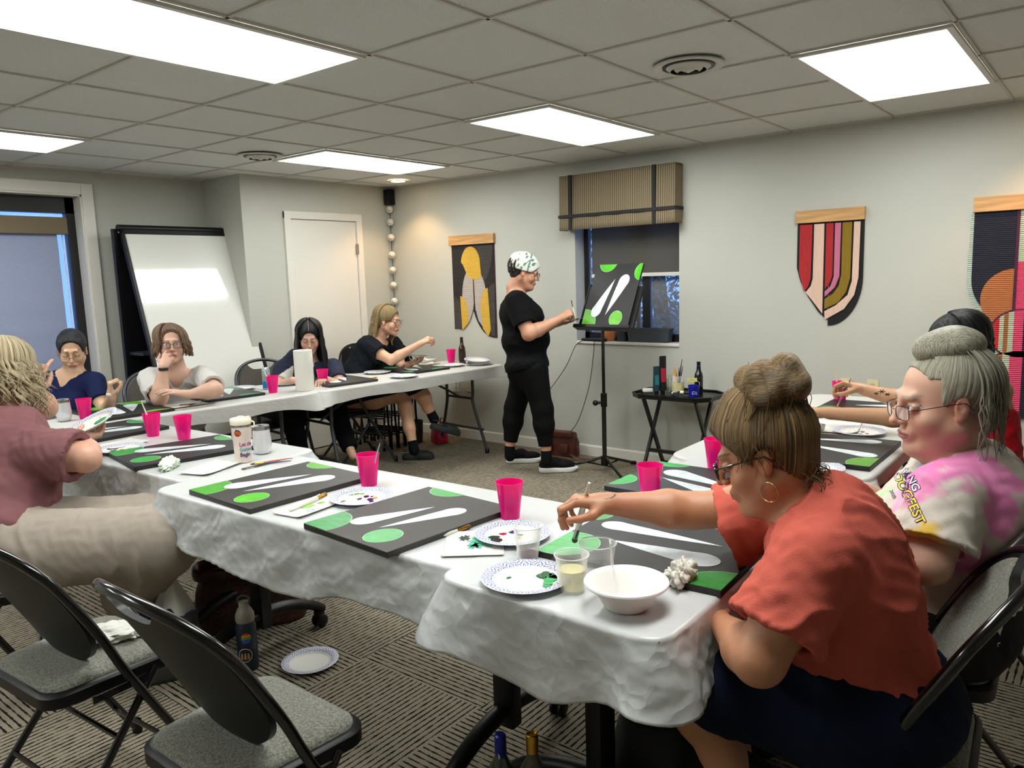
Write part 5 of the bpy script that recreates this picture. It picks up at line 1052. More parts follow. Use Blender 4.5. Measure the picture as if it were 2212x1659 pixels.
# ================================================================ people: smooth-blended volumes turned into one surface
CAMP = np.array((-2.1456, -2.9887, 1.4881)); CR = np.array((_R, _U, _f))
def A(px, py, d):
    """the point seen at pixel (px, py) of the photograph, d metres in front of the camera"""
    return Vector(CAMP+d*(np.array([(px-1106)/1657.97, -(py-829.5)/1657.97, 1.0]) @ CR))
def nrm(v): return v.normalized()
class Field:
    def __init__(s): s.ops = []; s.off = 0
    def cap(s, a, b, ra, rb=None, k=.02, op='+'): s.ops.append(('c', np.array(a, float), np.array(b, float), ra, ra if rb is None else rb, k, op)); return s
    def chain(s, pts, rs, k=.02):
        for i in range(len(pts)-1): s.cap(pts[i], pts[i+1], rs[i], rs[i+1], k)
        return s
    def ell(s, c, r, R=None, k=.02, op='+'): s.ops.append(('e', np.array(c, float), np.array(r, float), np.array(R if R is not None else np.eye(3), float), 0, k, op)); return s
    def cut(s, p, n): s.ops.append(('p', np.array(p, float), np.array(nrm(Vector(n)), float), 0, 0, 0, '-')); return s
    def grp(s, F, k=.01): s.ops.append(('g', F, None, 0, 0, k, '+')); return s
    def val(s, gx, gy, gz):
        D = np.full((len(gx), len(gy), len(gz)), .5, np.float32); h = gx[1]-gx[0]
        for o in s.ops:
            t, k, op = o[0], o[5], o[6]
            if t == 'g':
                d = o[1].val(gx, gy, gz); hh = np.clip(.5+.5*(D-d)/k, 0, 1); D = D*(1-hh)+d*hh-k*hh*(1-hh); continue
            if t == 'p':
                d = ((gx-o[1][0])*o[2][0])[:, None, None]+((gy-o[1][1])*o[2][1])[None, :, None]+((gz-o[1][2])*o[2][2])[None, None, :]; D = np.maximum(D, d.astype(np.float32)); continue
            if t == 'c':
                R_ = max(o[3], o[4]); lo = np.minimum(o[1], o[2])-R_; hi = np.maximum(o[1], o[2])+R_
            else:
                R_ = np.abs(o[3]) @ o[2]; lo = o[1]-R_; hi = o[1]+R_
            mg = k*1.05+3*h+abs(s.off); lo = lo-mg; hi = hi+mg
            ii = [(np.searchsorted(g, l), np.searchsorted(g, u)) for g, l, u in zip((gx, gy, gz), lo, hi)]
            if any(a >= b for a, b in ii): continue
            sl = tuple(slice(a, b) for a, b in ii); X = gx[sl[0]][:, None, None]; Y = gy[sl[1]][None, :, None]; Z = gz[sl[2]][None, None, :]
            if t == 'c':
                a, b = o[1], o[2]; ba = b-a; L2 = max(ba @ ba, 1e-9); px, py, pz = X-a[0], Y-a[1], Z-a[2]
                tt = np.clip((px*ba[0]+py*ba[1]+pz*ba[2])/L2, 0, 1); d = np.sqrt((px-tt*ba[0])**2+(py-tt*ba[1])**2+(pz-tt*ba[2])**2)-(o[3]+(o[4]-o[3])*tt)
            else:
                R = o[3]; px, py, pz = X-o[1][0], Y-o[1][1], Z-o[1][2]
                q = [R[0, i]*px+R[1, i]*py+R[2, i]*pz for i in range(3)]; r = o[2]
                k0 = np.sqrt(sum((q[i]/r[i])**2 for i in range(3))); k1 = np.sqrt(sum((q[i]/r[i]**2)**2 for i in range(3))); d = k0*(k0-1)/np.maximum(k1, 1e-6)
            c = D[sl]
            if op == '+':
                kk = max(k, 1e-4); hh = np.clip(.5+.5*(c-d)/kk, 0, 1); D[sl] = c*(1-hh)+d*hh-kk*hh*(1-hh)
            else:
                kk = max(k, 1e-4); d = -d; hh = np.clip(.5-.5*(c-d)/kk, 0, 1); D[sl] = c*(1-hh)+d*hh+kk*hh*(1-hh)
        return D-s.off
    def bounds(s):
        lo = np.full(3, 1e9); hi = -lo
        for o in s.ops:
            if o[0] == 'g': l, u = o[1].bounds()
            elif o[0] == 'p' or o[6] == '-': continue
            elif o[0] == 'c': m_ = max(o[3], o[4]); l = np.minimum(o[1], o[2])-m_; u = np.maximum(o[1], o[2])+m_
            else: m_ = np.abs(o[3]) @ o[2]; l = o[1]-m_; u = o[1]+m_
            lo = np.minimum(lo, l); hi = np.maximum(hi, u)
        return lo-abs(s.off)-.01, hi+abs(s.off)+.01
def surface(F, h, box=None):
    lo, hi = F.bounds()
    if box is not None: lo = np.maximum(lo, box[0]); hi = np.minimum(hi, box[1])
    g = [np.arange(lo[i]-h, hi[i]+2*h, h).astype(np.float32) for i in range(3)]
    V = F.val(*g); S_ = V < 0; nx, ny, nz = V.shape
    C = [(a, b, c) for a in (0, 1) for b in (0, 1) for c in (0, 1)]
    sub = lambda A_, c: A_[c[0]:nx-1+c[0], c[1]:ny-1+c[1], c[2]:nz-1+c[2]]
    cnt = sum(sub(S_, c).astype(np.int8) for c in C); mask = (cnt > 0) & (cnt < 8); idx = np.argwhere(mask)
    if not len(idx): return np.zeros((0, 3)), np.zeros((0, 4), int)
    pos = np.zeros((len(idx), 3)); n_ = np.zeros(len(idx))
    for c in C:
        for ax in range(3):
            if c[ax]: continue
            e = list(c); e[ax] = 1; va = V[tuple((idx+c).T)]; vb = V[tuple((idx+e).T)]; x = (va < 0) != (vb < 0)
            t = np.where(x, va/np.where(x, va-vb, 1), 0); p = np.array(c, float)[None, :]+np.zeros((len(idx), 3)); p[:, ax] += t
            pos += p*x[:, None]; n_ += x
    P = np.array([g[0][0], g[1][0], g[2][0]])+h*(idx+pos/n_[:, None]); ID = np.full(mask.shape, -1); ID[mask] = np.arange(len(idx)); Fc = []
    for ax in range(3):
        o1, o2 = [(1, 2), (2, 0), (0, 1)][ax]
        a = [slice(None)]*3; b = [slice(None)]*3; a[ax] = slice(0, -1); b[ax] = slice(1, None); d0 = S_[tuple(a)]; d1 = S_[tuple(b)]; E_ = np.argwhere(d0 != d1)
        lim = np.array(mask.shape); ok = (E_[:, o1] > 0) & (E_[:, o2] > 0) & (E_[:, o1] < lim[o1]) & (E_[:, o2] < lim[o2]); E_ = E_[ok]; ins = d0[tuple(E_.T)]
        def cell(u, v): q = E_.copy(); q[:, o1] -= u; q[:, o2] -= v; return ID[tuple(q.T)]
        q = np.stack([cell(1, 1), cell(0, 1), cell(0, 0), cell(1, 0)], 1); q[~ins] = q[~ins][:, ::-1]; Fc.append(q[(q >= 0).all(1)])
    return P, np.concatenate(Fc)
def flesh(name, pieces, mats, parent, org, color=None, H=None, disp=None, smooth_it=0):
    """pieces: list of (verts, faces); joined into ONE mesh object"""
    V = []; F = []; n_ = 0
    for v, f in pieces: V.append(v); F.append(f+n_); n_ += len(v)
    V = np.concatenate(V); F = np.concatenate(F)
    me = bpy.data.meshes.new(name); me.vertices.add(len(V)); me.vertices.foreach_set('co', (V-np.array(org)).astype(np.float32).ravel())
    me.loops.add(F.size); me.loops.foreach_set('vertex_index', F.ravel().astype(np.int32)); me.polygons.add(len(F)); me.polygons.foreach_set('loop_start', np.arange(0, F.size, 4, dtype=np.int32)); me.polygons.foreach_set('loop_total', np.full(len(F), 4, np.int32))
    me.update(calc_edges=True)
    if disp is not None:
        N_ = np.zeros(len(V)*3, np.float32); me.vertices.foreach_get('normal', N_); N_ = N_.reshape(-1, 3); V2 = V+N_*disp(V, N_)[:, None]; me.vertices.foreach_set('co', (V2-np.array(org)).astype(np.float32).ravel()); me.update()
    if color is not None:
        c = color(V).astype(np.float32); at = me.color_attributes.new('Col', 'FLOAT_COLOR', 'POINT'); at.data.foreach_set('color', np.concatenate([c, np.ones((len(V), 1), np.float32)], 1).ravel())
    if H is not None:
        at = me.attributes.new('H', 'FLOAT_VECTOR', 'POINT'); at.data.foreach_set('vector', H(V).astype(np.float32).ravel())
    for m_ in (mats if isinstance(mats, (list, tuple)) else [mats]): me.materials.append(m_)
    me.polygons.foreach_set('use_smooth', [True]*len(me.polygons)); o = bpy.data.objects.new(name, me); return link(o, parent)
def multires(F, h, fine):
    """fine: list of (centre, radius, voxel); the same field meshed coarsely outside and finely inside these boxes"""
    P, Q = surface(F, h); out = []; kill = np.zeros(len(P), bool)
    for c, r, hf in fine:
        c = np.array(c); r = np.array(r if hasattr(r, '__len__') else (r, r, r)); out.append(surface(F, hf, (c-r, c+r))); kill |= (np.abs(P-c) < r-h*1.7).all(1)
    Q = Q[~kill[Q].all(1)]; return [(P, Q)]+out
M_skin = mat('skin', 'c08a6c', .48, attr='Col', sss=.05, bump=.08, bscale=300)
def hair_material(name, dark, light, rough=.35, fine=1.0, mid=.5):
    mt = bpy.data.materials.new(name); mt.use_nodes = True; n = mt.node_tree; L = n.links.new; b = n.nodes['Principled BSDF']; b.inputs['Roughness'].default_value = rough; b.inputs['Specular IOR Level'].default_value = .4
    at = n.nodes.new('ShaderNodeAttribute'); at.attribute_name = 'H'; ns = n.nodes.new('ShaderNodeTexNoise'); ns.inputs['Scale'].default_value = fine; ns.inputs['Detail'].default_value = 6; ns.inputs['Roughness'].default_value = .7; L(at.outputs['Vector'], ns.inputs[0])
    cr = n.nodes.new('ShaderNodeValToRGB'); e = cr.color_ramp.elements; e[0].position = mid-.16; e[0].color = (*lin(dark), 1); e[1].position = mid+.16; e[1].color = (*lin(light), 1); L(ns.outputs[0], cr.inputs[0]); L(cr.outputs[0], b.inputs['Base Color'])
    bp = n.nodes.new('ShaderNodeBump'); bp.inputs['Strength'].default_value = .8; bp.inputs['Distance'].default_value = .006; L(ns.outputs[0], bp.inputs['Height']); L(bp.outputs[0], b.inputs['Normal']); return mt
# ---------------------------------------------------------------- head
def head_frame(pos, look, up=(0, 0, 1), s=1.0):
    """4x4: local x = the person's right, y = look direction, z = top of the head"""
    y = nrm(Vector(look)); x = nrm(y.cross(Vector(up))); z = x.cross(y); M = Matrix((x*s, y*s, z*s)).transposed().to_4x4(); M.translation = Vector(pos); return M
def add_head(F, M, s, jowl=0, heavy=0):
    R = np.array(M.to_3x3())/s
    def e(c, r, k=.015, op='+', rx=0): 
        Rl = R if not rx else R @ np.array(Matrix.Rotation(rx, 3, 'X'))
        F.ell(M @ Vector(c), np.array(r)*s, Rl, k*s, op)
    def c(a, b, ra, rb, k=.012, op='+'): F.cap(M @ Vector(a), M @ Vector(b), ra*s, rb*s, k*s, op)
    e((0, -.014, .038), (.073, .094, .080)); e((0, .022, -.035), (.060+.004*heavy, .064, .076), .03)
    for x in (-1, 1):
        c((x*.050, -.002, -.050), (x*.018, .062, -.094), .019+.006*heavy, .014, .02); e((x*.036, .056, -.034), (.025, .024, .024), .02)
    e((0, .076, -.098), (.019, .016, .016), .02)
    if heavy: e((0, .03, -.10), (.045, .045, .022+.008*heavy), .03)
    c((-.030, .083, .024), (.030, .083, .024), .010, .010, .02)
    for x in (-1, 1): e((x*.031, .101, .004), (.019, .016, .012), .012, '-'); e((x*.031, .078, .003), (.0155, .0125, .0125), .004); e((x*.031, .089, -.006), (.013, .004, .003), .004)
    c((0, .090, .014), (0, .110, -.026), .0062, .0080, .012); e((0, .111, -.030), (.0098, .010, .0085), .006)
    for x in (-1, 1): e((x*.0115, .097, -.033), (.0065, .009, .0065), .005); e((x*.006, .104, -.0385), (.003, .004, .003), .002, '-')
    e((0, .084, -.062), (.027, .014, .018), .012); e((0, .0955, -.0575), (.019, .0050, .0046), .004); e((0, .0945, -.0680), (.017, .0055, .0055), .004); e((0, .104, -.0625), (.021, .008, .0011), .002, '-')
    for x in (-1, 1):
        e((x*.0745, -.006, -.004), (.006, .0165, .029), .004, rx=.15); e((x*.081, -.001, .002), (.0055, .009, .014), .003, '-'); e((x*.076, .0, -.026), (.005, .008, .008), .004)
def face_color(M, s, base, lip='b0605a', brow='4a3424', iris='3a2c22', lids=False, blush=.12, light=1.0):
    Mi = np.array(M.inverted()); b0 = np.array(lin(base)); lp = np.array(lin(lip)); bw = np.array(lin(brow)); ir = np.array(lin(iris))
    def f(V):
        p = (V @ Mi[:3, :3].T)+Mi[:3, 3]; c = np.tile(b0, (len(V), 1)); x = np.abs(p[:, 0]); y = p[:, 1]; z = p[:, 2]
        mot = .04*noise3(V[:, 0]*40, V[:, 1]*40, V[:, 2]*40); c = c*(1+mot)[:, None]
        def mix(w, col): nonlocal c; w = np.clip(w, 0, 1)[:, None]; c = c*(1-w)+col*w
        mix(blush*2*np.exp(-((x-.038)**2+(z+.032)**2)/.0005)*(y > .03), b0*np.array((1.15, .62, .6))); mix(blush*1.5*np.exp(-(x**2+(z+.03)**2)/.0002)*(y > .09), b0*np.array((1.1, .7, .68)))
        mix(.35*np.exp(-((x-.078)**2)/.0001)*(np.abs(z) < .035)*(np.abs(y) < .03), b0*np.array((1.15, .7, .65)))
        mix(((x/.024)**2+((z+.063-.0015*np.cos(x*200))/.0095)**2 < 1)*(y > .080)*.8, lp); mix(((x < .022) & (np.abs(z+.0625) < .0013) & (y > .080))*.7, lp*.35)
        zb = .0245+.0045*np.sin((x-.012)/.036*2.6); mix(((np.abs(z-zb) < .0032*(1.25-(x-.012)/.045)) & (x > .012) & (x < .047) & (y > .055))*.75, bw)
        dx = (x-.031)/.0135; op_ = .0052 if not lids else .0012; ez = (z-.003+(.003 if lids else 0)); almond = (np.abs(dx) < 1) & (np.abs(ez) < op_*(1-dx**2)+.0003) & (y > .06)
        if not lids:
            mix(almond*1., np.array((.62, .60, .58))); r = np.hypot(x-.031, ez); mix(((r < .0056) & almond)*1., ir); mix(((r < .0026) & almond)*1., np.array((.01, .01, .01)))
            mix(((np.abs(dx) < 1.1) & (np.abs(ez-op_*(1-dx**2)-.0012) < .0012) & (y > .06))*.85, bw*.4)
        else: mix(((np.abs(dx) < 1.1) & (np.abs(ez+.003*(1-dx**2)) < .0016) & (y > .06))*.9, bw*.35); mix(.3*np.exp(-(dx**2)*1.2-((ez-.006)/.005)**2)*(y > .06), b0*np.array((.75, .6, .58)))
        mix(((x > .0035) & (x < .0088) & (np.abs(z+.0385) < .0026) & (y > .095))*.8, b0*.18)
        return np.clip(c, 0, 1)*light
    return f
def glasses(M, s, mt, parent, org, w_=.026, h_=.019, rim=.0014, drop=0, lens=True, square=.6):
    g = MB()
    def L_(x, y, z): return M @ Vector((x, y, z))
    for sx in (-1, 1):
        pts = []
        for k in range(28):
            a = 2*pi*k/28; c, s_ = cos(a), sin(a); e = square
            x = sx*.034+w_*abs(c)**e*(1 if c > 0 else -1); z = -.002+drop+h_*abs(s_)**e*(1 if s_ > 0 else -1); pts.append(L_(x, .112-abs(x)*.22, z))
        g.tube(pts, rim*s, 6, closed=True)
        g.tube([L_(sx*(.034+w_), .099, .006+drop), L_(sx*.072, .085, .008+drop*.8), L_(sx*.0805, .02, .010+drop*.3), L_(sx*.0805, -.012, .008), L_(sx*.079, -.03, -.012)], rim*s*.95, 6)
    g.tube([L_(-.009, .110, .004+drop), L_(0, .114, .007+drop), L_(.009, .110, .004+drop)], rim*s, 6)
    o = g.build('glasses', mt, parent, True, org=None); 
    o.data.transform(Matrix.Translation(-Vector(org)))
    if lens:
        for sx in (-1, 1):
            l = MB(); l.add([L_(sx*.034+w_*.97*cos(a), .1115-abs(sx*.034+w_*cos(a))*.22, -.002+drop+h_*.97*sin(a)) for a in np.linspace(0, 2*pi, 24, endpoint=False)], [tuple(range(24))])
            lo = l.build('lens', clear_mat('spectacle_lens', .04), o); lo.data.transform(Matrix.Translation(-Vector(org)))
    return o
# ---------------------------------------------------------------- hands
def add_hand(F, w_, f, n_, l, curls, thumb, s=1.0, spread=.06):
    """wrist, direction to the knuckles, back-of-hand normal, side of the thumb; curls: per finger (three joint angles); thumb: two directions"""
    w_ = Vector(w_); f = nrm(Vector(f)); n_ = Vector(n_); n_ = nrm(n_-f*n_.dot(f)); l = Vector(l); l = nrm(l-f*l.dot(f)-n_*l.dot(n_)); G = Field(); tips = []
    kn = [(.088, .029), (.092, .0095), (.088, -.0095), (.079, -.027)]; lens = [(.040, .025, .021), (.044, .029, .022), (.041, .027, .021), (.032, .020, .019)]; rad = [.0090, .0092, .0088, .0078]
    for i, (a, b) in enumerate(kn):
        k_ = w_+f*a*s+l*b*s+n_*(.003 if i in (1, 2) else 0)*s; F.cap(w_+f*.012*s+l*b*.45*s, k_, .0155*s, .0108*s, .014*s); th = 0; p = k_; d0 = nrm(f+l*(1.5-i)*spread)
        cu = curls[i]
        for j in range(3):
            th += cu[j]; d = d0*cos(th)-n_*sin(th); q = p+d*lens[i][j]*s; G.cap(p, q, (rad[i]-.0009*j)*s, (rad[i]-.0009*(j+1))*s, .003*s); p = q
        tips.append(p)
    F.cap(w_, w_+f*.03*s, .020*s, .021*s, .015*s); b0 = w_+f*.022*s+l*.020*s-n_*.004*s
    t1, t2, t3 = [nrm(f*v[0]+l*v[1]+n_*v[2]) for v in thumb]; p1 = b0+t1*.040*s; p2 = p1+t2*.033*s; p3 = p2+t3*.026*s
    F.cap(b0, p1, .0155*s, .0118*s, .014*s); G.cap(p1, p2, .0112*s, .0098*s, .003*s); G.cap(p2, p3, .0098*s, .0078*s, .003*s); tips.append(p3)
    F.grp(G, .006*s); return tips
RELAX = [(.35, .45, .3), (.45, .5, .35), (.5, .55, .4), (.55, .6, .4)]; PINCH = [(.75, .85, .4), (.85, .95, .5), (.95, 1.05, .6), (1.0, 1.1, .6)]; FIST = [(1.2, 1.3, .8)]*4
TH_REL = [(.62, .62, -.35), (.85, .3, -.35), (.95, .1, -.3)]; TH_PIN = [(.55, .45, -.65), (.8, .0, -.6), (.95, -.2, -.3)]
def arm(F, sh, el, wr, g=1.0): 
    sh, el, wr = Vector(sh), Vector(el), Vector(wr); m_ = el.lerp(wr, .28)
    F.chain([sh, sh.lerp(el, .5), el], [.052*g, .047*g, .040*g], .03); F.chain([el, m_, wr], [.040*g, .0415*g, .0245+.002*g], .02)
def leg(F, hp, kn, an, g=1.0, low=0):
    hp, kn, an = Vector(hp), Vector(kn), Vector(an)
    if low: F.cap(kn.lerp(an, .6), an, .040*g, .032*g, .01); return
    F.chain([hp, hp.lerp(kn, .5), kn], [.088*g, .078*g, .057*g], .04); bk = nrm((hp-kn).cross((an-kn)).cross(an-kn)) if (hp-kn).cross(an-kn).length > 1e-4 else Vector((0, 0, 0))
    F.chain([kn, kn.lerp(an, .3)-bk*-.008, kn.lerp(an, .65), an], [.055*g, .056*g, .042*g, .032*g], .03)
def torso(F, pel, chest, neck, lat, g=1.0, bust=1.0, belly=1.0, gd=None):
    pel, chest, neck = Vector(pel), Vector(chest), Vector(neck); lat = nrm(Vector(lat)); up = nrm(neck-pel); fw = nrm(up.cross(lat)); lat = fw.cross(up); R = np.array(Matrix((lat, fw, up)).transposed()); gd = gd or g
    mid = pel.lerp(chest, .5); F.ell(pel, (.172*g, .125*gd, .12), R, .05); F.ell(mid+fw*.02*belly, (.150*g, .118*gd*belly, .15), R, .07); F.ell(chest, (.155*g, .108*gd, .165), R, .06)
    for x in (-1, 1): F.ell(chest+lat*x*.070*g+fw*.075*gd-up*.035, (.064*bust, .058*bust, .062*bust), R, .05)
    F.cap(chest+up*.10-lat*.09*g, chest+up*.10+lat*.09*g, .058, .058, .05); return lat, fw, up
def folds(amp, freq, dirv, seed=0, fine=.25):
    d = np.array(nrm(Vector(dirv))); 
    def f(V, N_):
        a = V @ d; w_ = noise3(V[:, 0]*6, V[:, 1]*6, V[:, 2]*6, seed); r = np.sin(a*freq+w_*3.2+noise3(V[:, 0]*15, V[:, 1]*15, V[:, 2]*15, seed+2)*1.3); m_ = np.clip(.5+noise3(V[:, 0]*9+3, V[:, 1]*9, V[:, 2]*9, seed+5), 0, 1)
        return amp*((1-np.abs(r))**1.5-.4)*m_+amp*fine*noise3(V[:, 0]*60, V[:, 1]*60, V[:, 2]*60, seed)
    return f
def person(label, base):
    t = bpy.data.objects.new('person', None); t.empty_display_size = .1; t.location = base; link(t); return tag(t, label, 'person', 'people in the class')
def cloth_mat(name, col, rough=.85, **k): return mat(name, col, rough, bump=k.pop('bump', .35), bscale=k.pop('bscale', 380), spec=k.pop('spec', .15), **k)
def sleeve(F, sh, el, frac, r0, r1, hollow=True, k=.03, droop=0):
    """an open sleeve reaching frac of the way to the elbow"""
    sh, el = Vector(sh), Vector(el); e = sh.lerp(el, frac)+Vector((0, 0, -droop)); S_ = Field(); ext = nrm(e-sh)*.05; S_.cap(sh, e+ext, r0, r1+(r1-r0)*.05/max((e-sh).length, .05), .001)
    if hollow: S_.cap(sh.lerp(e, .55), e+ext*2, (r0+r1)/2*.55, r1-.006, .001, '-')
    S_.cut(e, e-sh); F.grp(S_, k); return e
def tubes_H(polys, rads, seg, name, mt, parent, org, kind=None, wav=0):
    """locks of hair: tapering tubes with the strand coordinate running along them"""
    V = []; F = []; Hh = []; n_ = 0
    for i, (P, r) in enumerate(zip(polys, rads)):
        b = MB(); b.tube(P, r, seg, cap=True); V += b.v; F += [tuple(q+n_ for q in f) for f in b.f]; m_ = len(P); n_ += len(b.v)
        for j in range(m_):
            for k in range(seg): a = 2*pi*k/seg; Hh.append((cos(a)*3.0+i*7.7, sin(a)*3.0+i*3.1, j*.12))
    me = bpy.data.meshes.new(name); me.from_pydata([tuple(Vector(p)-Vector(org)) for p in V], [], F); me.materials.append(mt); me.polygons.foreach_set('use_smooth', [True]*len(me.polygons))
    at = me.attributes.new('H', 'FLOAT_VECTOR', 'POINT'); at.data.foreach_set('vector', np.array(Hh, np.float32).ravel()); o = bpy.data.objects.new(name, me); link(o, parent)
    if kind: o['kind'] = kind
    return o
def H_about(axp, axd, k=40, kz=3):
    """strands that run towards / away from a pole"""
    d = np.array(nrm(Vector(axd))); o_ = np.array(axp); u = np.array(Vector(d).orthogonal().normalized()); v = np.cross(d, u)
    def f(V): q = V-o_; a = q @ u; b = q @ v; r = np.hypot(a, b)+1e-6; return np.stack([a/r*k, b/r*k, (q @ d)*kz], 1)
    return f
# ---------------------------------------------------------------- the person in coral
def hair_field(M, s, t=.014, hl=(.0, .062, .050), hn=(0, .80, -.6), low=None):
    """cap of hair with a hairline plane; returns a Field in world space"""
    G = Field(); R = np.array(M.to_3x3())/s; G.ell(M @ Vector((0, -.016, .040)), np.array((.073+t*.8, .094+t, .080+t))*s, R, .01)
    return G
def hcut(G, M, p, n_): G.cut(M @ Vector(p), (M.to_3x3() @ Vector(n_))); return G
def p_coral():
    s = 1.04; pos = A(1655, 982, 1.70); M = head_frame(pos, (-.20, .88, -.34), (0.05, -.1, 1), s); base = (-.47, -2.6, 0)
    t = person('person in a coral flutter-sleeve top with a high brown bun, painting at the nearest table', base)
    pel = Vector((-.42, -2.60, .57)); neck = A(1735, 1105, 1.70); chest = pel.lerp(neck, .66)+Vector((0, -.015, .0)); lat = Vector((1, .12, 0)).normalized()
    shL = Vector((-.640, -2.535, .905)); shR = Vector((-.300, -2.40, .915)); elL = A(1640, 1425, 1.50); wrL = A(1560, 1350, 1.72); wrR = A(1322, 1088, 1.93); elR = A(1430, 1108, 2.02)
    elR = Vector((-.40, -2.16, .885))
    F = Field(); add_head(F, M, s, heavy=.6); F.cap(neck, M @ Vector((0, -.025, -.045)), .062, .056, .03); torso(F, pel, chest, neck, lat, 1.08); F.cap(shL, shR, .045, .045, .04)
    arm(F, shL, elL, wrL, 1.22); arm(F, shR, elR, wrR, 1.12)
    fR = nrm(A(1270, 1080, 1.93)-wrR); bs = A(1240, 1172, 2.03); bt = A(1273, 1043, 1.90)
    add_hand(F, wrR, fR+Vector((0, 0, -.05)), Vector((.25, -.25, .9)), -Vector(CR[0])*.1-Vector(CR[1])*.6-Vector(CR[2])*.7, [(.55, .95, .45), (.7, 1.1, .5), (.8, 1.1, .5), (.85, 1.1, .5)], [(.62, .5, -.45), (.9, .12, -.35), (.98, .0, -.2)], 1.02)
    add_hand(F, wrL, Vector((.45, .75, -.35)), Vector((-.6, .3, .7)), Vector((.6, .4, .5)), RELAX, TH_REL, 1.0)
    for hp, kn, an in (((-.52, -2.55, .54), A(1490, 1455, 1.80), A(1600, 1720, 1.80)), ((-.32, -2.55, .54), (-.30, -2.15, .53), (-.26, -2.25, .10))): leg(F, hp, kn, an, 1.15)
    col = face_color(M, s, 'b8805f', 'a3574e', '5a4632', lids=True)
    flesh('body', multires(F, .0085, [(M @ Vector((0, .02, -.01)), .135, .0032), (wrR+fR*.075, .10, .003), (elR.lerp(wrR, .5), .13, .006)]), M_skin, t, base, col)
    # top
    mc = cloth_mat('coral_jersey', 'bd5a4c', .9, var=.06, vscale=30)
    C = Field(); lat_, fw, up = torso(C, pel+Vector((0, 0, .0)), chest, neck, lat, 1.17, 1.2, 1.08, 1.22); C.off = 0
    C.cap(shL, shR, .062, .062, .05); C.ell(chest-fw*.06+up*.02, (.15, .09, .19), np.array(Matrix((lat_, fw, up)).transposed()), .08)
    sleeve(C, shL+Vector((.02, 0, 0)), elL, .74, .080, .100, droop=.0); sleeve(C, shR, elR+Vector((0, .03, -.05)), .60, .070, .105, droop=.02)
    C.cut(pel+up*-.115, -up-fw*.14); nb = neck+up*.035; C.cap(nb-up*.02+fw*.01, nb+up*.2+fw*.02, .060, .085, .012, '-'); C.cap(nb+fw*.05-up*.06, nb+fw*.12+up*.10, .028, .07, .015, '-')
    dsp = folds(.011, 34, (.3, .5, -.8), 2)
    hp_ = np.array(pel-up*.115); hn_ = np.array(nrm(-up-fw*.14)); fade = lambda V: np.clip(-((V-hp_) @ hn_)/.035, 0, 1)
    flesh('top', [surface(C, .0065)], mc, t, base, disp=lambda V, N_: fade(V)*dsp(V, N_)+.004*np.sin(np.arctan2(V[:, 1]-elL[1], V[:, 0]-elL[0])*7)*np.exp(-((V-np.array(shL.lerp(elL, .7)))**2).sum(1)/.008))
    B_ = Field(); B_.cap(neck-up*.03+fw*.055-lat_*.06, chest+fw*.13-lat_*.05, .012, .012, .01); B_.cap(neck-up*.03+fw*.055+lat_*.06, chest+fw*.13+lat_*.05, .012, .012, .01); flesh('undershirt_strap', [surface(B_, .004)], M_black, t, base)
    # skirt
    K = Field(); K.ell(pel+Vector((0, -.01, -.03)), (.225, .185, .135), k=.06)
    for hp, kn in (((-.54, -2.56, .545), A(1505, 1462, 1.80)), ((-.32, -2.56, .545), (-.30, -2.20, .53))): K.cap(hp, Vector(hp).lerp(Vector(kn), .93), .128, .100, .07)
    K.cap((-.53, -2.30, .50), (-.30, -2.30, .50), .085, .085, .06); K.cut((0, -2.215, 0), (0, 1, .12)); dk = folds(.006, 40, (.2, .9, .3), 4); flesh('skirt', [surface(K, .007)], cloth_mat('navy_skirt', '10172a', .9), t, base, disp=dk)
    # hair: swept up to a bun
    bun = M @ Vector((0.004, -.062, .138)); hm = hair_material('brown_highlighted_hair', '1a0f08', 'a8854f', .42, .75, .53)
    G = hair_field(M, s, .013); hcut(G, M, (0, .066, .072), (0, .88, -.38)); G.ell(M @ Vector((0, -.05, -.02)), np.array((.060, .052, .06))*s, np.array(M.to_3x3())/s, .02)
    for sx in (-1, 1): G.cap(M @ Vector((sx*.070, .0, -.0)), M @ Vector((sx*.079, -.012, .003)), .018, .022, .01, '-')
    hcut(G, M, (0, -.03, -.052), (0, .75, -.9)); G.cap(M @ Vector((0, .02, .075)), M @ Vector((0, -.03, .12)), .062, .05, .04); G.cap(M @ Vector((.0, .076, .088)), M @ Vector((0, .02, .105)), .016, .05, .03)
    hf = H_about(M @ Vector((0, -.03, .05)), M.to_3x3() @ Vector((0, -.3, 1)), 42, 5); hr = flesh('hair', [surface(G, .004)], hm, t, base, H=hf, disp=lambda V, N_: .002*np.sin(hf(V)[:, 0]*1.3)*np.cos(hf(V)[:, 1]*1.1))
    U = Field(); Rb = np.array(M.to_3x3())/s
    for k in range(5):
        a = 2*pi*k/5+.4; U.cap(bun+M.to_3x3() @ Vector((.048*cos(a), .048*sin(a), -.014)), bun+M.to_3x3() @ Vector((.042*cos(a+1.2), .042*sin(a+1.2), .024)), .038, .034, .010)
    U.ell(bun, (.06, .065, .045), Rb, .02); Mi = np.array(M.inverted()); bl_ = np.array(M.inverted() @ bun)
    def hb(V): p = (V @ Mi[:3, :3].T)+Mi[:3, 3]-bl_; r = np.hypot(p[:, 0], p[:, 1]); a = np.arctan2(p[:, 1], p[:, 0]); return np.stack([r*620+a*2.2, p[:, 2]*620+np.sin(a*2)*6, a*0+np.cos(a)*.7], 1)
    flesh('hair_bun', [surface(U, .004)], hm, hr, base, H=hb)
    rn = random.Random(5); ps = []; rr = []
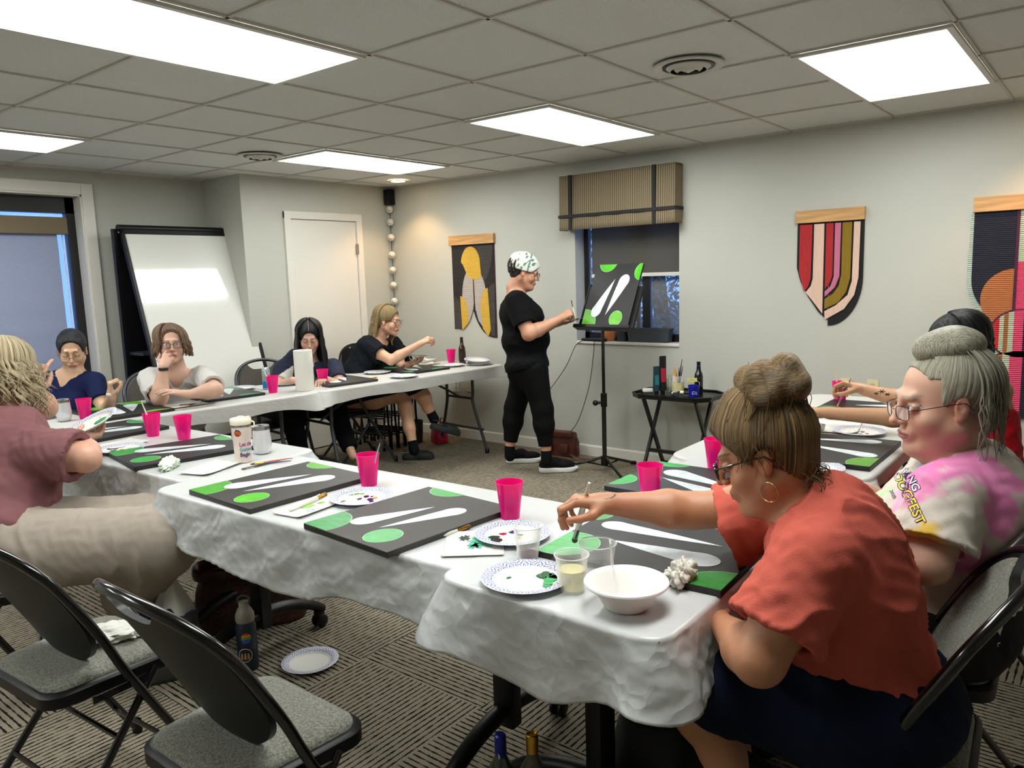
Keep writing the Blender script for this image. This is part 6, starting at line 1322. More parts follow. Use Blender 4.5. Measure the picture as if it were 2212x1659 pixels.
    for k in range(150):
        a = rn.uniform(0, 2*pi); src = M @ Vector((.078*cos(a), -.016+.098*sin(a), rn.uniform(.0, .10))); tgt = bun+Vector((rn.uniform(-.05, .05), rn.uniform(-.05, .05), rn.uniform(-.02, .05))); md = src.lerp(tgt, .5)+(src.lerp(tgt, .5)-(M @ Vector((0, -.016, .03)))).normalized()*rn.uniform(.012, .035)
        if src.z > 0 and (M.inverted() @ src).y > .05: continue
        ps.append(smoothpath([src, md, tgt], 5)); rr.append([.0009]*11)
    for k in range(60):
        a = rn.uniform(-2.2, 2.2); st0 = M @ Vector((.075*(1 if k % 2 else -1), rn.uniform(-.02, .05), rn.uniform(.01, .06))); e = st0+M.to_3x3() @ Vector((rn.uniform(-.01, .03)*(1 if k % 2 else -1), rn.uniform(-.03, .03), rn.uniform(-.05, .01))); ps.append(smoothpath([st0, st0.lerp(e, .5)+Vector((rn.uniform(-.01, .01), rn.uniform(-.01, .01), .01)), e], 5)); rr.append([.0007]*11)
    for k in range(70):
        st0 = M @ Vector((rn.uniform(-.06, .06), -.075+rn.uniform(-.02, .02), rn.uniform(-.07, -.03))); e = st0+Vector((rn.uniform(-.02, .02), rn.uniform(-.03, .01), rn.uniform(-.055, -.01))); ps.append(smoothpath([st0, st0.lerp(e, .5)+M.to_3x3() @ Vector((rn.uniform(-.015, .015), -.014, 0)), e], 5)); rr.append([.0009]*11)
    tubes_H(ps, rr, 4, 'loose_strands', hm, hr, base, 'stuff')
    glasses(M, s, mat('tortoiseshell', '2e1710', .2, var=.8, vscale=90, coat=.5), t, base, .028, .016, .0022)
    er = M @ Vector((-.080, -.004, -.040)); m_ = MB(); dn = Vector((0, 0, -1)); m_.tube([er+dn*.026+Vector((0, 1, 0))*.021*cos(a)+dn*.021*sin(a)+Vector((.3*.021*cos(a), 0, 0)) for a in np.linspace(0, 2*pi, 28)[:-1]], .0010, 6, closed=True)
    o = m_.build('hoop_earring', mat('thin_gold', 'c9a468', .2, 1), t, True); o.data.transform(Matrix.Translation(-Vector(base)))
    # chain, sandal-like shoe
    o = MB().ball(A(1600, 1655, 1.95), (.05, .11, .035)).build('shoe', mat('dark_grey_sneaker', '2a2c2e', .7), t, True); o.data.transform(Matrix.Translation(-Vector(base)))
    # brush in the hand
    brush('white handled brush held by the person in coral, tip on the wet green paint', tuple(bs), tuple(bt), handle='d8d8d2', ferr=M_silv, w_=.0075, tip='3c4a22')
p_coral()
def lock_path(M, s, az, L_, out=.010, wav=0, ph=0, rise=.012, top=(0, -.02), n_=9, fwd=0, p0=8, drop0=96, flare=0, grav=None):
    """a lock that runs from the crown over the skull at azimuth az (0 = face) and then falls L_ metres"""
    P = []; rx, ry, rz = .078+out, .100+out, .086+rise
    for k in range(n_):
        ph_ = radians(p0+(drop0-p0)*k/(n_-1)); P.append(M @ Vector((top[0]*(1-k/n_)+rx*sin(ph_)*sin(az), -.016+ry*sin(ph_)*cos(az), .040+rz*cos(ph_))))
    o = P[-1]; d = (M.to_3x3() @ Vector((sin(az), cos(az), 0))).normalized(); g = Vector(grav) if grav else Vector((0, 0, -1)); m_ = max(4, int(L_/.022))
    sd = g.cross(d).normalized()
    for k in range(1, m_+1):
        t_ = k/m_; w_ = wav*sin(t_*L_*70+ph); w2 = wav*cos(t_*L_*70+ph)
        P.append(o+g*L_*t_*s+d*(flare*t_+fwd*t_*t_+w_)+sd*w2)
    return P
def locks(M, s, azs, L_, r, mt, parent, base, seed=0, name='hair_locks', wav=0, jit=.15, **k):
    rn = random.Random(seed); ps = []; rs = []
    for a in azs:
        kk = dict(k); kk['out'] = kk.get('out', .010)+rn.uniform(-.004, .006); p = lock_path(M, s, a+rn.uniform(-.05, .05), L_*rn.uniform(1-jit, 1+jit), wav=wav*rn.uniform(.6, 1.3), ph=rn.uniform(0, 6.3), **kk); n_ = len(p); rr = r*rn.uniform(.8, 1.2)
        ps.append(p); rs.append([rr*(.35+.65*min(1, i/4))*(1 if i < n_*.7 else max(.15, (n_-i)/(n_*.3))) for i in range(n_)])
    return tubes_H(ps, rs, 7, name, mt, parent, base)
def cap_hair(M, s, mt, parent, base, t=.012, front=((0, .066, .062), (0, .88, -.35)), nape=((0, 0, -.07), (0, .4, -1)), back=None, ears=True, extra=None, pole=None, h=.005, name='hair', dspa=.0015):
    G = hair_field(M, s, t); hcut(G, M, *front)
    if back: G.ell(M @ Vector((0, -.05, -.02)), np.array(back)*s, np.array(M.to_3x3())/s, .02)
    if extra: extra(G)
    if ears:
        for sx in (-1, 1): G.cap(M @ Vector((sx*.066, .0, -.006)), M @ Vector((sx*.084, -.010, -.002)), .020, .024, .008, '-')
    if nape: hcut(G, M, *nape)
    hf = H_about(M @ Vector((0, -.01, .06)), M.to_3x3() @ Vector(pole or (0, -.15, 1)), 42, 4)
    return flesh(name, [surface(G, h)], mt, parent, base, H=hf, disp=lambda V, N_: dspa*np.sin(hf(V)[:, 0]*1.3)*np.cos(hf(V)[:, 1]*1.1))
def stick_to(o, surf, direction):
    """lays the vertices of a flat mesh onto a garment along a direction"""
    from mathutils.bvhtree import BVHTree
    me = surf.data; off = surf.location+(surf.parent.location if surf.parent else Vector((0, 0, 0))); bv = BVHTree.FromPolygons([v.co+off for v in me.vertices], [tuple(p.vertices) for p in me.polygons]); d = nrm(Vector(direction)); oo = o.location+(o.parent.location if o.parent else Vector((0, 0, 0)))
    if o.parent and o.parent.parent: oo = oo+o.parent.parent.location
    miss = []
    for v in o.data.vertices:
        h = bv.ray_cast(v.co+oo-d*.25, d)
        if h[0] is not None: v.co = h[0]-d*.0016-oo
        else: miss.append(v.index)
    bm = bmesh.new(); bm.from_mesh(o.data); bm.verts.ensure_lookup_table(); bmesh.ops.delete(bm, geom=[bm.verts[i] for i in miss], context='VERTS'); bm.to_mesh(o.data); bm.free()
def watch(p, d, mtb, parent, base, r=.030, face='101114'):
    d = nrm(Vector(d)); u = d.orthogonal().normalized(); v = d.cross(u); o = MB().tube([Vector(p)+u*r*cos(a)+v*r*.85*sin(a) for a in np.linspace(0, 2*pi, 25)[:-1]], .009, 8, closed=True, flat=.35, up=u).build('wrist_band', mtb, parent, True); o.data.transform(Matrix.Translation(-Vector(base))); return o
def dirc(p): return nrm(Vector(CAMP)-Vector(p))
def build_person(label, base, head, look, s, pel, neck, shL, shR, elL, wrL, elR, wrR, g=1.0, bust=1.0, belly=1.0, skin='c39a80', lip='a85f58', brow='4a3a2a', lids=False, heavy=0, handL=None, handR=None, legs=(), hv=.004, hb=.009, lat=None, up=(0, 0, 1), armg=1.0, extra=None, blush=.12, hs=1.0, iris='3a2c22', low=0):
    M = head_frame(head, look, up, s); t = person(label, base); pel = Vector(pel); neck = Vector(neck); chest = pel.lerp(neck, .66); lat = Vector(lat) if lat else (Vector(shR)-Vector(shL)).normalized()
    F = Field(); add_head(F, M, s, heavy=heavy); F.cap(neck, M @ Vector((0, -.025, -.045)), .057+.006*heavy, .052+.005*heavy, .03); ax = torso(F, pel, chest, neck, lat, g*.93, bust*.9, belly, g*.93); F.cap(shL, shR, .042, .042, .04)
    arm(F, shL, elL, wrL, armg); arm(F, shR, elR, wrR, armg)
    fine = [(M @ Vector((0, .02, -.01)), .14*s, hv)]
    for wr, el, hd in ((wrL, elL, handL), (wrR, elR, handR)):
        if hd: tips = add_hand(F, wr, hd[0], hd[1], hd[2], hd[3], hd[4], hs); fine.append((Vector(wr)+nrm(Vector(hd[0]))*.075, .105, max(.0032, hv*.85)))
    for L_ in legs: leg(F, *L_[:3], L_[3] if len(L_) > 3 else 1.0, low)
    if extra: extra(F)
    flesh('body', multires(F, hb, fine), M_skin, t, base, face_color(M, s, skin, lip, brow, iris, lids=lids, blush=blush))
    return t, M, chest, ax
def top_garment(t, base, pel, chest, neck, ax, shL, shR, elL, elR, mt, g=1.05, bust=1.0, belly=1.05, fr=.5, r0=.065, r1=.07, hem=-.05, neckr=.065, vneck=0, foldp=(.006, 38, (.2, .4, -.8), 2), h=.007, color=None, name='top', extra=None, droop=0, scoop=0):
    C = Field(); lat_, fw, up = torso(C, pel, chest, neck, ax[0], g, bust*1.08, belly, g*1.04); C.cap(shL, shR, .054, .054, .05)
    if extra: extra(C)
    if fr: sleeve(C, shL, elL, fr, r0, r1, droop=droop); sleeve(C, shR, elR, fr, r0, r1, droop=droop)
    C.cut(pel+up*hem, -up); nb = neck+up*.02; C.cap(nb-up*.01+fw*.01, nb+up*.2+fw*.03, neckr, neckr+.03, .01, '-')
    if scoop: C.ell(neck+fw*.085-up*.02, (scoop, .06, scoop), k=.01, op='-')
    if vneck: C.cap(nb+fw*.06-up*(vneck), nb+fw*.10+up*.1, .012, .075, .01, '-')
    dq = folds(*foldp); hp_ = np.array(pel+up*hem); hn_ = np.array(up)
    return flesh(name, [surface(C, h)], mt, t, base, color, disp=lambda V, N_: dq(V, N_)*np.clip(((V-hp_) @ hn_)/.035, 0, 1))
def trousers(t, base, pel, legs, mt, name='trousers', g=1.0, r=(.105, .085, .07), h=.008, cutz=None, foldp=(.005, 40, (.3, .8, .4), 5), hip=(.19, .15, .13), cutfr=None):
    K = Field(); K.ell(Vector(pel)+Vector((0, 0, -.02)), np.array(hip)*g, k=.06)
    for L_ in legs:
        hp, kn, an = map(Vector, L_[:3]); e = kn.lerp(an, cutfr) if cutfr is not None else an
        S_ = Field(); S_.cap(hp, kn, r[0]*g, r[1]*g, .05); S_.cap(kn, e, r[1]*g, r[2]*g, .05); S_.cut(e, an-kn) if cutfr is not None else None; K.grp(S_, .05)
    return flesh(name, [surface(K, h)], mt, t, base, disp=folds(*foldp))
# ---------------------------------------------------------------- tie-dye
def p_tiedye():
    s = 1.10; head = A(2036, 868, 1.93); base = (.10, -2.62, 0); pel = Vector((.09, -2.66, .57)); neck = A(2078, 992, 1.97)
    shL = Vector((-.105, -2.68, .925)); shR = Vector((.27, -2.64, .93)); elL = A(2005, 1215, 1.80); wrL = A(1868, 1092, 2.02); elR = Vector((.33, -2.52, .72)); wrR = A(1868, 1062, 2.25)
    t, M, chest, ax = build_person('person in a white tie-dye shirt with grey pinned-up hair and thin glasses', base, head, (-.56, .80, -.10), s, pel, neck, shL, shR, elL, wrL, elR, wrR, 1.22, 1.15, 1.18, 'c79c86', 'a8646a', '9a9084', low=1, heavy=1.2, handL=(A(1825, 1060, 2.1)-wrL, (-.2, -.3, .9), (.6, .5, .2), RELAX, TH_REL), handR=(A(1815, 1050, 2.25)-wrR, (0, 0, 1), (-.6, .5, 0), RELAX, TH_REL), hv=.0035, armg=1.25, legs=[((.0, -2.6, .54), (-.02, -2.2, .54), (0, -2.2, .1), 1.2), ((.2, -2.6, .54), (.22, -2.2, .54), (.22, -2.2, .1), 1.2)], blush=.10)
    blobs = [((2000, 1055, 1.85), .075, 'e27bb4'), ((2060, 1010, 1.85), .08, 'e27bb4'), ((2135, 1050, 1.85), .08, 'e27bb4'), ((2150, 1110, 1.8), .06, 'e27bb4'), ((1950, 1085, 1.9), .05, 'eb9cc6'), ((1995, 1185, 1.75), .055, 'ddb52c'), ((1985, 1215, 1.72), .05, 'ddb52c'), ((1925, 990, 2.0), .035, 'b3d89c'), ((1880, 1060, 2.0), .04, 'a9d48e'), ((1945, 1010, 1.95), .03, 'b3d89c'), ((1900, 1110, 1.95), .04, 'b7dca0'), ((1985, 985, 1.95), .03, 'a9cfdf'), ((2085, 1210, 1.8), .06, 'e27bb4'), ((2180, 1000, 1.95), .04, 'b8d6da')]
    bl_ = [(np.array(A(*p)), r, np.array(lin(c))) for p, r, c in blobs]
    def tie(V):
        c = np.tile(np.array(lin('c9c1b6')), (len(V), 1)); nn = noise3(V[:, 0]*38, V[:, 1]*38, V[:, 2]*38, 3)*.5+noise3(V[:, 0]*90, V[:, 1]*90, V[:, 2]*90, 5)*.25
        for p, r, q in bl_: w_ = np.clip((1.15-np.sqrt(((V-p)**2).sum(1))/r+nn*.6)*2.2, 0, .9)[:, None]; c = c*(1-w_)+q*w_
        return c
    mt = mat('tie_dye_cotton', 'ffffff', .9, bump=.3, bscale=380, attr='Col')
    sh_ = top_garment(t, base, pel, chest, neck, ax, shL, shR, elL, elR, mt, 1.34, 1.25, 1.12, .78, .088, .098, -.02, .070, foldp=(.009, 32, (.4, .3, -.8), 7), color=tie, h=.006, extra=lambda C: (C.ell(chest+Vector((.0, -.05, 0)), (.17, .12, .19), k=.08), C.ell(chest+Vector((-.04, .075, -.06)), (.15, .12, .15), k=.06)))
    # chest print
    c0 = A(1908, 1052, 2.0); nrm_ = nrm(Vector(CAMP)-c0); upv = Vector(CR[1]); rt = Vector(CR[0])
    def place(px, py, ang): 
        c = A(px, py, 1.85); a = radians(ang); x = rt*cos(a)+upv*sin(a); y = -rt*sin(a)+upv*cos(a); Mx = Matrix((x, y, nrm_)).transposed().to_4x4(); Mx.translation = c-Vector(base); return Mx
    for s_, sz, px, py, ang, c, nm in (('HOOGFEST', .030, 1922, 1004, -66, '2a1650', 'print_outline'), ('WING', .026, 1946, 1003, -66, '2a1650', 'print_outline')):
        for dx, dy in ((-2, 0), (2, 0), (0, -2), (0, 2)):
            o = text_mesh(nm, s_, sz, place(px+dx, py+dy, ang), mat('print_'+c, c, .6), sh_, 0); stick_to(o, sh_, -nrm_)
    for s_, sz, px, py, ang, c in (('HOOGFEST', .030, 1922, 1004, -66, 'f2d21c'), ('WING', .026, 1946, 1003, -66, 'f4f2ee'), ('2025', .012, 1922, 1060, -66, '2a1650')):
        o = text_mesh('printed_lettering', s_, sz, place(px, py, ang), mat('print_'+c, c, .6), sh_, 0); stick_to(o, sh_, -nrm_)
        for v in o.data.vertices: v.co += nrm_*(.0012)
    rb = MB().add([A(*p)-Vector(base) for p in ((1868, 1030, 1.85), (1876, 1034, 1.85), (1884, 1070, 1.85), (1902, 1098, 1.85), (1898, 1106, 1.85), (1876, 1088, 1.85), (1862, 1064, 1.85))], [tuple(range(7))]).build('printed_banner', mat('print_d94a9a', 'd94a9a', .6), sh_); stick_to(rb, sh_, -nrm_)
    trousers(t, base, pel, [((.0, -2.62, .54), (-.02, -2.2, .54), (0, -2.2, .1)), ((.2, -2.62, .54), (.22, -2.2, .54), (.22, -2.2, .1))], cloth_mat('charcoal_trousers', '2b2728', .9), g=1.25, foldp=(.007, 40, (.2, .9, .2), 8))
    hm = hair_material('grey_hair', '4a4842', 'c9c5ae', .45, 1.0, .48)
    def ex(G): G.cap(M @ Vector((0, -.04, .05)), M @ Vector((0, -.075, -.04)), .062, .05, .04)
    h0 = cap_hair(M, s, hm, t, base, .010, ((0, .030, .060), (0, .98, .05)), ((0, 0, -.085), (0, .5, -1)), extra=ex, pole=(0, -.3, 1))
    cap_hair(M, s, hm, h0, base, .004, ((0, .060, .088), (0, .9, -.45)), ((0, .0, .062), (0, 0, -1)), ears=False, name='thin_front_hair')
    bun = M @ Vector((0, -.030, .126)); U = Field(); U.ell(bun, np.array((.055, .070, .042))*s, np.array(M.to_3x3())/s, .02); U.cap(M @ Vector((0, .03, .125)), bun, .03, .04, .03); Mi = np.array(M.inverted()); bl2 = np.array(M.inverted() @ bun)
    def hb(V): p = (V @ Mi[:3, :3].T)+Mi[:3, 3]-bl2; r = np.hypot(p[:, 1], p[:, 2]); return np.stack([p[:, 0]*520, r*520, np.arctan2(p[:, 2], p[:, 1])*1.2], 1)
    flesh('hair_bun', [surface(U, .0045)], hm, h0, base, H=hb)
    rn = random.Random(9); az = [rn.choice((-1, 1))*rn.uniform(1.8, 3.1) for _ in range(90)]; locks(M, s, az, .13, .0016, hm, h0, base, 4, 'loose_strands', wav=.006, out=.014, jit=.5, p0=30)['kind'] = 'stuff'
    az = [sx*rn.uniform(2.0, 3.0) for sx in (-1, 1) for _ in range(14)]; locks(M, s, az, .075, .0065, hm, h0, base, 6, 'side_locks', out=.010, jit=.3, p0=20)
    glasses(M, s, mat('thin_dark_metal', '2a2a2e', .25, .8), t, base, .022, .016, .0009, drop=-.006)
p_tiedye()
# ---------------------------------------------------------------- red dress
def p_red():
    s = .98; head = A(2066, 748, 3.00); base = (1.15, -2.62, 0); neck = A(2110, 805, 3.02); pel = Vector((1.22, -2.68, .56))
    shL = A(2152, 845, 2.88); shR = neck+Vector((.22, .10, -.07)); elL = A(1985, 905, 3.02); wrL = A(1795, 893, 3.30); elR = A(1960, 868, 3.35); wrR = A(1868, 842, 3.50)
    t, M, chest, ax = build_person('person in a red strapless dress with very long black hair at the right', base, head, (-.45, .85, -.35), s, pel, neck, shL, shR, elL, wrL, elR, wrR, .92, .9, .9, 'b0825f', 'a04f4a', '1a1412', lids=True, handL=(A(1750, 886, 3.38)-wrL, (0, 0, 1), (.5, .6, -.3), RELAX, TH_REL), handR=(A(1832, 830, 3.55)-wrR, (.2, -.2, .8), (-.5, .2, -.5), PINCH, TH_PIN), hv=.0045, armg=.92)
    C = Field(); torso(C, pel, chest, neck, ax[0], .97, .95, .92, .97); C.cut(pel.lerp(neck, .70), ax[2]+ax[1]*-.25); flesh('dress_bodice', [surface(C, .007)], cloth_mat('crimson_satin', 'a8101c', .5), t, base, disp=folds(.005, 45, (.1, .3, .9), 3))
    K = Field(); K.ell(pel+Vector((0, 0, -.03)), (.19, .16, .13), k=.06); K.cap((1.13, -2.62, .54), (1.08, -2.25, .53), .10, .085, .06); K.cap((1.31, -2.62, .54), (1.30, -2.25, .53), .10, .085, .06); flesh('dress_skirt', [surface(K, .008)], cloth_mat('crimson_satin', 'a8101c', .5), t, base, disp=folds(.005, 35, (.3, .6, .2), 6))
    hm = hair_material('black_hair', '040405', '17171b', .22, 1.0, .5); h0 = cap_hair(M, s, hm, t, base, .015, ((0, .072, .060), (0, .92, -.3)), None, (.066, .06, .09), ears=False)
    rn = random.Random(3); az = [sx*rn.uniform(1.7, 3.14) for sx in (-1, 1) for _ in range(44)]; locks(M, s, az, .52, .0105, hm, h0, base, 8, wav=.006, out=.012, jit=.12, flare=.02)
    tt = MB()
    for (px, py, d, r_) in ((1905, 846, 3.38, .016), (1917, 852, 3.36, .013), (1893, 850, 3.4, .010)):
        for k in range(6): a = k*1.05; c = A(px, py, d-.045); tt.tube([c, c+Vector(CR[0])*r_*cos(a)+Vector(CR[1])*r_*.6*sin(a)], .0018, 5)
    o = tt.build('forearm_tattoo', mat('tattoo_ink', '27302e', .7), t); o.data.transform(Matrix.Translation(-Vector(base)))
    brush('thin dark brush held by the person in red, touching the canvas', tuple(A(1806, 882, 3.72)), tuple(A(1838, 818, 3.50)), handle='3a2a58', w_=.0035, tip='2a2a2a')
p_red()
# ---------------------------------------------------------------- mauve
def p_mauve():
    s = 1.05; base = (-1.20, .25, 0); head = A(8, 800, 3.12); neck = A(28, 905, 3.10); pel = Vector((-1.20, .27, .57)); shR = A(88, 975, 2.93); shL = neck+Vector((-.02, .24, -.06))
    elR = A(186, 990, 2.93); wrR = A(176, 948, 3.18); elL = A(95, 880, 3.42); wrL = A(72, 850, 3.32)
    lg = [((-1.18, .17, .54), A(352, 1168, 2.88), A(285, 1280, 3.08), 1.2), ((-1.10, .36, .54), A(320, 1140, 3.1), A(270, 1240, 3.3), 1.2)]
    t, M, chest, ax = build_person('person in a mauve shirt and cream trousers seen from behind, with curly blonde hair', base, head, (.55, .80, -.15), s, pel, neck, shL, shR, elL, wrL, elR, wrR, 1.22, 1.1, 1.15, 'c79780', handR=(A(215, 936, 3.3)-wrR, (0, 0, -1), (.3, .6, 0), RELAX, TH_REL), handL=(A(78, 812, 3.32)-wrL, (-.5, -.6, .3), (.3, -.4, .5), [(.3, .5, .3), (.8, .9, .5), (.95, 1., .6), (1.0, 1.1, .6)], TH_PIN), hv=.005, armg=1.3, legs=lg, low=1)
    top_garment(t, base, pel, chest, neck, ax, shL, shR, elL, elR, cloth_mat('mauve_cotton', '7d5457', .9, var=.05, vscale=25), 1.34, 1.2, 1.10, .80, .095, .105, -.05, .070, foldp=(.010, 30, (.5, -.2, -.7), 3), h=.007, extra=lambda C: C.ell(chest-ax[1]*.05, (.17, .15, .19), k=.08))
    trousers(t, base, pel, lg, cloth_mat('cream_linen', 'a0958a', .95, var=.06, vscale=20), g=1.30, r=(.118, .098, .085), hip=(.185, .175, .14), foldp=(.007, 26, (-.3, .8, .5), 12))
    hm = hair_material('blonde_hair', '8d7450', 'e2d3b0', .5, 1.0, .46); h0 = cap_hair(M, s, hm, t, base, .016, ((0, .07, .055), (0, .9, -.3)), None, (.07, .06, .09), ears=False)
    rn = random.Random(13); az = [rn.uniform(-3.14, 3.14) for _ in range(190)]; az = [a if abs(a) > .8 else a*2+.8 for a in az]; locks(M, s, az, .15, .0075, hm, h0, base, 2, wav=.014, out=.016, jit=.45, flare=.03, p0=25)
    locks(M, s, [rn.uniform(.8, 5.4) for _ in range(90)], .15, .0016, hm, h0, base, 5, 'loose_strands', wav=.02, out=.028, jit=.6, flare=.05, p0=30)['kind'] = 'stuff'
    make_plate('paper plate with one swirl of green paint held up by the person in mauve', 0, 0, M=Matrix.Translation(A(202, 917, 3.28)) @ Matrix.Rotation(radians(20), 4, Vector(CR[2])*-1) @ Matrix.Rotation(radians(16), 4, Vector(CR[0])), blobs=[(.02, -.03, .026, '35a04a'), (.03, -.02, .016, '2f7f3c')])
    brush('wooden brush with green tip held by the person in mauve', tuple(A(110, 802, 3.30)), tuple(A(62, 812, 3.30)), handle='a8703a', w_=.004, tip='1c5a3a')
    m_ = MB(); c = A(66, 893, 3.05); m_.tube([c+Vector(CR[0])*.026*cos(a)+Vector(CR[1])*.016*sin(a) for a in np.linspace(0, 2*pi, 25)[:-1]], .0011, 6, closed=True); o = m_.build('hoop_earring', mat('thin_gold', 'c9a468', .2, 1), t, True); o.data.transform(Matrix.Translation(-Vector(base)))
p_mauve()
# ---------------------------------------------------------------- navy blouse
def p_navy():
    s = 1.04; base = (-.12, 2.24, 0); head = A(156, 757, 4.88); neck = A(158, 812, 4.92); pel = Vector((-.10, 2.30, .57)); shL = A(205, 826, 4.90); shR = A(106, 829, 4.98)
    elL = A(229, 893, 4.78); wrL = A(241, 858, 4.66); elR = A(92, 900, 4.85); wrR = A(150, 905, 4.62)
    t, M, chest, ax = build_person('person in a navy split-neck blouse with dark hair, looking down through thin glasses', base, head, dirc(head)+Vector((-.08, .06, -.38)), s, pel, neck, shL, shR, elL, wrL, elR, wrR, .98, .9, 1.0, 'c9a284', 'a05a52', '1d1512', lids=True, blush=.06, handL=((-.05, -.1, 1), (-.6, .2, 0), (.2, -.8, .2), FIST, TH_PIN), handR=((.4, -.5, -.1), (0, 0, 1), (.6, .3, 0), RELAX, TH_REL), hv=.0042)
    top_garment(t, base, pel, chest, neck, ax, shL, shR, elL, elR, cloth_mat('navy_blouse', '10193f', .8), 1.04, 1.0, 1.03, .60, .060, .066, -.08, .080, .13, (.006, 36, (.3, .2, -.8), 5))
    hm = hair_material('soft_black_hair', '050609', '2c2d33', .3, 1.0, .5); cap_hair(M, s, hm, t, base, .011, ((0, .062, .058), (0, .93, -.30)), ((0, 0, -.05), (0, .5, -1)), (.062, .052, .06), pole=(.5, .4, 1))
    glasses(M, s, mat('pale_gold_wire', '9a8468', .25, .8), t, base, .025, .012, .0011, drop=-.010); watch(A(240, 852, 4.65), (.1, 0, 1), mat('white_strap', 'd8d8d8', .5), t, base, .029)
p_navy()
# ---------------------------------------------------------------- white top
def p_white():
    s = 1.04; base = (.52, 2.14, 0); head = A(371, 745, 4.98); neck = A(385, 803, 5.05); pel = Vector((.56, 2.22, .57)); shR = A(322, 818, 5.02); shL = A(438, 812, 5.06)
    elR = A(345, 862, 4.78); wrR = A(352, 793, 4.78); elL = A(466, 842, 4.86); wrL = A(408, 852, 4.72)
    t, M, chest, ax = build_person('person in a white v-neck top with wavy brown hair, hand on the mouth', base, head, dirc(head)+Vector((0, 0, -.02)), s, pel, neck, shL, shR, elL, wrL, elR, wrR, 1.12, 1.1, 1.08, 'cda48f', 'a85a55', '6a5240', handR=(A(364, 770, 4.83)-wrR, (-.3, -.5, .3), (-.2, .1, .5), [(.5, .7, .4), (1.2, 1.2, .7), (1.3, 1.2, .7), (1.3, 1.3, .7)], TH_REL), handL=(A(372, 846, 4.68)-wrL, (0, -.2, 1), (-.2, .6, .6), [(.15, .3, .2)]*4, TH_REL), hv=.0042, armg=1.15, blush=.14, iris='4a5a5a')
    top_garment(t, base, pel, chest, neck, ax, shL, shR, elL, elR, cloth_mat('white_cotton', 'c4c2be', .9), 1.18, 1.15, 1.05, .80, .070, .078, -.08, .072, .11, (.008, 40, (.4, .2, -.8), 8))
    hm = hair_material('brown_wavy_hair', '35241a', '93745a', .45, 1.0, .5); h0 = cap_hair(M, s, hm, t, base, .018, ((0, .062, .060), (0, .93, -.22)), None, (.066, .05, .05), ears=False, pole=(.35, .3, 1))
    rn = random.Random(21); az = [sx*rn.uniform(1.0, 3.1) for sx in (-1, 1) for _ in range(90)]+[sx*rn.uniform(.8, 1.3) for sx in (-1, 1) for _ in range(20)]; locks(M, s, az, .085, .009, hm, h0, base, 3, wav=.008, out=.014, jit=.3, flare=.022, top=(.02, .02), p0=12)
    glasses(M, s, mat('black_acetate', '0d0d10', .2, coat=.4), t, base, .026, .018, .0017); watch(A(353, 797, 4.77), (.05, 0, 1), mat('black_strap', '0d0d0e', .5), t, base, .030)
p_white()
# ---------------------------------------------------------------- long black hair, raglan shirt
def p_raglan():
    s = 1.03; base = (1.33, 2.06, 0); head = A(668, 728, 5.88); neck = A(668, 775, 5.98); pel = Vector((1.38, 2.20, .57)); shR = A(612, 796, 5.95); shL = A(722, 792, 5.95)
    elR = A(596, 838, 5.8); wrR = A(632, 822, 5.62); elL = A(736, 836, 5.8); wrL = A(700, 818, 5.62); an1 = A(655, 1003, 5.72); an2 = A(762, 985, 5.78)
    lg = [((1.30, 2.15, .52), (1.20, 1.78, .50), an1, .95), ((1.48, 2.15, .52), (1.62, 1.80, .50), an2, .95)]
    t, M, chest, ax = build_person('person with long straight black hair in a navy and white raglan shirt, head bowed', base, head, dirc(head)+Vector((.02, .05, -.42)), s, pel, neck, shL, shR, elL, wrL, elR, wrR, 1.02, 1.0, 1.0, 'c9a08a', 'a8605c', '1d1512', lids=True, low=1, handL=((-.7, -.5, -.1), (0, 0, 1), (-.1, .8, .2), PINCH, TH_PIN), handR=((.7, -.5, -.1), (0, 0, 1), (.1, .8, .2), RELAX, TH_REL), hv=.0048, legs=lg)
    cw_ = np.array(lin('cfccc6')); cn = np.array(lin('151b33')); sl_, sr_, lt = np.array(shL), np.array(shR), np.array(ax[0]); ck = np.array(neck)
    def rag(V): d = np.abs((V-ck) @ lt); zz = ck[2]-V[:, 2]; w_ = (d < .035+zz*.62)[:, None]; return np.where(w_, cw_, cn)
    top_garment(t, base, pel, chest, neck, ax, shL, shR, elL, elR, mat('raglan_cotton', 'ffffff', .9, attr='Col', bump=.3, bscale=380), 1.07, 1.12, 1.02, .65, .060, .066, -.08, .072, .05, (.006, 40, (.3, .1, -.8), 4), color=rag)
    trousers(t, base, pel, lg, cloth_mat('black_joggers', '08090c', .9), g=.95, r=(.10, .085, .065), cutfr=.85, h=.009)
    for i, an in enumerate((an1, an2)): o = MB().ball(an+Vector((.05, -.06, -.07)), (.04, .10, .035)).build('sandal', mat('tan_sandal', '8c6f5c', .6), t, True); o.data.transform(Matrix.Translation(-Vector(base)))
    hm = MATS.get('bh') or hair_material('black_hair', '040405', '131316', .2, 1.0, .5); MATS['bh'] = hm
    h0 = cap_hair(M, s, hm, t, base, .012, ((0, .074, .060), (0, .9, -.32)), None, (.064, .05, .06), ears=False, h=.005, extra=lambda G: G.cap(M @ Vector((0, .12, .115)), M @ Vector((0, -.0, .142)), .0035, .0035, .002, '-'))
    rn = random.Random(31); az = [sx*rn.uniform(1.05, 2.9) for sx in (-1, 1) for _ in range(56)]; locks(M, s, az, .40, .0095, hm, h0, base, 6, wav=.002, out=.010, jit=.15, flare=.05)
    o = MB().tube(smoothpath([M @ Vector((0, .086, .088)), M @ Vector((0, .06, .112)), M @ Vector((0, .02, .1305)), M @ Vector((0, -.02, .1335))], 4), .0009, 5).build('parting', mat('scalp', 'b98d78', .6), h0, True); o.data.transform(Matrix.Translation(-Vector(base)))
p_raglan()
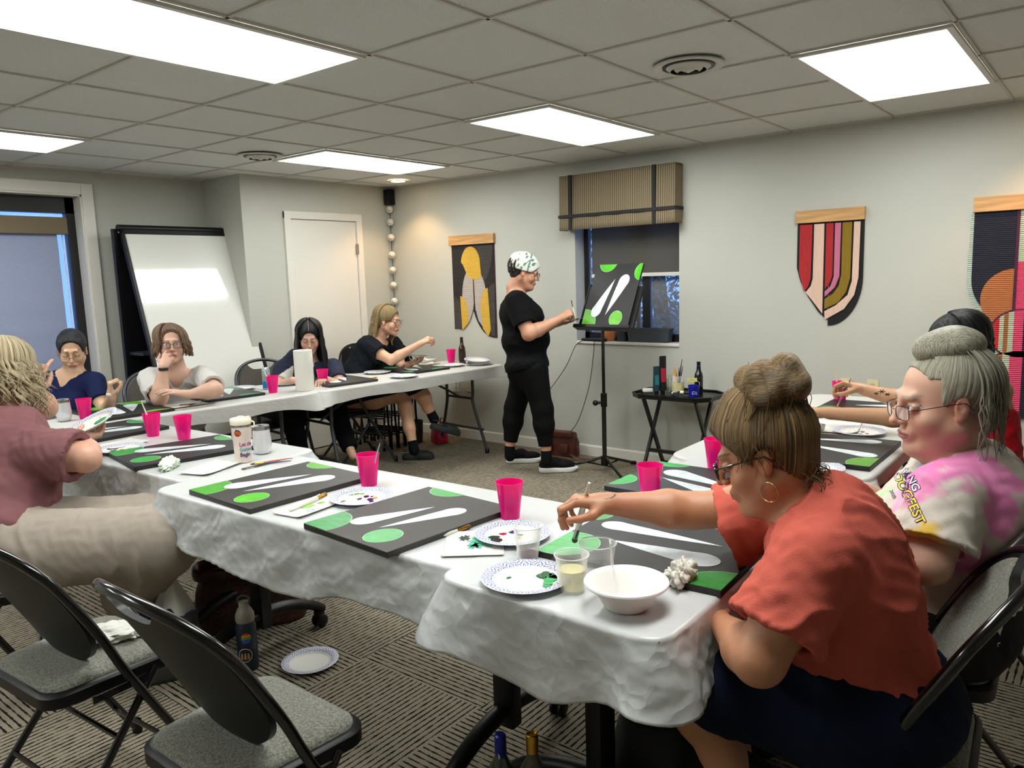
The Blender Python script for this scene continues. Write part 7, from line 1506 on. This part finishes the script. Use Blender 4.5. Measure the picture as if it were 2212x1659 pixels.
# ---------------------------------------------------------------- clogs
def clog(parent, base, p, yaw, pitch=0, col='1a201f'):
    F = Field(); Mx = Matrix.Translation(p) @ RZ(yaw) @ Matrix.Rotation(pitch, 4, 'X'); R = np.array(Mx.to_3x3())
    F.ell(Mx @ Vector((0, .045, .035)), (.048, .085, .042), R, .02); F.ell(Mx @ Vector((0, -.07, .028)), (.038, .055, .035), R, .03); F.cap(Mx @ Vector((0, -.09, .012)), Mx @ Vector((0, .10, .012)), .034, .042, .02); F.ell(Mx @ Vector((0, -.055, .085)), (.034, .06, .05), R, .01, '-'); F.cut(Mx @ Vector((0, 0, 0)), Mx.to_3x3() @ Vector((0, 0, -1)))
    m_ = mat('clog_foam_'+col, col, .7); o = flesh('clog', [surface(F, .004)], m_, parent, base)
    b = MB()
    for (x, y) in ((-.02, .06), (.0, .075), (.02, .06), (-.012, .095), (.012, .095), (-.034, .04), (.034, .04)): z = .035+.042*sqrt(max(0, 1-(x/.048)**2-((y-.045)/.085)**2)); b.ball(Mx @ Vector((x, y, z)), (.0055, .0055, .002), seg=10)
    b.build('vent_holes', M_black, o).data.transform(Matrix.Translation(-Vector(base)))
    st_ = MB().tube(smoothpath([Mx @ Vector((-.042, .0, .055)), Mx @ Vector((-.038, -.06, .075)), Mx @ Vector((0, -.118, .072)), Mx @ Vector((.038, -.06, .075)), Mx @ Vector((.042, 0, .055))], 6), .007, 6, flat=.5).build('heel_strap', m_, o, True); st_.data.transform(Matrix.Translation(-Vector(base)))
def p_clogs():
    s = 1.02; base = (1.98, 1.90, 0); head = A(838, 693, 6.45); neck = A(817, 738, 6.5); pel = Vector((1.92, 2.02, .57)); shR = A(792, 748, 6.36); shL = A(850, 745, 6.66)
    elR = A(845, 778, 6.20); wrR = A(905, 744, 6.22); elL = A(870, 800, 6.55); wrL = A(880, 788, 6.35)
    an1 = A(893, 965, 6.18); an2 = A(934, 898, 6.30); lg = [((1.86, 1.93, .50), A(868, 850, 6.22), an1, 1.05), ((2.0, 2.06, .52), A(905, 842, 6.25), an2, 1.05)]
    t, M, chest, ax = build_person('person in a dark t-shirt and shorts with long dark-blonde hair, legs crossed in black clogs', base, head, (.38, -.90, -.15), s, pel, neck, shL, shR, elL, wrL, elR, wrR, 1.05, 1.05, 1.0, 'c99c80', 'a8605c', '6a5238', handR=(A(928, 731, 6.22)-wrR, (-.2, -.3, .8), (.1, .5, -.3), PINCH, TH_PIN), handL=(A(905, 783, 6.3)-wrL, (0, 0, -1), (.3, .6, 0), RELAX, TH_REL), hv=.005, legs=lg, blush=.14)
    top_garment(t, base, pel, chest, neck, ax, shL, shR, elL, elR, cloth_mat('washed_black_cotton', '10141b', .9, var=.2, vscale=14), 1.15, 1.1, 1.02, .62, .078, .084, -.05, .068, 0, (.007, 38, (.4, .1, -.8), 6))
    trousers(t, base, pel, lg, cloth_mat('dark_shorts', '15171c', .9), 'shorts', .98, (.105, .095, .09), cutfr=0, h=.009)
    for k, an in enumerate((an1, an2)):
        d = (Vector(lg[k][1])-an).normalized(); F = Field(); F.cap(an+d*.055, an-d*.03, .038, .042, .01); F.cut(an+d*.05, d); flesh('sock', [surface(F, .005)], cloth_mat('black_sock', '0a0c10', .9), t, base)
    clog(t, base, Vector((2.235, 1.545, .0)), radians(-140)); clog(t, base, A(958, 918, 6.25)+Vector((0, 0, -.06)), radians(-118), radians(-20))
    hm = hair_material('dark_blonde_hair', '4a3a24', 'a48c60', .4, 1.0, .5); h0 = cap_hair(M, s, hm, t, base, .012, ((0, .070, .060), (0, .92, -.3)), None, (.064, .055, .07), ears=False)
    rn = random.Random(41); az = [sx*rn.uniform(1.9, 3.14) for sx in (-1, 1) for _ in range(40)]+[-1.5+.1*k for k in range(4)]; locks(M, s, az, .42, .009, hm, h0, base, 6, wav=.006, out=.010, jit=.15, flare=.015, grav=(-.12, .16, -1))
    m_ = MB().box((-.02, -.006, -.012), (.02, .006, .012), 0, Matrix.Translation(M @ Vector((-.06, -.085, .05))-Vector(base)), .003).build('hair_clip', mat('cream_clip', 'd8cfae', .4), h0)
    glasses(M, s, mat('clear_brown_acetate', '4a2418', .25), t, base, .028, .022, .0016)
    make_plate('white paper plate held level by the person wearing clogs', 0, 0, M=Matrix.Translation(A(900, 770, 6.3)) @ Matrix.Rotation(radians(8), 4, 'Y'))
p_clogs()
# ---------------------------------------------------------------- standing
def sneaker(parent, base, p, yaw):
    Mx = Matrix.Translation(p) @ RZ(yaw); R = np.array(Mx.to_3x3()); F = Field(); F.ell(Mx @ Vector((0, .06, .055)), (.044, .095, .034), R, .02); F.ell(Mx @ Vector((0, -.07, .06)), (.038, .055, .042), R, .04); F.cap(Mx @ Vector((0, -.055, .09)), Mx @ Vector((0, .01, .082)), .034, .03, .03); F.cap(Mx @ Vector((0, -.05, .13)), Mx @ Vector((0, -.05, .09)), .032, .03, .008, '-'); F.cut(Mx @ Vector((0, 0, .028)), (0, 0, -1))
    o = flesh('sneaker', [surface(F, .0045)], cloth_mat('black_mesh_upper', '0b0b0d', .7), parent, base)
    G = Field(); G.cap(Mx @ Vector((0, -.085, .022)), Mx @ Vector((0, .10, .020)), .042, .046, .02); G.ell(Mx @ Vector((0, .135, .03)), (.04, .04, .018), R, .03); G.cut(Mx @ Vector((0, 0, .040)), (0, 0, 1)); G.cut(Mx @ Vector((0, 0, .002)), (0, 0, -1)); flesh('white_sole', [surface(G, .0045)], mat('white_sole', 'dcdcd8', .5), o, base)
    lg_ = MB(); pts = [Vector((-.0455, .01+.055*u, .058+.012*sin(u*5))) for u in np.linspace(0, 1, 8)]; lg_.tube([Mx @ q for q in pts], .002, 6); lg_.tube([Mx @ Vector((-.046, .02, .05)), Mx @ Vector((-.044, .04, .072)), Mx @ Vector((-.042, .065, .064))], .002, 6); q = lg_.build('side_emblem', mat('silver_print', 'c8c8cc', .4), o, True); q.data.transform(Matrix.Translation(-Vector(base)))
    lc = MB()
    for k in range(4): lc.tube([Mx @ Vector((-.02, .0+.022*k, .112-.012*k)), Mx @ Vector((0, .004+.022*k, .118-.012*k)), Mx @ Vector((.02, .0+.022*k, .112-.012*k))], .0025, 5)
    q = lc.build('laces', M_black, o, True); q.data.transform(Matrix.Translation(-Vector(base)))
def p_standing():
    s = 1.03; base = (2.50, .55, 0); head = A(1133, 588, 5.72); neck = A(1111, 622, 5.75); pel = A(1138, 790, 5.76); shR = A(1114, 650, 5.58); shL = A(1120, 647, 5.94); elR = A(1142, 722, 5.52); wrR = A(1212, 688, 5.58); elL = A(1160, 715, 5.95); wrL = A(1198, 700, 5.85)
    an1 = A(1180, 976, 5.68); an2 = A(1101, 966, 5.94); lg = [(A(1150, 800, 5.66), A(1172, 885, 5.66), an1, 1.15), (A(1138, 800, 5.86), A(1112, 880, 5.92), an2, 1.15)]
    t, M, chest, ax = build_person('standing person in black with a white patterned headscarf, painting at the stand', base, head, (.56, -.80, -.28), s, pel, neck, shL, shR, elL, wrL, elR, wrR, 1.12, 1.2, 1.15, 'c08c70', 'a0605a', '1d1512', lids=True, heavy=.8, handR=(A(1236, 672, 5.62)-wrR, (-.4, -.3, .8), (0, .2, .9), PINCH, TH_PIN), handL=((.6, -.78, .1), (0, 0, -1), (.7, .6, 0), [(.15, .2, .2)]*4, TH_REL), hv=.0048, legs=lg, armg=1.2, lat=(-.77, -.62, 0), low=1)
    top_garment(t, base, pel, chest, neck, ax, shL, shR, elL, elR, cloth_mat('black_cotton', '08090a', .9), 1.30, 1.32, 1.16, .72, .074, .084, -.03, .066, 0, (.007, 34, (.2, .2, -.8), 5))
    K = Field(); K.ell(pel+Vector((0, .0, -.045)), (.185, .150, .14), np.array(Matrix((ax[0], ax[1], ax[2])).transposed()), k=.06)
    for L_ in lg: S_ = Field(); hp, kn, an = map(Vector, L_[:3]); S_.cap(hp, kn, .118, .074, .06); S_.cap(kn, kn.lerp(an, .35), .072, .074, .05); S_.cap(kn.lerp(an, .35), kn.lerp(an, .88), .072, .052, .04); S_.cut(kn.lerp(an, .86), an-kn); K.grp(S_, .05)
    flesh('leggings', [surface(K, .008)], cloth_mat('black_leggings', '050506', .8, bump=.1), t, base, disp=folds(.002, 30, (.2, .2, 1), 3))
    for k, an in enumerate((an1, an2)): F = Field(); F.cap(an+Vector((0, 0, -.005)), an+Vector((0, 0, -.07)), .041, .042, .01); flesh('sock', [surface(F, .005)], cloth_mat('black_sock', '0a0c10', .9), t, base)
    sneaker(t, base, Vector((2.500, .325, 0)), radians(-140)); sneaker(t, base, Vector((2.60, .73, 0)), radians(-138))
    hm = hair_material('dark_brown_hair', '120c08', '33241a', .5, 1.0, .5); h0 = cap_hair(M, s, hm, t, base, .010, ((0, .02, .05), (0, 1, -.1)), ((0, 0, -.052), (0, .2, -1)), (.06, .056, .05))
    rn = random.Random(51); locks(M, s, [sx*rn.uniform(2.2, 3.1) for sx in (-1, 1) for _ in range(14)], .02, .008, hm, h0, base, 4, wav=.008, out=.008, jit=.4, p0=60, drop0=118)
    sc_ = hair_field(M, s, .021); hcut(sc_, M, (0, .080, .040), (0, .75, -.75)); hcut(sc_, M, (0, -.06, .012), (0, -.05, -1)); sc_.ell(M @ Vector((0, -.03, .09)), np.array((.078, .092, .05))*s, np.array(M.to_3x3())/s, .02)
    Mi = np.array(M.inverted())
    def sf(V):
        p = (V @ Mi[:3, :3].T)+Mi[:3, 3]; c = np.tile(np.array(lin('d6d8d2')), (len(V), 1)); w_ = (noise3(p[:, 0]*75, p[:, 1]*75, p[:, 2]*75, 4) > .42) | ((np.abs(p[:, 1]-.022) < .006) & (np.abs(noise3(p[:, 0]*60, p[:, 1]*9, p[:, 2]*60, 2)) < .6)); return np.where(w_[:, None], np.array(lin('5f7f70')), c)
    flesh('headscarf', [surface(sc_, .004)], mat('printed_scarf', 'ffffff', .8, attr='Col'), t, base, sf, disp=folds(.005, 70, (.2, .5, .6), 3))
    kn_ = Field(); kn_.ell(M @ Vector((0, -.112, .045)), (.03, .02, .025)); flesh('scarf_knot', [surface(kn_, .005)], mat('printed_scarf', 'ffffff', .8, attr='Col'), t, base, sf)
    glasses(M, s, mat('dark_brown_acetate', '1c120e', .25), t, base, .026, .018, .0020)
    m_ = MB(); c = M @ Vector((.079, -.006, -.036)); m_.tube([c+Vector((0, 0, -.012))+Vector((-.8, .0, 0))*0+M.to_3x3() @ Vector((0, .010*cos(a), .010*sin(a))) for a in np.linspace(0, 2*pi, 20)[:-1]], .0014, 6, closed=True); o = m_.build('hoop_earring', mat('thin_gold', 'c9a468', .2, 1), t, True); o.data.transform(Matrix.Translation(-Vector(base)))
    make_plate('paper plate with green and blue paint held flat by the standing person', 0, 0, M=Matrix.Translation(A(1226, 692, 5.72)) @ Matrix.Rotation(radians(5), 4, 'Y'), blobs=[(.0, .02, .025, '4fae3a'), (-.03, -.02, .018, '2a3f8a')])
    brush('white handled brush held by the standing person before the stand', tuple(A(1234, 648, 5.62)), tuple(A(1243, 690, 5.62)), handle='d8d6d0', w_=.0045)
p_standing()
